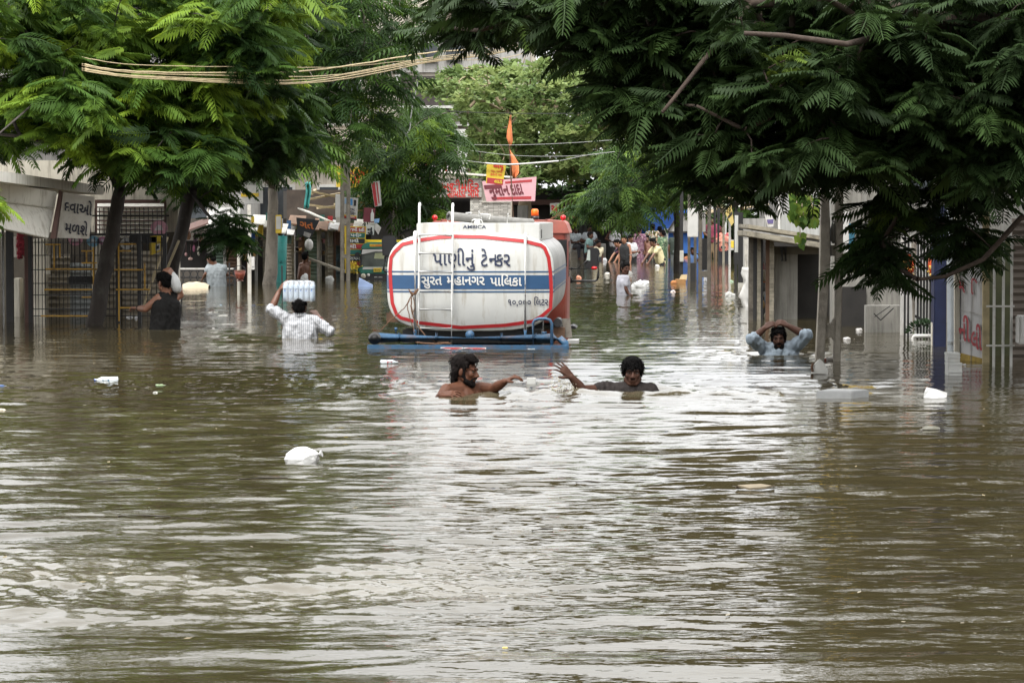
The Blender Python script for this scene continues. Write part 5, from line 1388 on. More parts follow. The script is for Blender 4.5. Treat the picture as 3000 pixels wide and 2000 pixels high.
def left_fence():
    Y = 37.3
    a = P(85, 690, Y)
    root, off = rooted('iron_fence', 'rusty yellow and black iron grille fence standing in the water at left', 'fence', (P(290, 950, Y).x, Y, -1.3))
    X = lambda px: P(px, 800, Y).x
    Zp = lambda py: P(300, py, Y).z
    b = MB(); rnd = random.Random(5)
    x = 90
    while x < 490:
        b.tube([(X(x), Y, -1.2), (X(x) + rnd.uniform(-.01, .01), Y, Zp(692 if x < 268 else 696 + rnd.uniform(-6, 10)))], .0075, 6); x += rnd.choice((9, 11, 13, 15))
    b.build('bars', BLKIRON, root, off=off, smooth=True)
    b = MB()
    for x0, x1 in ((265, 495),):
        x = x0
        while x < x1: b.tube([(X(x), Y + .05, Zp(688)), (X(x), Y + .05, Zp(606 + (x % 7)))], .008, 6); x += 13
        for y in (632, 688): b.bar((X(x0 - 6), Y + .05, Zp(y)), (X(x1), Y + .05, Zp(y)), .022)
    b.build('upper_grille', BLKIRON, root, off=off)
    b = MB()
    for y in (710, 748, 790, 830, 864, 905, 925): b.bar((X(88), Y - .012, Zp(y)), (X(488), Y - .012, Zp(y)), .012)
    b.build('black_rails', BLKIRON, root, off=off)
    b = MB()
    for x0, y0, x1, y1 in ((135, 716, 180, 716), (160, 716, 160, 790), (135, 788, 285, 788), (240, 735, 275, 735), (255, 735, 255, 770), (275, 725, 275, 860), (240, 770, 285, 770), (130, 848, 285, 848), (349, 712, 349, 940), (335, 790, 420, 790), (340, 848, 440, 848), (335, 715, 400, 715), (120, 925, 270, 925), (240, 870, 270, 870), (350, 901, 420, 901), (350, 735, 385, 735), (425, 770, 425, 850), (177, 720, 177, 755)):
        b.bar((X(x0), Y - .03, Zp(y0)), (X(x1), Y - .03, Zp(y1)), .019)
    b.build('yellow_rails', YELIRON, root, off=off)
    for x, w in ((88, .05), (345, .055), (408, .05), (482, .05)):
        post(MB(), x, 685, Y + .02, w).build('post', BLKIRON, root, off=off)
    return root
left_fence()
board('signboard', 'hanging cream signboard with two lines of dark blue lettering at left', 'sign', [(184, 563), (278, 577), (262, 700), (168, 697)], [36.0, 36.4, 36.4, 36.0], SIGN_C,
      [('દવાઓ', .52, .43, .86, .20, LET_K, .018), ('મળશે', .54, .90, .70, .20, LET_K, .018)], bevel=.006)
board('billboard', 'yellow hoarding almost hidden behind the dark boughs on the right', 'hoarding', [(2430, 300), (2560, 310), (2555, 520), (2430, 515)], 33, SIGN_Y, strips=[(.1, .7, .9, .8, SIGN_R)])
for (x, y, r, cols, lab) in ((221, 702, 21, ((.50, .22, .30), (.55, .5, .5)), 'round pink printed packet hanging left of the leaning trunk'), (273, 707, 19, ((.16, .34, .48), (.5, .55, .6)), 'round pale blue printed packet hanging beside the pink one'),
                              (300, 705, 14, ((.42, .16, .28), (.5, .4, .5)), 'small magenta packet hanging at the trunk edge'), (371, 714, 19, ((.55, .55, .55), (.10, .10, .16)), 'round white printed packet with dark figure hanging right of the trunk'),
                              (466, 668, 25, ((.50, .24, .30), (.55, .52, .52)), 'large pink printed packet hanging high in the yellow fence')):
    Y = 38.2; c = P(x, y, Y); root, off = rooted('hanging_packet', lab, 'packet', c, 'round printed packets hung along the fence')
    R0 = r * Y / F; m = MB(); m.tube([(c.x, c.y, c.z), (c.x, c.y + .01, c.z)], R0, 24); m.v = [(v[0], v[1], v[2]) for v in m.v]
    mm = MB(); pts = [(c.x + R0 * math.cos(t), c.y, c.z + R0 * math.sin(t) * .85) for t in np.linspace(0, 6.283, 24, endpoint=False)]
    mm.prism(pts, (0, .015, 0)); mm.build('face', mat('packet%d' % x, cols[0], .4, .2, 10), root, off=off)
    k = MB(); k.prism([(c.x - R0 * .55, c.y - .004, c.z - R0 * .3), (c.x + R0 * .5, c.y - .004, c.z - R0 * .25), (c.x + R0 * .3, c.y - .004, c.z + R0 * .3), (c.x - R0 * .2, c.y - .004, c.z + R0 * .4)], (0, -.003, 0)); k.build('print', mat('packetprint%d' % x, cols[1], .5, .2, 10), root, off=off)
    t = MB(); t.tube([(c.x, c.y, c.z + R0 * .85), (c.x, c.y, c.z + R0 + .12)], .004, 5); t.build('string', BLKIRON, root, off=off)
board('banner', 'yellow printed cloth banner hanging inside the left fence', 'banner', [(439, 692), (472, 690), (473, 734), (439, 750)], 38.0, SIGN_Y, strips=[(.5, .5, .9, .9, SIGN_W), (.55, .6, .8, .8, SIGN_K)])
for lab, a, b, w in (('pale bamboo pole leaning against the fence left of the wading man', (432, 862), (490, 695), .06), ('short pale pole leaning behind the dark trunk above the white bag', (488, 792), (524, 705), .05)):
    m = MB(); p, q = P(a[0], a[1], 37.9), P(b[0], b[1], 38.1); root, off = rooted('bamboo_pole', lab, 'pole', p)
    m.tube([p + (p - q) * .5, p, q], w * .35, 8); m.build('shaft', BAMBOO, root, off=off, smooth=True)
def bx(name, label, cat, x0, y0, x1, y1, Y, d, m, group=None, rim=True, child='case', rimmat=None):
    a, b = P(x0, y0, Y), P(x1, y1, Y); c = (a + b) / 2; root, off = rooted(name, label, cat, (c.x, Y + d / 2, b.z), group)
    MB().box((c.x, Y + d / 2, c.z), (abs(b.x - a.x), d, abs(a.z - b.z))).build(child, m, root, off=off, bevel=min(.012, abs(b.x - a.x) * .08))
    if rim:
        w = abs(b.x - a.x); h = abs(a.z - b.z)
        MB().box((c.x, Y - .004, c.z + h * .08), (w * .8, .012, h * .7)).build('cover', rimmat or m, root, off=off, bevel=.004)
    return root
bx('meter_box', 'tall cream electric meter box on the first cream column', 'meter box', 127, 747, 148, 803, 39.1, .12, CREAM)
bx('meter_box', 'pale meter box under the hood beside the red garland', 'meter box', 33, 694, 50, 754, 38.4, .12, PALE)
bx('wooden_box', 'long dark box hanging in the fence left of the tree trunk', 'box', 200, 809, 273, 833, 37.9, .15, BLKIRON)
bx('black_canopy', 'black awning roll stretched above the fence at the leaning poles', 'awning', 378, 690, 462, 712, 38.0, .25, BLKIRON, rim=False)
def garland():
    m = MB(); rnd = random.Random(8)
    for k in range(60):
        t = k / 60; c = P(52 + rnd.uniform(0, 26), 685 + 70 * t, 38.2); m.ell(c, rnd.uniform(.018, .035), nu=6, nv=4)
    tag(m.build('garland', mat('red_flowers', (.22, .018, .03), .8, .4, 20)), 'dried red flower garland hanging under the hood at left', 'garland')
garland()

# ---------------------------------------------------------------- LEFT: middle distance stalls
def stalls_left():
    root, off = rooted('kiosk', 'dark open kiosk behind the ringed railing left of centre', 'kiosk', (P(600, 800, 60).x, 60, -1.0))
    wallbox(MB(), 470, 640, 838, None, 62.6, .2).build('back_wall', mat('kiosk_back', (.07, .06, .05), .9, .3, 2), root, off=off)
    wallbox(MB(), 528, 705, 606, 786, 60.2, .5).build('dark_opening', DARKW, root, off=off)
    wallbox(MB(), 606, 660, 622, None, 60.0, .3).build('pillar', GREYW, root, off=off)
    slats(MB(), 783, 690, 812, None, 61.5, .09).build('roller_shutter', SHUT_G, root, off=off)
    slats(MB(), 640, 690, 690, None, 62, .1).build('roller_shutter', SHUT, root, off=off)
    c = [P(505, 690, 59), P(612, 652, 59), P(612, 652, 60.8) + Vector((0, 0, .12)), P(505, 690, 60.8) + Vector((0, 0, .12))]
    MB().prism(c, (0, 0, -.03)).build('roof', BROWNW, root, off=off)
    # hanging goods in the opening
    rnd = random.Random(6)
    for k, (x, y, w, h, col) in enumerate(((552, 690, 16, 26, (.38, .22, .15)), (572, 696, 12, 30, (.10, .06, .10)), (568, 728, 8, 22, (.32, .10, .18)), (582, 735, 10, 30, (.42, .40, .34)), (545, 745, 8, 12, (.45, .25, .25)), (558, 758, 14, 10, (.50, .34, .30)), (535, 700, 12, 40, (.08, .08, .07)), (590, 700, 14, 18, (.30, .16, .12)))):
        c = P(x, y, 59.9); m = MB(); m.ell(c, (w * .5 * 60 / F, .05, h * .5 * 60 / F), nu=8, nv=5)
        m.tube([c, c + Vector((0, 0, .3))], .006, 5)
        tag(m.build('hanging_toy', mat('toy%d' % k, col, .6, .2, 12), None, smooth=True), ['pinkish round', 'dark slim', 'magenta', 'pale upright', 'small pink', 'low pale pink', 'dark tall', 'reddish brown'][k] + ' bundle of goods hung in the dark kiosk', 'hanging goods', 'goods hung in the kiosk')
    # white awning and signs over it
    root, off = rooted('awning', 'sagging white cloth awning over the kiosk at left', 'awning', P(660, 640, 58))
    m = MB(); vs = []; n = 12
    for i in range(n + 1):
        u = i / n; sag = .18 * math.sin(u * math.pi)
        a = P(612 + 96 * u, 612 - 4 * u, 60.5); b = P(610 + 92 * u, 655 - 18 * u, 58); b.z -= sag
        vs += [a, a.lerp(b, .5) - Vector((0, 0, sag * .4)), b]
    m.add(vs, [(i * 3 + j, i * 3 + 3 + j, i * 3 + 4 + j, i * 3 + 1 + j) for i in range(n) for j in (0, 1)])
    o = m.build('cloth', SIGN_W, root, off=off, smooth=True); o.modifiers.new('thick', 'SOLIDIFY').thickness = .02
    m = MB()
    for u in (612, 702): m.tube([P(u, 612, 60.5), P(u, 830, 60.5)], .025, 6)
    m.build('pole', WOODW, root, off=off)
stalls_left()
board('billboard', 'white hoarding with a grey vehicle picture seen through the left trees', 'hoarding', [(690, 488), (770, 488), (770, 596), (690, 596)], 61, SIGN_W, strips=[(.05, .06, .95, .12, NAVY_P), (.15, .28, .9, .5, GREYW), (.2, .72, .85, .82, SIGN_Y)])
def ring_rail():
    Y = 57.4; root, off = rooted('railing', 'iron railing with a row of rings along a white rail by the grey shirted man', 'railing', (P(600, 830, Y).x, Y, -1.0))
    MB().bar(P(522, 787, Y), P(690, 787, Y), .03).build('rail', WHIRON, root, off=off)
    m = MB(); x = 526
    while x < 690:
        for y in (803, 822):
            c = P(x, y, Y); m.tube([(c.x + .07 * math.cos(t), Y, c.z + .07 * math.sin(t)) for t in np.linspace(0, 6.283, 15)], .011, 5, cap=False)
        x += 21
    m.build('rings', BLKIRON, root, off=off)
    m = MB()
    for y in (793, 813, 834): m.bar(P(522, y, Y + .02), P(690, y, Y + .02), .018)
    m.build('bars', BLKIRON, root, off=off)
    for x in (524, 606, 688): post(MB(), x, 785, Y, .05).build('post', BLKIRON, root, off=off)
ring_rail()
for lab, x, yt, yb, Y, w in (('slim whitewashed concrete post with the red bucket beside it', 698, 640, 866, 50, .045), ('taller whitewashed concrete post right of the red bucket', 730, 600, 862, 51, .065)):
    root, off = rooted('concrete_post', lab, 'post', (P(x, 800, Y).x, Y, -1.2)); post(MB(), x, yt, Y, w).build('shaft', CONC_W, root, off=off, bevel=.006)
for lab, x, yt, Y, w in (('thin black iron rod standing in the water right of the grey shirted man', 672, 770, 49, .03), ('thin black iron rod standing in front of the teal pipe', 826, 778, 47.5, .028), ('thin black rod by the black vested man', 532, 830, 44, .03)):
    root, off = rooted('iron_rod', lab, 'rod', (P(x, 800, Y).x, Y, -1.2)); post(MB(), x, yt, Y, w, n=7, x2=x + 1).build('shaft', BLKIRON, root, off=off)
bx('notice_plate', 'small white plate fixed to the taller concrete post', 'plate', 736, 752, 746, 790, 50.8, .02, SIGN_W)
def bucket(x0, x1, y0, y1, Y):
    a, b = P(x0, y0, Y), P(x1, y1, Y); c = (a + b) / 2; h = a.z - b.z; r = (b.x - a.x) / 2
    root, off = rooted('bucket', 'red brown plastic bucket hanging between the two whitewashed posts', 'bucket', (c.x, Y, b.z))
    m = MB(); m.tube([(c.x, Y, b.z), (c.x, Y, b.z + h * .5), (c.x, Y, a.z), (c.x, Y, a.z), (c.x, Y, b.z + .03)], [r * .7, r * .85, r, r * .93, r * .62], 18)
    m.build('pail', mat('red_brown_plastic', (.20, .045, .025), .5, .15, 6, dirt=(.08, .03, .02), dirt_amt=.4), root, off=off, smooth=True)
    MB().tube([(c.x, Y, a.z - .01), (c.x, Y, a.z + .012)], r * 1.05, 18).build('rim', RUST, root, off=off)
    MB().tube([(c.x + r * math.cos(t), Y, a.z + r * .9 * math.sin(t)) for t in np.linspace(0, math.pi, 9)], .006, 5).build('handle', BLKIRON, root, off=off)
bucket(686, 720, 793, 823, 49.8)
def teal_pipe():
    Y = 60; root, off = rooted('teal_pipe', 'thick teal painted pipe column standing in the water left of the stalls', 'pipe', (P(825, 800, Y).x, Y, -1.0))
    a = P(828, 691, Y); MB().tube([(P(823, 800, Y).x, Y, -1.0), P(823, 828, Y), P(826, 755, Y), a], .098, 18).build('shaft', TEAL, root, off=off, smooth=True)
    MB().tube([P(825.4, 770, Y), P(825.5, 764, Y)], .106, 18).build('collar', TEAL, root, off=off, smooth=True)
teal_pipe()
bx('fuse_box', 'yellow topped white fuse box on the trunk above the teal pipe', 'fuse box', 807, 630, 825, 684, 57.6, .08, SIGN_Y, rimmat=SIGN_W)

def stall_row():
    root, off = rooted('stall_row', 'ramshackle row of dark stalls with roller shutters left of the auto rickshaw', 'stall', (P(950, 800, 66).x, 66, -1.0))
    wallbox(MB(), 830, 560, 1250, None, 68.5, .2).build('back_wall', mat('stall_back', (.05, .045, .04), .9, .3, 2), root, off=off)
    slats(MB(), 914, 684, 948, None, 66.5, .085).build('roller_shutter', SHUT_G, root, off=off)
    slats(MB(), 845, 700, 880, None, 67, .09).build('roller_shutter', SHUT, root, off=off)
    for x, w in ((938, .06), (895, .05), (880, .09), (862, .05), (1042, .06), (1180, .07)): post(MB(), x, 640, 66, w).build('post', GREYW if w < .08 else RUST, root, off=off)
    b = MB()
    for p0, p1 in (((910, 560), (1010, 582)), ((905, 600), (1020, 615)), ((980, 598), (1120, 606)), ((912, 568), (925, 556)), ((1020, 590), (1125, 600)), ((1050, 575), (1095, 545)), ((900, 585), (1000, 566)), ((930, 610), (1060, 596)), ((1010, 620), (1115, 612))):
        b.bar(P(p0[0], p0[1], 64.5), P(p1[0], p1[1], 65.5), .06, .04)
    b.build('roof_beams', BAMBOO, root, off=off)
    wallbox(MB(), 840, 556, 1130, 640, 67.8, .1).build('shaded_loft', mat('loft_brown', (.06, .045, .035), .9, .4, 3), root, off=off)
    MB().prism([P(872, 608, 63.5), P(955, 643, 63.5), P(980, 651, 64.5), P(906, 618, 65)], (0, 0, -.03)).build('sheet_awning', PALE, root, off=off)
    MB().prism([P(1168, 690, 64), P(1218, 668, 64), P(1222, 660, 66), P(1180, 676, 66)], (0, 0, -.03)).build('dark_awning', BLKIRON, root, off=off)
    MB().bar(P(905, 758, 63), P(1010, 795, 62.5), .05).build('plank', WOODW, root, off=off)
    return root
stall_row()
bx('blank_board', 'blank white board on the stall roof left of the paper poster', 'board', 982, 569, 1008, 638, 63.6, .03, SIGN_W, rim=False)
board('signboard', 'dark tilted hanging sign with orange letters under the sheet awning', 'sign', [(868, 637), (936, 645), (909, 702), (872, 685)], 63.2, SIGN_K, [('ગત', .55, .52, .6, .22, LET_O, .03)], strips=[(.45, .72, .9, .95, GREYW)])
board('poster', 'white paper poster with blue figures and red and yellow foot on the lattice pole', 'poster', [(1008, 577), (1049, 580), (1046, 647), (1006, 643)], 62.0, SIGN_W,
      [('ધર્મ', .5, .58, .6, .09, LET_K, .03), ('નાળીયેર', .5, .76, .75, .08, LET_K, .03), ('પેસ્ટીકલ', .5, .885, .6, .05, LET_W, .02)],
      strips=[(.05, .05, .40, .30, mat('sky_blue_print', (.30, .45, .62))), (.45, .06, .62, .34, mat('blue_print', (.05, .22, .48))), (.72, .10, .88, .36, SIGN_K), (.04, .78, .96, .84, SIGN_Y), (.04, .83, .96, .92, SIGN_R), (.04, .92, .96, .99, SIGN_K)])
board('signboard', 'big yellow sign with red lettering behind the tree above the stalls', 'sign', [(985, 486), (1080, 492), (1080, 552), (985, 548)], 66, SIGN_Y, [('ગાયત્રી', .5, .4, .8, .2, LET_R, .03), ('ડેરી', .5, .85, .5, .2, LET_R, .03)])
board('signboard', 'narrow tilted red and white sign hung on the right end of the stalls', 'sign', [(1086, 534), (1112, 530), (1118, 602), (1098, 606)], 63.5, SIGN_W, strips=[(.05, .02, .45, .98, SIGN_R), (.6, .05, .75, .9, SIGN_R)])
def bottle_poster():
    r = board('poster', 'maroon poster with a pale bottle picture on the stall front', 'poster', [(1066, 608), (1100, 610), (1096, 652), (1064, 650)], 63.2, SIGN_M)
    m = MB(); Y = 63.18; b = Vector(r.location)
    m.prism([P(x, y, Y) for x, y in ((1086, 648), (1086, 626), (1089, 620), (1089, 613), (1092, 613), (1092, 620), (1096, 626), (1095, 649))], (0, -.004, 0)); m.build('bottle_print', SIGN_W, r, off=-b)
bottle_poster()
board('signboard', 'small grey sign with one black letter beside the menu board', 'sign', [(1074, 658), (1097, 661), (1095, 688), (1072, 686)], 63.0, SIGN_W, [('નુ', .5, .75, .75, .17, SIGN_K, .04)])
def paper_flag():
    m = MB(); Y = 62.6; m.prism([P(x, y, Y) for x, y in ((1100, 650), (1117, 667), (1108, 687), (1098, 672))], (0, .02, 0)); tag(m.build('paper_flag', SIGN_W), 'torn white paper diamond fluttering beside the menu board', 'paper')
    m = MB(); m.prism([P(x, y, Y) for x, y in ((1095, 642), (1112, 640), (1110, 652), (1098, 655))], (0, .02, 0)); tag(m.build('paper_flag', mat('pale_blue_paper', (.20, .36, .58), .6)), 'pale blue scrap hanging over the white paper diamond', 'paper')
    m = MB(); vs = []
    for i in range(9):
        u = i / 8
        for j in range(6): vs.append(P(893 + 14 * u + 3 * math.sin(j), 535 + 15 * j + 3 * math.sin(i * 1.3), 63 + .05 * math.sin(i * 1.6)))
    m.add(vs, [(i * 6 + j, i * 6 + 6 + j, i * 6 + 7 + j, i * 6 + 1 + j) for i in range(8) for j in range(5)])
    o = m.build('cloth', mat('turquoise_cloth', (.10, .48, .45), .8, .15, 6), None, smooth=True); o.modifiers.new('t', 'SOLIDIFY').thickness = .015
    tag(o, 'turquoise cloth hanging from the stall roof beams', 'cloth')
paper_flag()
board('menu_board', 'tall yellow framed menu board with red green and black rows of lettering', 'menu board', [(1009, 662), (1073, 664), (1066, 798), (1010, 800)], 63.4, SIGN_Y,
      [('જાબી દહી', .56, .105, .75, .10, LET_W, .03), ('પનીર', .55, .225, .5, .10, LET_W, .03), ('માવો', .42, .345, .5, .10, LET_W, .03), ('ઘી', .42, .468, .3, .10, LET_W, .03), ('ફ્રાયમ', .45, .72, .6, .10, LET_W, .02)],
      strips=[(.12, .025, .96, .125, SIGN_R), (.12, .145, .96, .245, SIGN_G), (.12, .265, .96, .365, SIGN_K), (.12, .385, .96, .485, SIGN_R), (.12, .505, .96, .605, SIGN_G), (.12, .625, .96, .745, SIGN_K), (.12, .765, .96, .865, SIGN_R), (.12, .885, .96, .97, SIGN_G)])
def lattice_pole(label, x0, x1, yt, Y, topw, lean=0, zb=-1.3, webs=(), w=.10, m=CONC, m2=None, legs=(1, 1)):
    """concrete pole of two legs joined by webs"""
    root, off = rooted('lattice_pole', label, 'concrete pole', (P((x0 + x1) / 2, 800, Y).x, Y, zb))
    a0, a1 = P(x0, yt, Y), P(x1, yt, Y)
    lx0 = a0.x + lean; lx1 = a1.x + lean
    xs = ((a0.x, lx0), (a1.x, lx1)); b = MB()
    wy = w * 1.2
    for (t, bt), lw in zip(xs, legs): b.bar((bt, Y, zb), (t, Y, a0.z), w * lw, wy)
    for zt, zb_ in webs:
        z1, z0 = P(x0, zt, Y).z, P(x0, zb_, Y).z
        f1 = (z1 - zb) / (a0.z - zb)
        b.box(((a0.x + a1.x) / 2 + lean * (1 - f1), Y, (z0 + z1) / 2), (abs(a1.x - a0.x), wy * .8, z1 - z0))
    b.build('shaft', m, root, off=off, bevel=.012)
    return root
lattice_pole('weathered lattice pole in front of the tall menu board carrying the paper poster', 1003, 1021, 470, 61.8, 0, lean=-.02, webs=((470, 560), (640, 660), (745, 757)), w=.07)

def stall_clutter():
    """shop fronts of the left stalls: shutters, door posts, shelves, curtains and crates, one small stall after another"""
    rnd = random.Random(77)
    cols = [SHUT, SHUT_G, mat('rust_brown_tin', (.13, .075, .045), .8, .3, 5), mat('faded_blue_tin', (.10, .17, .22), .7, .2, 4, dirt=(.09, .08, .06), dirt_amt=.6), mat('faded_green_tin', (.10, .15, .11), .7, .2, 4, dirt=(.08, .07, .05), dirt_amt=.6), PALE, CREAM]
    x = 622; k = 0; seen = set()
    while x < 1062:
        w = rnd.choice((24, 30, 36, 44)); Y = rnd.uniform(61.3, 62.2) if x < 830 else rnd.uniform(65.2, 66.2)
        top = rnd.uniform(640, 672); a = P(x, top, Y); b = P(x + w - 3, top, Y)
        roof_m, roof_n = rnd.choice(((PALE, 'cream'), (GREYMET, 'grey steel'), (cols[2], 'rusty brown'), (SIGN_W, 'white')))
        shut = rnd.random() < .6; shut_m, shut_n = rnd.choice(list(zip(cols, ('tan', 'grey', 'rust brown', 'faded blue', 'faded green', 'cream', 'pale plaster'))))
        spot = next(t for lim, t in ((650, 'behind the right end of the ringed railing'), (690, 'just left of the red bucket'), (720, 'directly behind the red bucket'), (760, 'behind the taller whitewashed post'), (803, 'left of the teal pipe'), (848, 'behind the teal pipe'), (886, 'left of the bare backed man'), (920, 'under the tilted dark sign'), (960, 'behind the leaning plank'), (1000, 'left of the paper poster'), (1038, 'behind the menu board'), (1200, 'beside the auto rickshaw')) if x + w / 2 < lim)
        label = roof_n + ' roofed stall with ' + (shut_n + ' shutter ' if shut else 'open shelves ') + spot
        if label in seen: label = 'narrow second ' + label
        seen.add(label)
        root, off = rooted('market_stall', label, 'stall', (a.x + w * .5 * Y / F, Y, -1.0))
        MB().prism([(a.x - .08, Y - .55, a.z - .10), (b.x + .08, Y - .55, a.z - .12 - rnd.uniform(0, .08)), (b.x + .08, Y + .3, a.z + .06), (a.x - .08, Y + .3, a.z + .08)], (0, 0, .025)).build('tin_roof', roof_m, root, off=off)
        post(MB(), x, top, Y - .1, .06).build('post', rnd.choice((GREYW, RUST, WOODW)), root, off=off)
        if shut: slats(MB(), x + 2, top + 10, x + w - 4, None, Y + .12, rnd.uniform(.07, .10)).build('shutter', shut_m, root, off=off)
        else:
            wallbox(MB(), x + 2, top + 6, x + w - 4, None, Y + .5, .1).build('dark_inside', DARKW, root, off=off)
            for q in range(3):
                yy = top + 25 + q * 34; MB().bar(P(x + 2, yy, Y + .3), P(x + w - 4, yy, Y + .3), .04).build('shelf', WOODW, root, off=off)
                for g in range(3):
                    c = P(x + 5 + g * (w - 10) / 3 + rnd.uniform(0, 3), yy - 6, Y + .25); MB().box(c, (rnd.uniform(.05, .12), .1, rnd.uniform(.06, .13))).build('packet', mat('shelf_goods%d' % (g + q * 3), [(.4, .1, .06), (.5, .42, .1), (.12, .25, .35), (.45, .42, .38), (.2, .3, .12), (.45, .2, .25), (.35, .33, .3), (.15, .1, .08), (.5, .3, .1)][g + q * 3], .6), root, off=off)
        if rnd.random() < .7:
            c0 = P(x + rnd.uniform(4, w - 8), top + 8, Y - .3); cw = rnd.uniform(.10, .22); chh = rnd.uniform(.2, .5); m = MB(); vs = []
            for i in range(6):
                for j in range(4): vs.append(c0 + Vector((cw * (i / 5 - .5) * (1 - .15 * j / 3), .025 * math.sin(i * 2.1 + j), -chh * j / 3)))
            m.add(vs, [(i * 4 + j, i * 4 + 4 + j, i * 4 + 5 + j, i * 4 + 1 + j) for i in range(5) for j in range(3)]); m.build('hanging_cloth', rnd.choice((SIGN_W, SIGN_R, BLUE_T, cols[4], BROWNW, SIGN_Y, GREYW)), root, off=off, smooth=True)
        if rnd.random() < .6:
            p0 = P(x + 3, top - 14, Y - .5); m = MB(); m.box((p0.x + w * .35 * Y / F, Y - .5, p0.z), (w * .6 * Y / F, .03, rnd.uniform(.12, .2))); m.build('name_board', rnd.choice((SIGN_W, SIGN_Y, SIGN_R, NAVY_P, SIGN_G)), root, off=off)
        x += w; k += 1
stall_clutter()

# ---------------------------------------------------------------- LEFT: auto rickshaw
def rickshaw():
    Y = 62.6
    q = lambda x, y, dy=0.0: P(700 + x / 3.485, 400 + y / 3.485, Y + dy)
    cxp = 1545
    base = q(cxp, 1600); base.z = -1.05
    root, off = rooted('auto_rickshaw', 'green and yellow auto rickshaw half hidden by the tanker, wheels under water', 'auto rickshaw', (base.x, Y + 1.2, -1.05))
    Xc = base.x
    def mir(x): return 2 * cxp - x
    YEL = mat('yellow_canopy', (.78, .58, .03), .6, .1, 5, dirt=(.5, .36, .05), dirt_amt=.3); GRN = mat('rickshaw_green', (.02, .16, .115), .4, .12, 6, dirt=(.05, .07, .05), dirt_amt=.3)
    m = MB(); m.prism([q(1182, 1400, .9), q(1182, 1085, .9), q(1210, 1058, .9), q(mir(1210), 1058, .9), q(mir(1182), 1085, .9), q(mir(1182), 1400, .9)], (0, 1.5, 0)); m.build('canopy', YEL, root, off=off, bevel=.03)
    m = MB(); m.prism([q(x, y) for x, y in ((1240, 1150), (1262, 1100), (1310, 1082), (mir(1310), 1082), (mir(1262), 1100), (mir(1240), 1150))], (0, .9, 0)); m.build('roof_front', GRN, root, off=off, bevel=.02)
    m = MB(); m.prism([q(x, y, -.01) for x, y in ((1335, 1098), (1480, 1098), (1480, 1122), (1335, 1126))], (0, .02, 0)); sg = m.build('name_strip', SIGN_Y, root, off=off)
    m = MB(); letters(m, 'નમ શિવાય', q(1408, 1120, -.022), (1, 0, 0), (0, 0, 1), width=.28, height=.05, bold=.02); m.build('lettering', LET_R, sg, off=Vector((0, 0, 0)) + off)
    m = MB(); m.prism([q(x, y, -.02) for x, y in ((1262, 1152), (mir(1262), 1152), (mir(1250), 1196), (1400, 1172), (1250, 1203))], (0, .03, 0)); m.build('sun_strip', SIGN_W, root, off=off)
    m = MB(); m.prism([q(x, y, .02) for x, y in ((1243, 1328), (1252, 1160), (mir(1252), 1160), (mir(1243), 1328))], (0, .03, 0)); m.build('windscreen', mat('dull_glass', (.07, .08, .07), .12, .4, 3), root, off=off)
    m = MB(); m.prism([q(x, y, .04) for x, y in ((1380, 1245), (1390, 1190), (1500, 1185), (1500, 1250))], (0, -.03, 0)); m.build('inside_panel', mat('pale_seat', (.32, .34, .20)), root, off=off)
    fr = MB(); fr.bar(q(1244, 1328), q(1256, 1155), .035); fr.bar(q(mir(1244), 1328), q(mir(1256), 1155), .035); fr.bar(q(1256, 1155), q(mir(1256), 1155), .035); fr.bar(q(cxp, 1155), q(cxp, 1328), .02); fr.build('windscreen_frame', BLACK_P, root, off=off)
    m = MB(); m.prism([q(x, y, -.05) for x, y in ((1236, 1330), (mir(1236), 1330), (mir(1225), 1405), (1225, 1405))], (0, .9, 0)); m.build('front_body', GRN, root, off=off, bevel=.03)
    m = MB(); m.prism([q(x, y, -.06) for x, y in ((1268, 1332), (mir(1268), 1332), (mir(1262), 1352), (1262, 1356))], (0, .02, 0)); m.build('white_band', SIGN_W, root, off=off)
    m = MB(); m.prism([q(x, y, -.075) for x, y in ((1375, 1342), (1455, 1340), (1455, 1380), (1375, 1382))], (0, .02, 0)); npl = m.build('number_plate', SIGN_Y, root, off=off)
    m = MB(); letters(m, 'GJ 5 AU', q(1415, 1370, -.083), (1, 0, 0), (0, 0, 1), width=.13, height=.055, bold=.02); m.build('lettering', SIGN_K, npl, off=off)
    m = MB(); m.prism([q(x, y, -.08) for x, y in ((1222, 1402), (mir(1222), 1402), (mir(1212), 1600), (1212, 1600))], (0, .95, 0)); m.build('black_front', BLACK_P, root, off=off, bevel=.02)
    m = MB(); letters(m, 'MA UMA', q(1425, 1440, -.086), (1, 0, 0), (0, 0, 1), width=.18, height=.035, bold=.02); m.build('lettering', SIGN_W, root, off=off)
    for x, y, r, mm in ((1270, 1424, .058, mat('headlamp_glass', (.45, .42, .33), .15)), (1321, 1414, .036, SIGN_W)):
        for xx in (x, mir(x)): MB().ell(q(xx, y, -.08), (r, .03, r)).build('headlight', mm, root, off=off, smooth=True)
    m = MB(); m.tube([q(1210, 1206, .1), q(1210, 1206, .125)], .055, 16); mo = m.build('mirror', BLACK_P, root, off=off); MB().tube([q(1212, 1222, .1), q(1225, 1290, .1), q(1245, 1320, .1)], .010, 6).build('mirror_stalk', BLACK_P, mo, off=off)
    rnd = random.Random(9); m = MB()
    for k in range(70):
        c = q(1175 + rnd.gauss(0, 26), 1322 + rnd.gauss(0, 24), -.05 + rnd.uniform(-.08, .08)); d = Vector((rnd.uniform(-1, 1), rnd.uniform(-1, 1), rnd.uniform(-1, .4))).normalized() * .10
        s = d.cross(Vector((0, 1, .3))).normalized() * .016; m.quad(c, c + d * .5 + s, c + d, c + d * .5 - s)
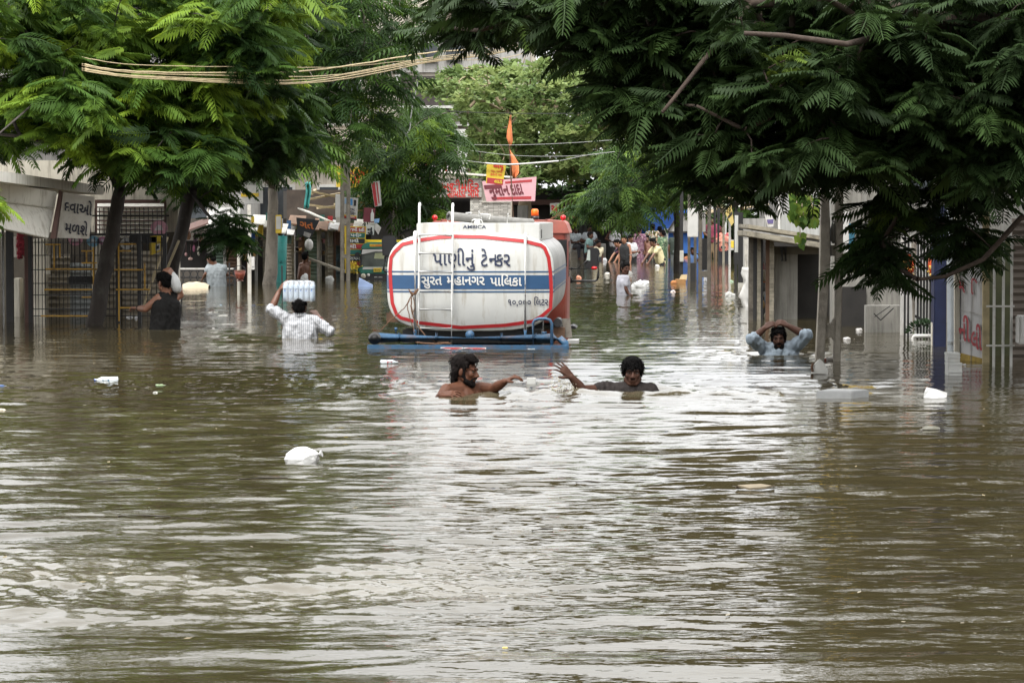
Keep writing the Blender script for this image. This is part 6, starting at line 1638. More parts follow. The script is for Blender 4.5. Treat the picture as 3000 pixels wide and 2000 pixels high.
    tag(m.build('tinsel', mat('yellow_tinsel', (.55, .42, .04), .4, .2, 20)), 'bunch of yellow tinsel leaves tied beside the auto rickshaw', 'tinsel')
rickshaw()

# ---------------------------------------------------------------- LEFT and RIGHT: taller houses behind the trees
def house(label, x0, x1, yt, Y, depth, m, win, storeys, slabm=None, rows_z=(1.6, 4.6), seed=0):
    a, b = P(x0, yt, Y), P(x1, yt, Y)
    root, off = rooted('house', label, 'house', ((a.x + b.x) / 2, Y, -1.0))
    MB().box(((a.x + b.x) / 2, Y + depth / 2, (a.z - 1.2) / 2), (b.x - a.x, depth, a.z + 1.2)).build('wall', m, root, off=off)
    n = max(2, int((b.x - a.x) / 2.6))
    for st in range(storeys):
        z = rows_z[0] + st * 3.0
        if z + .7 > a.z: break
        MB().box(((a.x + b.x) / 2, Y - .25, z - 1.05), (b.x - a.x + .3, .7, .14)).build('ledge', slabm or m, root, off=off)
        for i in range(n):
            x = a.x + (b.x - a.x) * (i + .5) / n
            f = MB().box((x, Y - .03, z), (1.25, .1, 1.35)).build('window', WHIRON, root, off=off)
            MB().box((x - .29, Y - .085, z), (.52, .012, 1.2)).build('pane', win, f, off=off); MB().box((x + .29, Y - .085, z), (.52, .012, 1.2)).build('pane', win, f, off=off)
    MB().box(((a.x + b.x) / 2, Y - .02, a.z + .25), (b.x - a.x, .16, .5)).build('parapet', m, root, off=off)
    return root
PANE = mat('dark_pane', (.03, .035, .04), .15, .4, 2)
house('pale grey house filling the gap behind the left front trees', -900, 700, -250, 74, 8, GREYW, PANE, 3, seed=1)
house('beige house behind the stalls and tall dark tree', 700, 1090, -120, 80, 8, BEIGE, PANE, 3, seed=2)
house('grey house behind the dark boughs on the right', 2420, 3700, 120, 48, 8, WHITEW, PANE, 2, seed=3)
house('low cream house behind the right hand stalls', 2290, 2480, 420, 90, 8, GREYW, PANE, 2, seed=4)

# ---------------------------------------------------------------- CENTRE: tall building, temple gate, flag, signs
def tall_building():
    Y = 108; q = lambda x, y, dy=0.0: P(1000 + x / 2.352, y / 2.352, Y + dy)
    root, off = rooted('apartment_building', 'tall beige concrete building with a dark balcony band behind the temple gate', 'building', (q(700, 1500).x, Y, -.4))
    def wb(n, x0, y0, x1, y1, m, dy=0.0, d=.4):
        a, b = q(x0, y0, dy), q(x1, y1, dy); return MB().box(((a.x + b.x) / 2, Y + dy + d / 2, (a.z + b.z) / 2), (abs(b.x - a.x), d, abs(a.z - b.z))).build(n, m, root, off=off)
    wb('wall', 250, -160, 1340, 1800, BEIGE, 0, 6)
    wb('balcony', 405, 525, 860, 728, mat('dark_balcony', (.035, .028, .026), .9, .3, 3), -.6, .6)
    wb('ledge', 400, 728, 900, 746, WHITEW, -.9, .95)
    wb('pillar', 372, 515, 404, 680, WHITEW, -.7, .3); wb('pillar', 770, 890, 868, 1190, WHITEW, -.8, .4)
    wb('upper_wall', 300, 200, 1300, 500, GREYW, -.1, .2)
    wb('window', 560, 300, 660, 430, PANE, -.25, .1); wb('window', 720, 280, 830, 420, PANE, -.25, .1); wb('window', 420, 320, 500, 440, PANE, -.25, .1)
    for k in range(5): wb('cladding', 640, 752 + k * 22, 920, 770 + k * 22, WHITEW if k % 2 else GREYW, -.5, .3)
    wb('cladding', 780, 858, 930, 866, WHITEW, -.75, .3)
    wb('brown_bay', 868, 1035, 965, 1200, BROWNW, -.6, .3)
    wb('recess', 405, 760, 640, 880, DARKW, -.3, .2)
    return root
tall_building()
def up_board():
    q = lambda x, y: (1000 + x / 2.352, y / 2.352)
    board('billboard', 'large pinkish white hoarding with red strokes on the tall building', 'hoarding', [q(495, 885), q(770, 890), q(835, 1185), q(500, 1185)], 105.5, mat('pinkish_white', (.62, .55, .57), .6, .05, 4), [('શ્રી', .42, .20, .3, 1.0, LET_R, .03)],
          strips=[(.25, .5, .29, .98, LET_R), (.45, .45, .49, .98, LET_R), (.65, .4, .69, .98, LET_R), (.8, .5, .84, .98, LET_R)])
up_board()
STONE = None
def stone():
    m = bpy.data.materials.new('stone_cladding'); m.use_nodes = True
    nt = m.node_tree; N = nt.nodes; L = nt.links; b = N['Principled BSDF']
    tc = N.new('ShaderNodeTexCoord'); mp = N.new('ShaderNodeMapping'); mp.inputs['Rotation'].default_value = (math.pi / 2, 0, 0)
    L.new(tc.outputs['Object'], mp.inputs[0])
    br = N.new('ShaderNodeTexBrick'); br.inputs['Scale'].default_value = 6.0; br.inputs['Brick Width'].default_value = 1.3; br.inputs['Row Height'].default_value = .28; br.inputs['Mortar Size'].default_value = .025
    br.inputs['Color1'].default_value = (.60, .58, .53, 1); br.inputs['Color2'].default_value = (.28, .27, .245, 1); br.inputs['Mortar'].default_value = (.08, .08, .075, 1)
    br.offset_frequency = 2; br.squash = .7; L.new(mp.outputs[0], br.inputs['Vector'])
    L.new(br.outputs[0], b.inputs['Base Color']); b.inputs['Roughness'].default_value = .85
    return m
def temple_gate():
    Y = 88; q = lambda x, y, dy=0.0: P(1000 + x / 2.352, y / 2.352, Y + dy); st = stone()
    root, off = rooted('temple_gate', 'stone clad temple gate with big red raised lettering behind the tanker', 'gate', (q(760, 1500).x, Y, -.45))
    def wb(n, x0, y0, x1, y1, m, dy=0.0, d=.4, zb=None):
        a, b = q(x0, y0, dy), q(x1, y1, dy); z0 = b.z if zb is None else zb
        return MB().box(((a.x + b.x) / 2, Y + dy + d / 2, (a.z + z0) / 2), (abs(b.x - a.x), d, abs(a.z - z0))).build(n, m, root, off=off)
    bm = wb('beam', 400, 1228, 966, 1362, st)
    wb('pillar', 888, 1362, 972, 1900, st, .0, .5, -.5); wb('pillar', 400, 1362, 470, 1900, st, 0, .5, -.5)
    wb('side_wall', 972, 1396, 1166, 1900, st, -.02, .5, -.5); wb('wall_cap', 968, 1384, 1172, 1397, CONC_W, -.06, .6)
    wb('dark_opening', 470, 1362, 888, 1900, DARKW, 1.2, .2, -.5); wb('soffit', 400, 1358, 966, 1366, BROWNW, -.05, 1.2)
    a, b = q(560, 1150, -.8), q(1182, 1225, -.8)
    MB().prism([q(430, 1160, -.2), q(1182, 1215, -.2), q(1182, 1226, -.2), q(430, 1174, -.2)], (0, 1.0, 0)).build('canopy', PALE, root, off=off)
    for s, x0, x1, y, h in (('હનુમાનજીમંિદર', 560, 950, 1318, .40), ('સીમાડા ગામ', 728, 948, 1362, .34)):
        m = MB(); p0, p1 = q(x0, y, -.02), q(x1, y, -.02); letters(m, s, (p0 + p1) / 2, (1, 0, 0), (0, 0, 1), width=p1.x - p0.x, height=h, bold=.02)
        o = m.build('lettering', LET_R, bm, off=off)
        o.modifiers.new('raised', 'SOLIDIFY').thickness = .03
    return root
temple_gate()
zz = lambda x, y: (1000 + x / 2.352, y / 2.352)
board('signboard', 'wide pink sign with maroon bands and lettering right of the temple gate', 'sign', [zz(968, 1250), zz(1345, 1218), zz(1335, 1385), zz(1000, 1388)], 86.5, SIGN_P,
      [('નુમાન', .30, .72, .36, .45, SIGN_M, .03), ('દાદા', .65, .70, .22, .5, SIGN_M, .03)], strips=[(.42, .10, .92, .20, SIGN_R), (.12, .80, .92, .92, SIGN_R), (.02, .2, .35, .4, SIGN_M)])
def flag():
    Y = 80; q = lambda x, y, dy=0.0: P(1000 + x / 2.352, y / 2.352, Y + dy)
    root, off = rooted('flag_pole', 'thin pole flying two saffron pennants in front of the pink sign', 'flag', q(1188, 1560))
    MB().tube([q(1190, 1600), q(1170, 1235), q(1157, 1010), q(1168, 785)], [.024, .02, .016, .01], 7).build('pole', RUST, root, off=off)
    SAF = mat('saffron_cloth', (.66, .20, .07), .8, .15, 4, trans=0)
    def pennant(pts, ph):
        m = MB(); vs = []
        L_, R_ = pts; n = len(L_) - 1
        for i in range(n + 1):
            for j in range(6):
                u = j / 5; a = L_[i]; b = R_[i]
                vs.append(q(a[0] + (b[0] - a[0]) * u, a[1] + (b[1] - a[1]) * u, .10 * math.sin(u * 5 + i * .9 + ph)))
        m.add(vs, [(i * 6 + j, i * 6 + 6 + j, i * 6 + 7 + j, i * 6 + 1 + j) for i in range(n) for j in range(5)])
        o = m.build('pennant', SAF, root, off=off, smooth=True); o.modifiers.new('t', 'SOLIDIFY').thickness = .012
    pennant(([(1167, 792), (1152, 850), (1142, 900), (1136, 950), (1158, 1008)], [(1171, 800), (1172, 850), (1176, 900), (1182, 970), (1172, 1004)]), 0)
    pennant(([(1158, 1028), (1162, 1080), (1168, 1120), (1175, 1170), (1180, 1225)], [(1172, 1050), (1195, 1080), (1222, 1125), (1222, 1190), (1198, 1226)]), 1.5)
flag()
board('banner', 'yellow and red cloth banner with lettering hanging from a white bar over the street', 'banner', [zz(1003, 1122), zz(1137, 1128), zz(1112, 1278), zz(996, 1262)], 70, SIGN_Y,
      [('અમૃ', .62, .22, .55, .16, LET_R, .04), ('પેંડા, બરફી', .55, .42, .6, .07, LET_R, .02), ('કેરીનો રસ', .55, .58, .6, .07, LET_R, .02), ('લાડ', .72, .93, .42, .12, SIGN_Y, .04)], strips=[(.06, .72, 1.0, 1.0, SIGN_R)])
def wires():
    def wire(name, label, pts, r, m, group=None, wob=0.0, n=8):
        mb = MB(); f = []; rnd = random.Random(len(label) + int(pts[0][0]))
        pp = [P(*p) for p in pts]
        # smooth path through the points
        for i in range(len(pp) - 1):
            p0 = pp[max(0, i - 1)]; p1 = pp[i]; p2 = pp[i + 1]; p3 = pp[min(len(pp) - 1, i + 2)]
            for k in range(n):
                t = k / n
                f.append(.5 * ((2 * p1) + (p2 - p0) * t + (2 * p0 - 5 * p1 + 4 * p2 - p3) * t * t + (3 * p1 - p0 - 3 * p2 + p3) * t ** 3) + Vector((0, 0, rnd.uniform(-wob, wob))))
        mb.tube(f + [pp[-1]], r, 6)
        tag(mb.build(name, m, None, smooth=True), label, 'cable', group)
    CAB = mat('tan_cable', (.42, .34, .20), .7, .25, 10); BLK = mat('black_cable', (.02, .02, .02), .6); WHT = mat('white_cable', (.36, .36, .35), .6)
    labs = ['lowest of the tan cables sagging from the left trees across the street', 'thick tan cable just above the lowest one in the bundle', 'pale tan cable in the middle of the bundle', 'tan cable crossing its neighbours near the left trees', 'upper thick yellowish cable of the bundle rising to the right', 'highest thin brown cable of the bundle']
    for k, (l, a, b, c, d, r) in enumerate(zip(labs, (228, 224, 222, 214, 210, 190), (246, 243, 236, 224, 213, 197), (233, 227, 221, 218, 196, 196), (152, 150, 146, 140, 132, 170), (.008, .009, .0075, .0075, .010, .005))):
        wire('cable', l, [(240, a - 22, 33.0), (400, a, 33.2), (800, b, 34.5), (1000, c, 36), (1250, (c + d) / 2 - 8, 38), (1480, d, 40), (1700, d - 70, 42)], r, CAB, 'bundle of tan cables across the street', .004)
    wire('cable', 'thin wire strung from the left trees to the yellow banner', [(1050, 402, 64), (1170, 430, 66), (1300, 460, 68), (1420, 478, 69.8)], .007, WHT)
    wire('banner_bar', 'white bar from which the yellow banner hangs', [(1417, 478, 69.9), (1500, 482, 69.9), (1637, 472, 69.9)], .024, SIGN_W)
    wire('cable', 'wire running from the white bar into the right boughs', [(1637, 472, 70), (1720, 455, 68), (1800, 445, 66)], .009, WHT)
    wire('cable', 'dark wire across the peepal crown at mid height', [(1150, 315, 78), (1400, 330, 78), (1650, 333, 78), (1850, 328, 78)], .010, BLK)
    wire('cable', 'pale wire crossing in front of the peepal trunk', [(1370, 424, 76), (1500, 425, 76), (1650, 420, 76), (1830, 408, 76)], .006, WHT)
    wire('cable', 'second pale wire below the first across the peepal trunk', [(1370, 440, 76), (1500, 455, 76), (1640, 458, 76), (1800, 450, 76)], .006, WHT)
    wire('twisted_wire', 'twisted pale wire dangling in front of the tall building', [(1226, 208, 60), (1222, 250, 60), (1210, 300, 60), (1203, 345, 60), (1200, 378, 60), (1183, 400, 60)], .016, WHT, None, .012)
wires()

# ---------------------------------------------------------------- CENTRE: back of the square where the crowd stands
def hall():
    Y = 99; root, off = rooted('temple_hall', 'dark open fronted hall with an iron grille behind the crowd', 'hall', (P(1700, 740, Y).x, Y, -.4))
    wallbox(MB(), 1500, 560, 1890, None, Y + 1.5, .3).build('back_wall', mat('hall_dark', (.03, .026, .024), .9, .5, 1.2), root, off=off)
    wallbox(MB(), 1500, 585, 1700, 600, Y - .3, 1.8).build('roof', BROWNW, root, off=off)
    m = MB()
    for x in range(1722, 1784, 6): m.tube([P(x, 628, Y), P(x, 770, Y)], .012, 5)
    for y in range(630, 770, 14): m.bar(P(1720, y, Y), P(1784, y, Y), .022)
    m.build('grille', BLKIRON, root, off=off)
    for x in (1702, 1715, 1786, 1830): post(MB(), x, 590, Y - .2, .10, -.5).build('post', BLKIRON if x != 1830 else GREYW, root, off=off)
    for y in (640, 652, 664): wallbox(MB(), 1763, y, 1780, y + 8, Y - .2, .05).build('plaque', SIGN_W, root, off=off)
    return root
hall()
def steps():
    Y = 94; root, off = rooted('stone_steps', 'low dark stone steps on which the men sit beside the hall', 'steps', (P(1700, 750, Y).x, Y, -.45))
    for i in range(3): wallbox(MB(), 1600 + i * 4, 738 - i * 12, 1775, None, Y - .8 + i * .45, .8).build('step', GREYW if i else CONC, root, off=off)
steps()
board('signboard', 'small white board with a red letter hanging beside the tan shirted man', 'sign', [(1611, 596), (1638, 594), (1638, 626), (1612, 626)], 93.5, SIGN_W, [('અ', .5, .85, .75, .36, LET_R, .05)])
bx('grey_box', 'grey panel hung in the shade left of the red lettered board', 'panel', 1516, 602, 1548, 640, 95, .05, GREYW, rim=False)
def blue_shed():
    Y = 96; root, off = rooted('blue_shed', 'shed covered with bright blue sheeting behind the crowd', 'shed', (P(1960, 760, Y).x, Y, -.4))
    m = MB(); vs = []
    for i in range(13):
        for j in range(6): vs.append(P(1872 + 178 * i / 12, 606 + 78 * j / 5, Y + .06 * math.sin(i * 1.7 + j)))
    m.add(vs, [(i * 6 + j, i * 6 + 6 + j, i * 6 + 7 + j, i * 6 + 1 + j) for i in range(12) for j in range(5)]); o = m.build('sheet', BLUE_T, root, off=off, smooth=True); o.modifiers.new('t', 'SOLIDIFY').thickness = .03
    wallbox(MB(), 1866, 684, 1955, None, Y + .3, .2).build('white_wall', WHITEW, root, off=off)
    wallbox(MB(), 1946, 670, 1958, None, Y - .1, .2).build('white_pillar', WHITEW, root, off=off)
    wallbox(MB(), 1958, 676, 2062, 742, Y + .2, .2).build('blue_panel', mat('blue_panel', (.035, .15, .50), .6, .1, 3), root, off=off)
    wallbox(MB(), 1958, 742, 2062, None, Y + .25, .2).build('dark_base', DARKW, root, off=off)
    return root
blue_shed()
def tipped_board():
    Y = 82; root, off = rooted('signboard', 'back of a grey tapered signboard with black rim above the green jacketed man', 'sign', P(1990, 665, Y))
    p = [(1989, 626), (2042, 628), (2042, 680), (1955, 680)]
    MB().prism([P(*a, Y) for a in p], (0, .04, 0)).build('panel', GREYW, root, off=off)
    m = MB()
    for a, b in zip(p, p[1:] + p[:1]): m.bar(P(*a, Y - .03), P(*b, Y - .03), .05)
    m.build('rim', BLKIRON, root, off=off)
tipped_board()

# ---------------------------------------------------------------- RIGHT: poles and far stall
POLE_D = mat('dark_weathered_pole', (.10, .088, .07), .92, .3, 7, dirt=(.05, .042, .035), dirt_amt=.6, dscale=4, bump=.4, bscale=30)
def pole(label, x, yt, Y, w, m=None, x2=None, two=None, n=4):
    m = m or POLE_D
    root, off = rooted('pole', label, 'pole', (P(x, 800, Y).x, Y, -1.2))
    post(MB(), x, yt, Y, w, -1.2, x2, n).build('shaft', m, root, off=off, bevel=.005)
    if two:
        y2, mm = two; b = MB(); a = P(x2 or x, y2, Y); b.bar((a.x, Y, -1.2), a, w * 1.12); b.build('base', mm, root, off=off)
pole('slim dark pole whose middle is bare grey, left of the white pole box', 1997, 560, 66, .075, BLKIRON, two=None)
bx('pole_wrap', 'grey bare band halfway up the slim dark pole', 'band', 1992, 734, 2003, 767, 65.9, .10, CONC_W, rim=False)
pole('weathered square pole carrying the tall white box', 2019, 570, 62, .06)
pole('second weathered pole close behind the white box', 2037, 575, 62.5, .06)
bx('pole_box', 'tall blank white box fixed to the poles right of the crowd', 'box', 2015, 610, 2045, 695, 61.6, .12, SIGN_W, rim=False)
bx('pole_box', 'grey smaller box behind the white pole box', 'box', 2046, 622, 2068, 680, 60, .10, GREYW, rim=False)
board('plastic_sheet', 'torn whitish plastic sheet tied above the poles on the right', 'sheet', [(2042, 565), (2080, 556), (2090, 612), (2048, 618)], 58, SIGN_W)
lattice_pole('two legged weathered pole standing in open water right of the white pole box', 2052, 2078, 560, 54.5, 0, lean=.0, webs=((560, 600), (793, 812)), w=.06, m=POLE_D)
wood = bx('dark_board', 'dark board set between the two legged pole', 'board', 2056, 698, 2077, 792, 54.8, .03, BLKIRON, rim=False)
pole('dark round pole right of the two legged pole', 2094, 600, 60, .07, BLKIRON, x2=2096, n=8)
pole('darker round pole just beside it at the bamboo roof', 2105, 610, 61, .08, BLKIRON, x2=2104, n=8)
pole('black stump standing in the water by the white box poles', 2030, 770, 60.5, .11, BLKIRON)
def far_stall():
    Y = 64; root, off = rooted('bamboo_stall', 'far bamboo roofed stall with hanging scraps on the right bank', 'stall', (P(2140, 780, Y).x, Y, -1.1))
    b = MB()
    for p0, p1 in (((2060, 628), (2200, 582)), ((2075, 626), (2140, 606)), ((2090, 600), (2200, 560)), ((2120, 580), (2230, 590)), ((2060, 612), (2120, 622)), ((2180, 610), (2250, 600)), ((2140, 560), (2240, 545))): b.tube([P(*p0, Y - .5), P(*p1, Y + 1.5)], .035, 7)
    b.build('roof_poles', BAMBOO, root, off=off, smooth=True)
    rnd = random.Random(12)
    scraps = [SIGN_W, GREYW, mat('pale_green_scrap', (.35, .45, .30)), BLKIRON, RUST, SIGN_W, WHITEW]
    for k in range(34):
        c = P(rnd.uniform(2100, 2230), rnd.uniform(548, 608), Y + rnd.uniform(0, 1.5)); a = rnd.uniform(-.5, .5)
        MB().box(c, (rnd.uniform(.15, .45), rnd.uniform(.1, .4), .02), a, Matrix.Rotation(a, 3, 'Y') @ Matrix.Rotation(rnd.uniform(-.6, .6), 3, 'X')).build('roof_scrap', scraps[k % 7], root, off=off)
    wallbox(MB(), 2176, 640, 2260, None, Y + 5, .2).build('back_wall', GREYW, root, off=off)
    for x, w, mm in ((2156, .06, BLKIRON), (2138, .05, WHIRON), (2120, .05, WOODW)): post(MB(), x, 610, Y + .3, w).build('post', mm, root, off=off)
far_stall()
board('signboard', 'tilted yellow tin sign hanging under the bamboo roof', 'sign', [(2124, 622), (2143, 600), (2150, 652), (2143, 662)], 63, mat('dull_yellow_tin', (.50, .38, .13), .6, .15, 5), strips=[(.05, .35, .95, .5, BLKIRON)])
bx('framed_board', 'narrow black framed panel with a pale centre standing by the far stall', 'panel', 2151, 620, 2164, 775, 60, .10, BLKIRON, rimmat=WHITEW)
pole('thick black post in front of the plastic draped pole', 2170, 622, 55, .09, BLKIRON, two=(828, CONC_W))
pole('blue and white striped tube standing far off behind the yellow sign', 2126, 600, 86, .12, WHITEW, n=8)
bx('water_drum', 'white and yellow drum beyond the woman in the sari', 'drum', 2137, 703, 2152, 733, 80, .25, SIGN_W, rimmat=SIGN_Y)
def draped():
    Y = 44; root, off = rooted('draped_plastic', 'torn whitish plastic draped over a pole at the corner of the right stall', 'plastic sheet', P(2190, 900, Y))
    m = MB(); vs = []; rnd = random.Random(3)
    for i in range(15):
        y = 782 + i * 9.5
        for j in range(7):
            t = math.pi * j / 6; w = 13 + 5 * math.sin(i * .9) + rnd.uniform(-2, 2)
            vs.append(P(2186 + math.cos(math.pi - t) * w + 3 * math.sin(i * .5), y + rnd.uniform(-2, 2), Y - .09 * math.sin(t) + rnd.uniform(-.015, .015)))
    m.add(vs, [(i * 7 + j, i * 7 + 7 + j, i * 7 + 8 + j, i * 7 + 1 + j) for i in range(14) for j in range(6)])
    o = m.build('sheet', SIGN_W, root, off=off, smooth=True); o.modifiers.new('t', 'SOLIDIFY').thickness = .006
    MB().tube([P(2186, 700, Y), P(2186, 1000, Y)], .04, 8).build('pole', CONC_W, root, off=off)
draped()

SHADED_W = mat('shade_tinted_wall', (.25, .24, .215), .9, .18, 2, dirt=(.10, .095, .08), dirt_amt=.8, dscale=1.6, streak=True, bump=.15)  # white wall with the boughs' shade mixed into its colour, stain streaks on top
# ---------------------------------------------------------------- RIGHT: near stall, double pole
def right_stall():
    Y = 38.5; root, off = rooted('roadside_stall', 'old plank roofed roadside stall with one white panel standing in the water on the right', 'stall', (P(2300, 940, Y).x, Y, -1.3))
    for a, b, t in (((2192, 657), (2425, 694), 13), ((2188, 676), (2430, 715), 17)):
        dy = -.35 if t == 17 else 0
        MB().prism([P(*a, Y - .3 + dy), P(*b, Y - .3 + dy), P(b[0], b[1] + t, Y - .3 + dy), P(a[0], a[1] + t, Y - .3 + dy)], (0, 1.6, 0)).build('roof_plank', WOODW, root, off=off, bevel=.01)
    for x, yt, w, mm in ((2200, 690, .06, POLE_D), (2212, 690, .055, BLKIRON), (2223, 700, .055, WOODW), (2232, 700, .035, BLKIRON), (2249, 690, .05, RUST), (2261, 700, .06, WOODW), (2207, 690, .03, WHIRON)): post(MB(), x, yt, Y - .2, w).build('post', mm, root, off=off)
    wallbox(MB(), 2266, 725, 2337, None, Y, .08).build('white_panel', SHADED_W, root, off=off)
    wallbox(MB(), 2250, 722, 2440, 745, Y - .05, .1).build('lintel', mat('brownish_lintel', (.14, .125, .10), .9, .3, 5), root, off=off)  # dull brownish grey, mottled by noise
    wallbox(MB(), 2205, 700, 2440, None, Y + 1.6, .1).build('back_wall', DARKW, root, off=off)
    wallbox(MB(), 2337, 745, 2425, None, Y + .5, .08).build('dark_doorway', DARKW, root, off=off)
    for k, x in enumerate((2290, 2300)): MB().tube([P(x, 722, Y - .1), P(x + 2, 765, Y - .1)], [.03, .018], 7).build('hanging_cloth', BLKIRON, root, off=off)
    return root
right_stall()
board('plastic_packet', 'white and purple plastic packet lying on the plank roof', 'packet', [(2240, 630), (2270, 628), (2266, 664), (2250, 664)], 38.2, SIGN_W, strips=[(.1, .4, .9, .75, mat('dull_purple', (.10, .08, .20)))])
def hanging_goods():
    rnd = random.Random(14); cols = [(.20, .05, .06), (.28, .25, .18), (.32, .10, .03), (.10, .10, .09), (.30, .30, .28), (.06, .10, .14), (.25, .16, .06)]
    for k in range(9):
        x = 2232 + rnd.uniform(0, 26); y = 790 + k * 17; c = P(x, y, 38.4 + rnd.uniform(0, .4)); m = MB(); m.ell(c, (rnd.uniform(.03, .06), .03, rnd.uniform(.05, .10)), nu=7, nv=5)
        m.tube([c, c + Vector((0, 0, .2))], .004, 4)
        tag(m.build('hanging_packet', mat('goods%d' % (k % 7), cols[k % 7], .5, .3, 14), None, smooth=True), 'small dusty packet strung up at the corner of the plank roofed stall', 'packet', 'packets strung at the stall corner')
hanging_goods()
def vine():
    rnd = random.Random(15); m = MB(); Y = 28.2; st = MB(); leaf = leaf_material('leaf_vine', (.04, .09, .02), (.09, .17, .03), (.22, .30, .05), .4)
    root, off = rooted('creeper', 'heart leaved creeper hanging beside the tall double pole', 'creeper', P(2360, 560, Y)); vs = []; fs = []; ages = []
    for s in range(7):
        x = 2325 + s * 11 + rnd.uniform(-5, 5); L = rnd.uniform(70, 165); p = [P(x + 5 * math.sin(k * .7 + s), 560 + L * k / 6, Y + rnd.uniform(-.2, .2)) for k in range(7)]
        st.tube(p, .005, 5)
        for k in range(26):
            t = rnd.random(); i = min(5, int(t * 6)); c = p[i].lerp(p[i + 1], t * 6 - i) + Vector((rnd.uniform(-.04, .04), rnd.uniform(-.05, .05), 0))
            l = rnd.uniform(.05, .10); a = rnd.uniform(-1, 1); d = Vector((math.sin(a) * .6, rnd.uniform(-.5, .2), -1)).normalized(); w = d.cross(Vector((rnd.uniform(-.4, .4), 1, rnd.uniform(-.3, .3)))).normalized()
            o = len(vs); vs += [c, c + w * l * .42 + d * l * .15, c + w * l * .36 + d * l * .5, c + d * l, c - w * l * .36 + d * l * .5, c - w * l * .42 + d * l * .15]; fs.append(tuple(range(o, o + 6))); ages += [rnd.random()] * 6
    m.add(vs, fs); me = m.mesh('leaves'); me.transform(Matrix.Translation(off)); at = me.attributes.new('age_light', 'FLOAT', 'POINT'); at.data.foreach_set('value', ages); me.materials.append(leaf); link('leaves', me, root)
    st.build('stems', BARK_TAN, root, off=off)
vine()
def double_pole():
    Y = 27.4; root, off = rooted('lattice_pole', 'tall double legged concrete pole standing in the water on the right', 'concrete pole', (P(2430, 1050, Y).x, Y, -1.35))
    q = lambda x, y: P(2100 + x / 2.24, 500 + y / 2.24, Y)
    d = Vector((0, .14, 0))
    MB().prism([q(690, 40), q(738, 40), q(748, 560), q(706, 1255), q(700, 1420), q(646, 1420), q(652, 1255), q(678, 700)], d).build('left_leg', CONC, root, off=off, bevel=.008)
    MB().prism([q(782, 40), q(832, 40), q(828, 640), q(812, 1255), q(810, 1420), q(766, 1420), q(770, 1255), q(782, 900)], d).build('right_leg', CONC, root, off=off, bevel=.008)
    e = Vector((0, .02, 0)); d2 = d - e * 2
    MB().prism([q(742, 490) + e, q(784, 490) + e, q(786, 560) + e, q(746, 560) + e], d2).build('web', CONC, root, off=off)
    MB().prism([q(708, 985) + e, q(725, 1005) + e, q(752, 1005) + e, q(778, 960) + e, q(774, 1120) + e, q(760, 1096) + e, q(728, 1096) + e, q(702, 1120) + e], d2).build('web', CONC, root, off=off)
    MB().tube([q(750, 560), q(745, 400), q(770, 300)], .006, 6).build('cable', BLKIRON, root, off=off)
double_pole()
def lump(name, label, cat, c, r, m, seed=0, amp=.12, rot=None, squash=None, group=None, knot=None):
    """crumpled plastic bag: a rounded body with creases and a flat foot"""
    small = max(r) < .14; mb = MB(); mb.ell(c, r, rot, nu=13 if small else 30, nv=8 if small else 20)
    co = np.array(mb.v); cc = np.array(tuple(c)); d = co - cc; nn = d / (np.linalg.norm(d, axis=1, keepdims=True) + 1e-9)
    h = vnoise(nn, 3.2, seed) * amp - np.abs(vnoise(nn, 6, seed + 1)) * amp * .9 + np.abs(vnoise(nn, 13, seed + 2)) * amp * .4
    co = cc + d * (1 + h)[:, None]
    mb.v = [tuple(v) for v in co]
    if knot is not None: mb.tube([Vector(c) + (Vector(knot) - Vector(c)) * .7, Vector(c) + (Vector(knot) - Vector(c)) * .9, knot], [min(r) * .45, min(r) * .18, min(r) * .3], 9)
    o = mb.build(name, m, None, smooth=not small)
    return tag(o, label, cat, group)
BAG_W = mat('white_plastic_bag', (.46, .46, .45), .4, .06, 9, dirt=(.5, .47, .42), dirt_amt=.2, bump=.5, bscale=16)
lump('plastic_bag', 'white bag hanging between the legs of the tall double pole', 'bag', P(2441, 682, 27.5), (.036, .03, .10), BAG_W, 4, .10, knot=P(2444, 648, 27.5))
bx('white_board', 'narrow white board right of the tall double pole', 'board', 2469, 620, 2487, 740, 33, .04, SIGN_W, rim=False)
bx('blue_drum', 'blue plastic pipe piece hanging beside the narrow white board', 'pipe', 2485, 655, 2504, 735, 33.5, .08, mat('dull_blue', (.05, .20, .30), .6, .15, 5), rim=False)

# ---------------------------------------------------------------- RIGHT: wall, gate, panel fence
def right_house():
    Y = 36; root, off = rooted('shop_building', 'whitish walled building behind the boughs at far right', 'shop', (P(2700, 950, Y).x, Y, -1.35))
    wallbox(MB(), 2440, 520, 2640, None, Y, .3).build('wall', SHADED_W, root, off=off)
    wallbox(MB(), 2640, 560, 3300, None, Y + 1.4, .3).build('wall', mat('dim_white_wall', (.22, .215, .20), .9, .15, 2, dirt=(.15, .14, .12), dirt_amt=.7, streak=True), root, off=off)  # wall colour lowered to carry the shade of the boughs
    wallbox(MB(), 2462, 840, 2538, None, Y - .05, .1).build('dark_doorway', DARKW, root, off=off)
    wallbox(MB(), 2538, 895, 2650, None, Y - 1.8, .2).build('low_wall', SHADED_W, root, off=off)
    wallbox(MB(), 2540, 560, 2646, 600, Y - .5, .5).build('awning', SHADED_W, root, off=off)
    m = MB(); m.bar(P(2560, 918, Y - 1.9), P(2580, 938, Y - 1.9), .012); m.bar(P(2580, 938, Y - 1.9), P(2618, 902, Y - 1.9), .012); m.bar(P(2562, 928, Y - 1.9), P(2608, 896, Y - 1.9), .009); m.build('bracket', BLKIRON, root, off=off)
right_house()
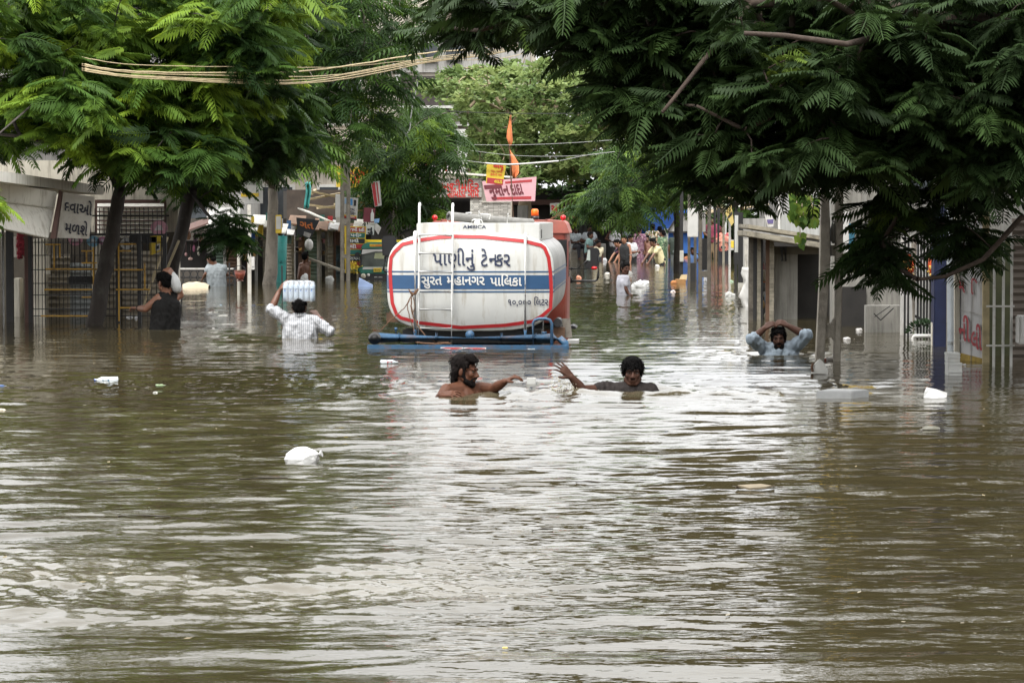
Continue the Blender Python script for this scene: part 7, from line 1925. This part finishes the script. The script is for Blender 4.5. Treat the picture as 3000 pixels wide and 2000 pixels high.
def gate():
    Y = 33; root, off = rooted('barred_gate', 'white backed gate with black vertical bars hung with orange lanterns', 'gate', (P(2690, 980, Y).x, Y, -1.3))
    wallbox(MB(), 2640, 690, 2738, None, Y + .4, .05).build('backing', SIGN_W, root, off=off)
    for k, x in enumerate((2652, 2662, 2690, 2699, 2708, 2717, 2727)): post(MB(), x, 690, Y + (.1 if k > 1 else 0), .022).build('bar', BLKIRON, root, off=off)
    MB().bar(P(2640, 735, Y), P(2738, 770, Y), .03).build('brace', BLKIRON, root, off=off); MB().bar(P(2680, 925, Y), P(2738, 955, Y), .03).build('brace', BLKIRON, root, off=off)
    post(MB(), 2678, 690, Y - .2, .07, n=8).build('post', CONC, root, off=off)
gate()
for x, y0, y1, lab in ((2664, 745, 806, 'orange cloth lantern with gold trim left of the gate post'), (2735, 735, 815, 'orange cloth lantern with gold trim right of the gate post')):
    Y = 32.6; c = P(x, (y0 + y1) / 2, Y); root, off = rooted('lantern', lab, 'lantern', c); h = (y1 - y0) * Y / F
    MB().tube([c + Vector((0, 0, h * .5)), c + Vector((0, 0, h * .3)), c, c - Vector((0, 0, h * .35)), c - Vector((0, 0, h * .5))], [.02, .05, .065, .05, .012], 10).build('shade', mat('orange_cloth', (.50, .07, .015), .7, .25, 8), root, off=off, smooth=True)
    rnd = random.Random(x); g = MB()
    for k in range(14): g.ell(c + Vector((rnd.uniform(-.07, .05), -.06, rnd.uniform(-h * .5, h * .5))), rnd.uniform(.008, .018), nu=6, nv=4)
    g.build('trim', mat('gold_trim', (.65, .42, .10), .35, .2, 9), root, off=off)
    MB().tube([c + Vector((0, 0, h * .5)), c + Vector((0, 0, h * .5 + .25))], .004, 5).build('string', BLKIRON, root, off=off)
def rail_pipe():
    Y = 32.3; m = MB(); m.tube([P(2674, 1120, Y), P(2674, 990, Y), P(2678, 984, Y), P(2735, 984, Y)], .022, 8); tag(m.build('low_pipe', WHIRON, None, smooth=True), 'low bent white pipe rail in front of the barred gate', 'pipe')
    rnd = random.Random(4); m = MB(); c0 = P(2708, 975, 32.7)
    for k in range(160):
        d = Vector((rnd.gauss(0, 1), rnd.gauss(0, 1), abs(rnd.gauss(0, 1)))).normalized(); c = c0 + Vector((d.x * .18, d.y * .12, d.z * .12)); s = d.cross(Vector((rnd.random(), rnd.random(), rnd.random()))).normalized() * .012
        m.quad(c, c + d * .03 + s, c + d * .06, c + d * .03 - s)
    m.tube([c0 - Vector((0, 0, .4)), c0], .015, 6)
    tag(m.build('shrub', mat('shrub_leaf', (.02, .05, .015), .7, .3, 20)), 'small dark shrub at the foot of the barred gate', 'shrub')
rail_pipe()
def blue_column():
    Y = 30.5; root, off = rooted('blue_column', 'dark navy painted column left of the grey drain pipe', 'column', (P(2757, 1000, Y).x, Y, -1.35))
    wallbox(MB(), 2739, 600, 2775, None, Y, .25).build('shaft', mat('dark_navy_paint', (.012, .018, .055), .5, .3, 4), root, off=off, bevel=.01)
    wallbox(MB(), 2731, 945, 2737, None, Y + .1, .1).build('edge', CREAM, root, off=off)
blue_column()
def drain():
    Y = 29; root, off = rooted('drain_pipe', 'thick pale grey drain pipe standing right of the navy column', 'pipe', (P(2787, 1030, Y).x, Y, -1.3))
    MB().tube([(P(2788, 1000, Y).x, Y, -1.3), P(2788, 1035, Y), P(2786, 740, Y), P(2786, 600, Y)], .043, 14).build('shaft', mat('grey_pvc', (.34, .37, .39), .5, .12, 5, dirt=(.2, .2, .18), dirt_amt=.4), root, off=off, smooth=True)
    MB().tube([P(2788, 1006, Y), P(2788, 1000, Y)], .05, 14).build('collar', GREYMET, root, off=off)
drain()
def red_panel():
    Y = 27.2
    r = board('painted_panel', 'tall pale tin panel with big red painted letters and rusty yellow foot', 'sign', [(2811, 640), (2884, 652), (2884, 1120), (2811, 1100)], [27.6, 27.2, 27.2, 27.6], mat('dull_tin', (.34, .335, .33), .6, .12, 3, dirt=(.18, .16, .13), dirt_amt=.6, dscale=3, streak=True),
          [('મ  િ', .42, .46, .75, .17, mat('faded_red_letters', (.24, .03, .035), .7, .2, 9), .02), ('ની', .27, .765, .46, .27, mat('faded_red_letters', (.2, .03, .04)), .02), ('લી', .76, .80, .44, .27, mat('faded_red_letters', (.2, .03, .04)), .02)],
          strips=[(0, .852, 1, 1.0, mat('mossy_yellow', (.22, .15, .03), .9, .4, 14)), (.015, .0, .035, 1, GREYMET), (.49, .0, .505, 1, GREYW), (0, .575, 1, .583, GREYW), (0, .77, 1, .778, GREYW)])
    MB().bar(P(2803, 600, 27.6), P(2803, 1150, 27.6), .05).build('frame_post', CREAM, r, off=-Vector(r.location)); MB().bar(P(2888, 600, 27.15), P(2888, 1150, 27.15), .06).build('frame_post', mat('mossy_concrete', (.28, .23, .13), .9, .3, 8), r, off=-Vector(r.location))
red_panel()
def right_fence():
    Y = 26.5; root, off = rooted('bar_fence', 'thin white barred fence at the right edge of the picture', 'fence', (P(2935, 1060, Y).x, Y, -1.3))
    for x in (2914, 2941, 2965): post(MB(), x, 690, Y, .022).build('bar', WHIRON, root, off=off)
    for y in (897, 1012): MB().bar(P(2890, y, Y - .02), P(2972, y, Y - .02), .016).build('rail', WHIRON, root, off=off)
right_fence()
def louvre():
    Y = 27.6; root, off = rooted('louvred_wall', 'brown slatted wall cut off by the right edge of the picture', 'wall', (P(3000, 1050, Y).x, Y, -1.3))
    slats(MB(), 2966, 640, 3200, None, Y, .075, .04).build('slats', mat('brown_slats', (.14, .115, .095), .8, .2, 4), root, off=off)
    wallbox(MB(), 2894, 700, 2972, None, Y + .9, .1).build('dark_recess', mat('recess_green', (.05, .055, .025), .9, .5, 4), root, off=off)
louvre()
bx('switch_box', 'white switch box at the right edge above the water', 'box', 2986, 925, 3030, 1008, 26.3, .2, SIGN_W)
# ================================================================ FLOATING AND CARRIED THINGS
FOAM = mat('white_foam', (.50, .50, .475), .8, .06, 20, dirt=(.45, .42, .36), dirt_amt=.35, dscale=7, bump=.15, bscale=200)
FOAM_G = mat('grey_foam', (.21, .215, .215), .85, .08, 20, dirt=(.26, .25, .23), dirt_amt=.4, dscale=7, bump=.15, bscale=200)
def bottle_pack():
    Y = 32.3; q = lambda x, y, dy=0.0: P(500 + x / 2.613, 450 + y / 2.613, Y + dy)
    a, b = q(862, 980), q(1105, 1130); w = b.x - a.x; h = a.z - b.z
    root = thing('bottle_pack', 'shrink wrapped pack of clear water bottles carried on the striped shirted man\'s head', 'bottle pack', ((a.x + b.x) / 2, Y, b.z))
    PET = mat('clear_bottle', (.36, .43, .50), .2, .06, 9); BLU = mat('blue_label', (.04, .13, .38), .4, .2, 12)
    nx = 6; r = w / nx / 2 * .96
    for i in range(nx):
        for j in range(3):
            x = -w / 2 + (i + .5) * w / nx; y = (j - 1) * w / nx
            m = MB(); zs = (0, .01, .06, .08, .12, .14, .18, .205, .212, .232); rs = (r * .8, r, r * .96, r, r, r * .94, r, r * .55, r * .36, r * .34)
            m.tube([(x, y, z * h / .232) for z in zs], list(rs), 12); bo = m.build('bottle', PET, root, smooth=True)
            m = MB(); m.tube([(x, y, .118 * h / .232), (x, y, .150 * h / .232)], r * 1.015, 12, cap=False); m.build('label_band', BLU, bo, smooth=True)
            m = MB(); m.tube([(x, y, .212 * h / .232), (x, y, .234 * h / .232)], r * .42, 10); m.build('cap', SIGN_W, bo, smooth=True)
    f = bpy.data.materials.new('shrink_film'); f.use_nodes = True; fb = f.node_tree.nodes['Principled BSDF']
    fb.inputs['Base Color'].default_value = (.8, .83, .88, 1); fb.inputs['Alpha'].default_value = .22; fb.inputs['Roughness'].default_value = .22
    m = MB(); vs = []; n = 24; rows = [0, .12, .3, .5, .7, .86, .97, 1.03, 1.05]
    for k, t in enumerate(rows):
        for i in range(n):
            u = 2 * math.pi * i / n; e = 5.0; c, s = math.cos(u), math.sin(u); g = 1.02 if t < .9 else (.96, .8, .45)[k - 6]
            vs.append((w / 2 * g * math.copysign(abs(c) ** (2 / e), c), (w / nx * 1.55) * g * math.copysign(abs(s) ** (2 / e), s), h * t + .006 * math.sin(i * 2.1 + k)))
    m.add(vs, [(k * n + i, k * n + (i + 1) % n, (k + 1) * n + (i + 1) % n, (k + 1) * n + i) for k in range(len(rows) - 1) for i in range(n)] + [tuple(range((len(rows) - 1) * n, len(rows) * n))])
    m.build('wrap', f, root, smooth=True)
bottle_pack()
def held_bag():
    Y = 34.9; q = lambda x, y, dy=0.0: P(300 + x / 5.227, 700 + y / 5.227, Y + dy)
    m = MB(); vs = []; n = 20; rows = ((1070, 500, 14), (1068, 520, 28), (1078, 560, 55), (1100, 640, 78), (1118, 720, 82), (1130, 780, 68), (1135, 815, 40), (1138, 828, 12))
    for k, (x, y, w) in enumerate(rows):
        for i in range(n):
            u = 2 * math.pi * i / n; wr = 1 + .10 * math.sin(3 * u + k) + .06 * math.sin(7 * u)
            p = q(x + 28 + w * math.cos(u) * wr, y); p.y += .08 * w / 80 * math.sin(u) * wr - .10; vs.append(p)
    m.add(vs, [(k * n + i, k * n + (i + 1) % n, (k + 1) * n + (i + 1) % n, (k + 1) * n + i) for k in range(len(rows) - 1) for i in range(n)] + [tuple(range(n)), tuple(range((len(rows) - 1) * n, len(rows) * n))])
    tag(m.build('plastic_bag', BAG_W, None, smooth=True), 'white plastic bag hanging from the raised hand of the black vested man', 'bag')
held_bag()
def at_water(px, py): Y = WY(py); return P(px, py, Y), Y
def floater(label, x0, x1, y0, y1, seed, m=BAG_W, cat='bag', name='plastic_bag', group=None, amp=.12, deep=.5, knot=None):
    """crumpled thing afloat: outline columns x0..x1, rows y0..y1, its foot on the water"""
    c, Y = at_water((x0 + x1) / 2, y1); w = (x1 - x0) * Y / F / 2; h = (y1 - y0) * Y / F
    c = Vector((c.x, c.y + w * .6, h * (.5 - .5 * deep) - .01)); r = (w, w * .7, h * (.5 + .5 * deep))
    k = None if knot is None else Vector((c.x + knot[0] * w, c.y - .02, c.z + knot[1] * h))
    return lump(name, label, cat, c, r, m, seed, amp, group=group, knot=k)
floater('big white knotted plastic bag afloat alone in the open left foreground', 830, 934, 1304, 1354, 2, amp=.09, knot=(1.15, .35))
def slab(name, label, x0, x1, y0, y1, d, m, rz, corner=None):
    c, Y = at_water((x0 + x1) / 2, y1); w = (x1 - x0) * Y / F; h = (y1 - y0) * Y / F
    o = MB().box((0, 0, 0), (w, d, h + .06)).build(name, m, None, bevel=.006); o.location = (c.x, c.y + d / 2, h / 2 - .03); o.rotation_euler = (R(1.2), R(.6), rz)
    return tag(o, label, 'foam slab')
def foam_L():
    c, Y = at_water(2472, 1166); k = Y / F
    root = thing('foam_box', 'flat grey foam box lid afloat on the right with one end turned', 'foam box', (c.x, c.y, -.05))
    m = MB(); pts = [(2391 - 2472, 0), (2495 - 2472, -.02), (2553 - 2472, .14), (2449 - 2472, .30)]
    P3 = [Vector((a * k, b, 0)) for a, b in pts]
    m.prism([p + Vector((0, 0, -.02)) for p in P3], (0, 0, .125)); m.build('block', FOAM_G, root, bevel=.005)
    m = MB(); m.prism([p * .9 + Vector((.005, .03, .102)) for p in P3], (0, 0, .006)); m.build('rim', FOAM_G, root, bevel=.002)
foam_L()
def foam_stack():
    for lab, x0, x1, y0, y1, kn in (('lower white foam crate of the pair standing by the drain pipe', 2777, 2818, 1062, 1101, 0), ('upper white foam crate set on the lower one by the drain pipe', 2776, 2812, 1033, 1062, 1)):
        Y = 24.9; a, b = P(x0, y0, Y), P(x1, y1, Y); w = b.x - a.x; h = a.z - b.z; c = (a + b) / 2
        zb = b.z - (.08 if kn == 0 else -.002)
        root = thing('foam_crate', lab, 'foam crate', (c.x, Y + .08, zb), 0, 'foam crates stacked by the drain pipe')
        H_ = a.z - zb
        MB().box((0, 0, H_ / 2), (w * .97, .20, H_)).build('box', FOAM, root, bevel=.006)
        MB().box((0, 0, H_ - .012), (w * 1.02, .215, .022)).build('lid', FOAM, root, bevel=.004)
        MB().box((0, -.1, .045 if kn else .115), (w * 1.01, .02, .015)).build('ridge', FOAM, root, bevel=.003)
foam_stack()
def foam_small():
    c, Y = at_water(1560, 1124); k = Y / F
    root = thing('foam_piece', 'small white L shaped foam block floating between the two swimmers', 'foam piece', (c.x, c.y, -.03))
    MB().box(((1557 - 1560) * k, .03, .035), (27 * k, .08, .085)).build('block', FOAM, root, bevel=.004)
    MB().box(((1598 - 1560) * k, .10, .022), (54 * k, .06, .05)).build('strip', FOAM, root, bevel=.004)
foam_small()
def helmet_thing():
    Y = 25.2; c = P(2402, 1100, Y); k = Y / F; n = 18; m = MB(); vs = []
    for j, (h, w) in enumerate(((-6, 24), (6, 25), (16, 23), (26, 17), (35, 10), (41, 4), (43, .5))):
        for i in range(n):
            u = 2 * math.pi * i / n; vs.append((c.x + w * k * math.cos(u), Y + w * k * .6 * math.sin(u) + .03, max(-.03, h * k)))
    m.add(vs, [(j * n + i, j * n + (i + 1) % n, (j + 1) * n + (i + 1) % n, (j + 1) * n + i) for j in range(6) for i in range(n)])
    root, off = rooted('plastic_cover', 'upright pointed whitish plastic cover floating before the double pole', 'plastic cover', (c.x, Y, 0)); m.build('shell', mat('dull_white_plastic', (.50, .49, .45), .45, .08, 6, dirt=(.3, .26, .2), dirt_amt=.5), root, off=off, smooth=True)
    MB().tube([(c.x - 22 * k, Y - .02, .02), (c.x - 24 * k, Y, .06), (c.x - 20 * k, Y + .02, .09)], .012, 7).build('edge', RUST, root, off=off)
helmet_thing()
def tent_bag():
    Y = WY(1167); k = Y / F; q = lambda x, y, d=0.0: Vector((P(x, y, Y).x, Y + d, max(-.02, P(x, y, Y).z)))
    m = MB(); v = [q(2705, 1168), q(2708, 1148), q(2718, 1135, .06), q(2745, 1140, .03), q(2775, 1150), q(2774, 1162), q(2728, 1170, -.08), q(2726, 1138, -.01), q(2750, 1168, -.05), q(2740, 1150, .18)]
    m.add(v, [(0, 6, 7, 1), (1, 7, 2), (7, 6, 8, 3), (2, 7, 3), (3, 8, 5, 4), (2, 3, 9), (3, 4, 9), (4, 5, 9), (1, 2, 9), (0, 1, 9)])
    tag(m.build('plastic_sheet', BAG_W, None, smooth=False), 'white creased plastic sheet sticking up like a tent on the right', 'plastic sheet')
tent_bag()
floater('faint translucent plastic bag nearly sunk below the white tent shaped sheet', 2700, 2758, 1242, 1260, 5, mat('murky_plastic', (.11, .105, .08), .3, .2, 8), deep=.2)
def scum_board():
    c, Y = at_water(2214, 1432); k = Y / F; m = MB(); pts = [(-60, 0), (-52, .02), (-20, -.02), (30, -.015), (58, .03), (60, .06), (20, .07), (-30, .05), (-50, .035)]
    m.prism([(c.x + a * k, c.y + b * 1.6, .004 + .006 * math.sin(i * 2.2)) for i, (a, b) in enumerate(pts)], (0, 0, .010)); tag(m.build('drifting_cardboard', mat('wet_cardboard', (.15, .12, .075), .7, .25, 9)), 'limp brown cardboard drifting flat in the right foreground', 'cardboard')
scum_board()
def bottle(label, x, y, L, rz, body, cap=None, band=None):
    c, Y = at_water(x, y); root = thing('plastic_bottle', label, 'bottle', (c.x, c.y, .008), rz); r = L * .15
    m = MB(); prof = ((-.5, .7), (-.48, 1), (-.2, 1), (-.15, .92), (.0, 1), (.2, 1), (.32, .6), (.38, .42), (.5, .40))
    m.tube([(a * L, 0, 0) for a, _ in prof], [b * r for _, b in prof], 14); m.build('body', body, root, smooth=True)
    if band: MB().tube([(-.12 * L, 0, 0), (.16 * L, 0, 0)], r * 1.02, 14).build('label_band', band, root, smooth=True)
    if cap: MB().tube([(.42 * L, 0, 0), (.52 * L, 0, 0)], r * .5, 12).build('cap', cap, root, smooth=True)
PETC = mat('clear_plastic', (.50, .54, .56), .12, .1, 9); BLUC = mat('blue_cap', (.02, .07, .30), .4)
bottle('clear plastic bottle with blue cap floating in the glitter at left', 312, 1116, .20, math.pi + .08, PETC, BLUC, mat('pale_blue_label', (.25, .38, .50), .4))
bottle('clear bottle with a red label floating just behind the bearded man', 1140, 1064, .17, .15, PETC, None, SIGN_R)
bottle('small blue capped bottle at the left edge of the water', 2, 1134, .09, .3, mat('blue_plastic', (.03, .07, .18), .3), SIGN_W)
bottle('green tinted bottle drifting left below the glitter', 470, 1132, .08, .4, mat('green_plastic', (.20, .27, .14), .25), SIGN_W)
sm = lambda lab, x, y, r, col, seed: floater(lab, x - r, x + r, y - r, y, seed, mat('scrap%d' % seed, tuple(.72 * c for c in col), .6, .15, 10), 'scrap', 'floating_scrap', None, .2)
sm('cream foam crumb at the left edge of the water', 6, 1204, 12, (.52, .47, .36), 31)
sm('tiny cream crumb on open water left of the big knotted bag', 503, 1350, 6, (.50, .46, .34), 32)
sm('white crumpled scrap on open water in the right foreground', 2205, 1808, 13, (.66, .64, .58), 33)
sm('yellow leaf scrap in the near foreground', 1480, 1896, 12, (.50, .40, .12), 34)
sm('small white scrap left of the clear blue capped bottle', 455, 1152, 10, (.55, .55, .5), 35)
sm('pale scrap floating at the right of the foam crates', 2826, 1068, 6, (.66, .66, .64), 36)
sm('white and red scrap floating behind the double pole', 2428, 1056, 14, (.60, .56, .52), 37)
sm('orange red scrap beside the legs of the double pole', 2418, 1056, 8, (.45, .09, .04), 38)
sm('white bag lump drifting beyond the tanker mirror', 1890, 833, 14, (.62, .62, .60), 39)
sm('pale plastic lump near the black pole posts', 2140, 868, 16, (.48, .48, .45), 40)
sm('light green scrap afloat near the black pole posts', 2143, 825, 6, (.45, .62, .42), 41)
sm('orange and white scrap afloat right of the tanker cab', 1695, 815, 9, (.60, .25, .15), 42)
sm('white scrap lying between the mirror and the bathers', 1780, 806, 9, (.58, .55, .48), 43)
sm('white rag lump just behind the boy in white', 1845, 802, 9, (.60, .58, .55), 44)
sm('pink white scrap drifting in front of the far poles', 1972, 856, 8, (.62, .52, .48), 45)
sm('white lump floating under the stalls beside the plank', 965, 820, 13, (.60, .60, .58), 46)
sm('small white scrap by the left fence foot', 380, 932, 11, (.60, .60, .60), 47)
sm('crumpled white packet at the fence foot left of the wading man', 402, 934, 13, (.58, .58, .60), 48)
sm('white scrap beside the low wall on the right', 2518, 968, 11, (.50, .48, .46), 49)
sm('flat white scrap on the water behind the double pole', 2482, 996, 12, (.52, .50, .48), 50)
sm('tiny blue scrap right of the grey shirted man', 647, 894, 4, (.30, .45, .60), 51)
sm('pale foam shard at the water by the yellow shirted bather', 1925, 782, 8, (.62, .60, .55), 52)
sm('orange scrap at the foot of the white box pole', 2012, 757, 8, (.62, .22, .08), 53)
sm('white bag at the feet of the black clothed youths', 1771, 764, 9, (.60, .60, .62), 54)
floater('white rag bundle floating right of the boy in white', 1852, 1898, 821, 842, 60, amp=.25)
floater('grey white sack at the foot of the stalls behind the bottle pack', 880, 904, 800, 822, 61, amp=.15)
def brown_box():
    c, Y = at_water(1994, 831); k = Y / F; root = thing('cardboard_box', 'open brown cardboard box afloat left of the two legged pole', 'cardboard box', (c.x, c.y, -.02))
    CB = mat('brown_card', (.30, .16, .06), .85, .2, 8); CB2 = mat('pale_card', (.42, .32, .18), .85, .2, 8)
    MB().prism([(-16 * k, 0, 0), (14 * k, -.02, 0), (17 * k, .2, 0), (-12 * k, .22, 0)], (0, 0, 16 * k)).build('box', CB, root)
    MB().prism([(-4 * k, .02, 15 * k), (18 * k, .02, 14 * k), (20 * k, .05, 30 * k), (2 * k, .05, 29 * k)], (0, .012, 0)).build('flap', CB2, root)
    MB().ell((-20 * k, 0, 4 * k), (10 * k, .08, 9 * k)).build('sack', mat('orange_brown_sack', (.32, .13, .04), .9, .3, 9), root, smooth=True)
brown_box()
def blue_packet():
    c, Y = at_water(1066, 840); k = Y / F; m = MB(); m.prism([(c.x - 17 * k, Y, -.02), (c.x + 24 * k, Y, -.02), (c.x + 24 * k, Y, 6 * k), (c.x - 14 * k, Y, 26 * k)], (.01, .06, 0)); tag(m.build('blue_packet', mat('pale_blue_packet', (.32, .42, .66), .4, .15, 6)), 'pale blue plastic packet sticking up from the water before the auto rickshaw', 'packet')
blue_packet()
def cream_float():
    Y = 55.5; q = lambda x, y: P(300 + x / 5.227, 700 + y / 5.227, Y); m = MB(); n = 20; vs = []
    top = [q(1220 + 420 * i / n, 700 - 45 * math.sin(math.pi * min(1, i / n * 1.05)) ** .6 + 4 * math.sin(i)) for i in range(n + 1)]
    for p in top: vs += [Vector((p.x, Y - .25, -.03)), Vector((p.x, Y - .2, p.z * .75)), Vector((p.x, Y, p.z)), Vector((p.x, Y + .35, -.03))]
    m.add(vs, [(i * 4 + j, i * 4 + 4 + j, i * 4 + 5 + j, i * 4 + 1 + j) for i in range(n) for j in range(3)]); tag(m.build('floating_mattress', mat('cream_foam', (.40, .34, .24), .85, .1, 6), None, smooth=True), 'long cream foam mattress afloat beside the grey shirted man', 'mattress')
cream_float()
lump('hanging_sack', 'white sack hanging under the tilted dark sign', 'sack', P(905, 716, 63), (.10, .06, .13), SIGN_W, 5, .08, knot=P(903, 698, 63))
def stick():
    m = MB(); m.tube([P(1840, 748, 84.5), P(1869, 743, 84.3)], .02, 6); tag(m.build('white_stick', SIGN_W, None, smooth=True), 'short white stick held out by the white shirted man in the crowd', 'stick')
stick()
# --- spray thrown up by the swimmer's hand: a torn sheet of droplets
def splash():
    m = bpy.data.materials.new('splash_water'); m.use_nodes = True; b = m.node_tree.nodes['Principled BSDF']
    b.inputs['Base Color'].default_value = (.75, .72, .60, 1); b.inputs['Roughness'].default_value = .5; b.inputs['Alpha'].default_value = .55; b.inputs['IOR'].default_value = 1.33
    b.inputs['Base Color'].default_value = (.50, .46, .35, 1)
    rnd = random.Random(21); mb = MB(); Y = 22.45
    nx, nz = 34, 20; vs = []
    for i in range(nx + 1):
        u = i / nx
        for j in range(nz + 1):
            v = j / nz; top = 1108 + 34 * u ** 1.4 + 5 * math.sin(u * 9); x = 1620 + 66 * u - (1 - v) * 4 + (v ** 2) * (-10 + 14 * u) + rnd.uniform(-1.6, 1.6); y = top + (1149 - top) * v + rnd.uniform(-1.5, 1.5)
            vs.append(P(x, y, Y + .05 * math.sin(i * .9 + j * .5) + rnd.uniform(-.012, .012)))
    fs = []
    for i in range(nx):
        for j in range(nz):
            if rnd.random() < .50 - .30 * (1 - j / nz): fs.append((i * (nz + 1) + j, (i + 1) * (nz + 1) + j, (i + 1) * (nz + 1) + j + 1, i * (nz + 1) + j + 1))
    mb.add(vs, fs)
    for k in range(260):
        t = rnd.random(); x = 1612 + 84 * t + rnd.gauss(0, 4); y = 1100 + 40 * t ** 1.2 + rnd.gauss(0, 7) if k % 2 else 1148 - abs(rnd.gauss(0, 12))
        c = P(x, y, Y + rnd.gauss(0, .05)); sz = rnd.uniform(.0015, .0045)
        if c.z < -.01: continue
        mb.ell(c, (sz * rnd.uniform(.8, 1.6), sz, sz * rnd.uniform(.8, 2.2)), nu=6, nv=4)
    for k in range(90):
        x = rnd.uniform(1570, 1760); c = P(x, 1146 - abs(rnd.gauss(0, 3)), Y + rnd.gauss(0, .08)); sz = rnd.uniform(.0015, .004); mb.ell(c, sz, nu=6, nv=4)
    tag(mb.build('splash', m, None, smooth=True), 'spray of muddy water thrown up by the raised hand of the swimmer', 'splash', kind='stuff')
splash()
def flotsam():
    rnd = random.Random(31); ms = [mat('fleck%d' % i, c, .7, .3, 20) for i, c in enumerate(((.10, .075, .035), (.05, .06, .02), (.15, .12, .06), (.16, .14, .10), (.035, .028, .018)))]
    m = MB()
    for k in range(420):
        g = rnd.random(); Y = 9 + 50 * rnd.random() ** 1.7; X = rnd.uniform(-1, 1) * (.19 * Y)
        if k % 3 == 0: X = (.6 + .4 * rnd.random()) * .19 * Y * rnd.choice((-1, 1))
        if k % 5 == 0: Y = 21.5 + rnd.gauss(0, 1.0); X = rnd.gauss(1.5, 1.6)
        c = Vector((X, Y, .012)); l = rnd.uniform(.006, .016 + .0004 * Y); a = rnd.uniform(0, 3.14); d = Vector((math.cos(a), math.sin(a), rnd.uniform(-.1, .2))); s = Vector((-d.y, d.x, rnd.uniform(-.1, .3))) * .4
        m.use(ms[k % 5]).quad(c - d * l, c - s * l, c + d * l, c + s * l)
    for k in range(26):
        Y = rnd.uniform(11, 40); X = rnd.uniform(-1, 1) * .18 * Y; a = rnd.uniform(-.5, .5); L_ = rnd.uniform(.05, .16); d = Vector((math.cos(a), math.sin(a), .02)); c = Vector((X, Y, .008))
        m.use(ms[4]).tube([c - d * L_, c + Vector((0, 0, .004)), c + d * L_], [.004, .005, .003], 5)
    tag(m.build('leaf_litter', None), 'fallen leaves, twigs and scum flecks drifting on the flood water', 'litter', kind='stuff')
flotsam()
bpy.data.scenes.remove(TMP)
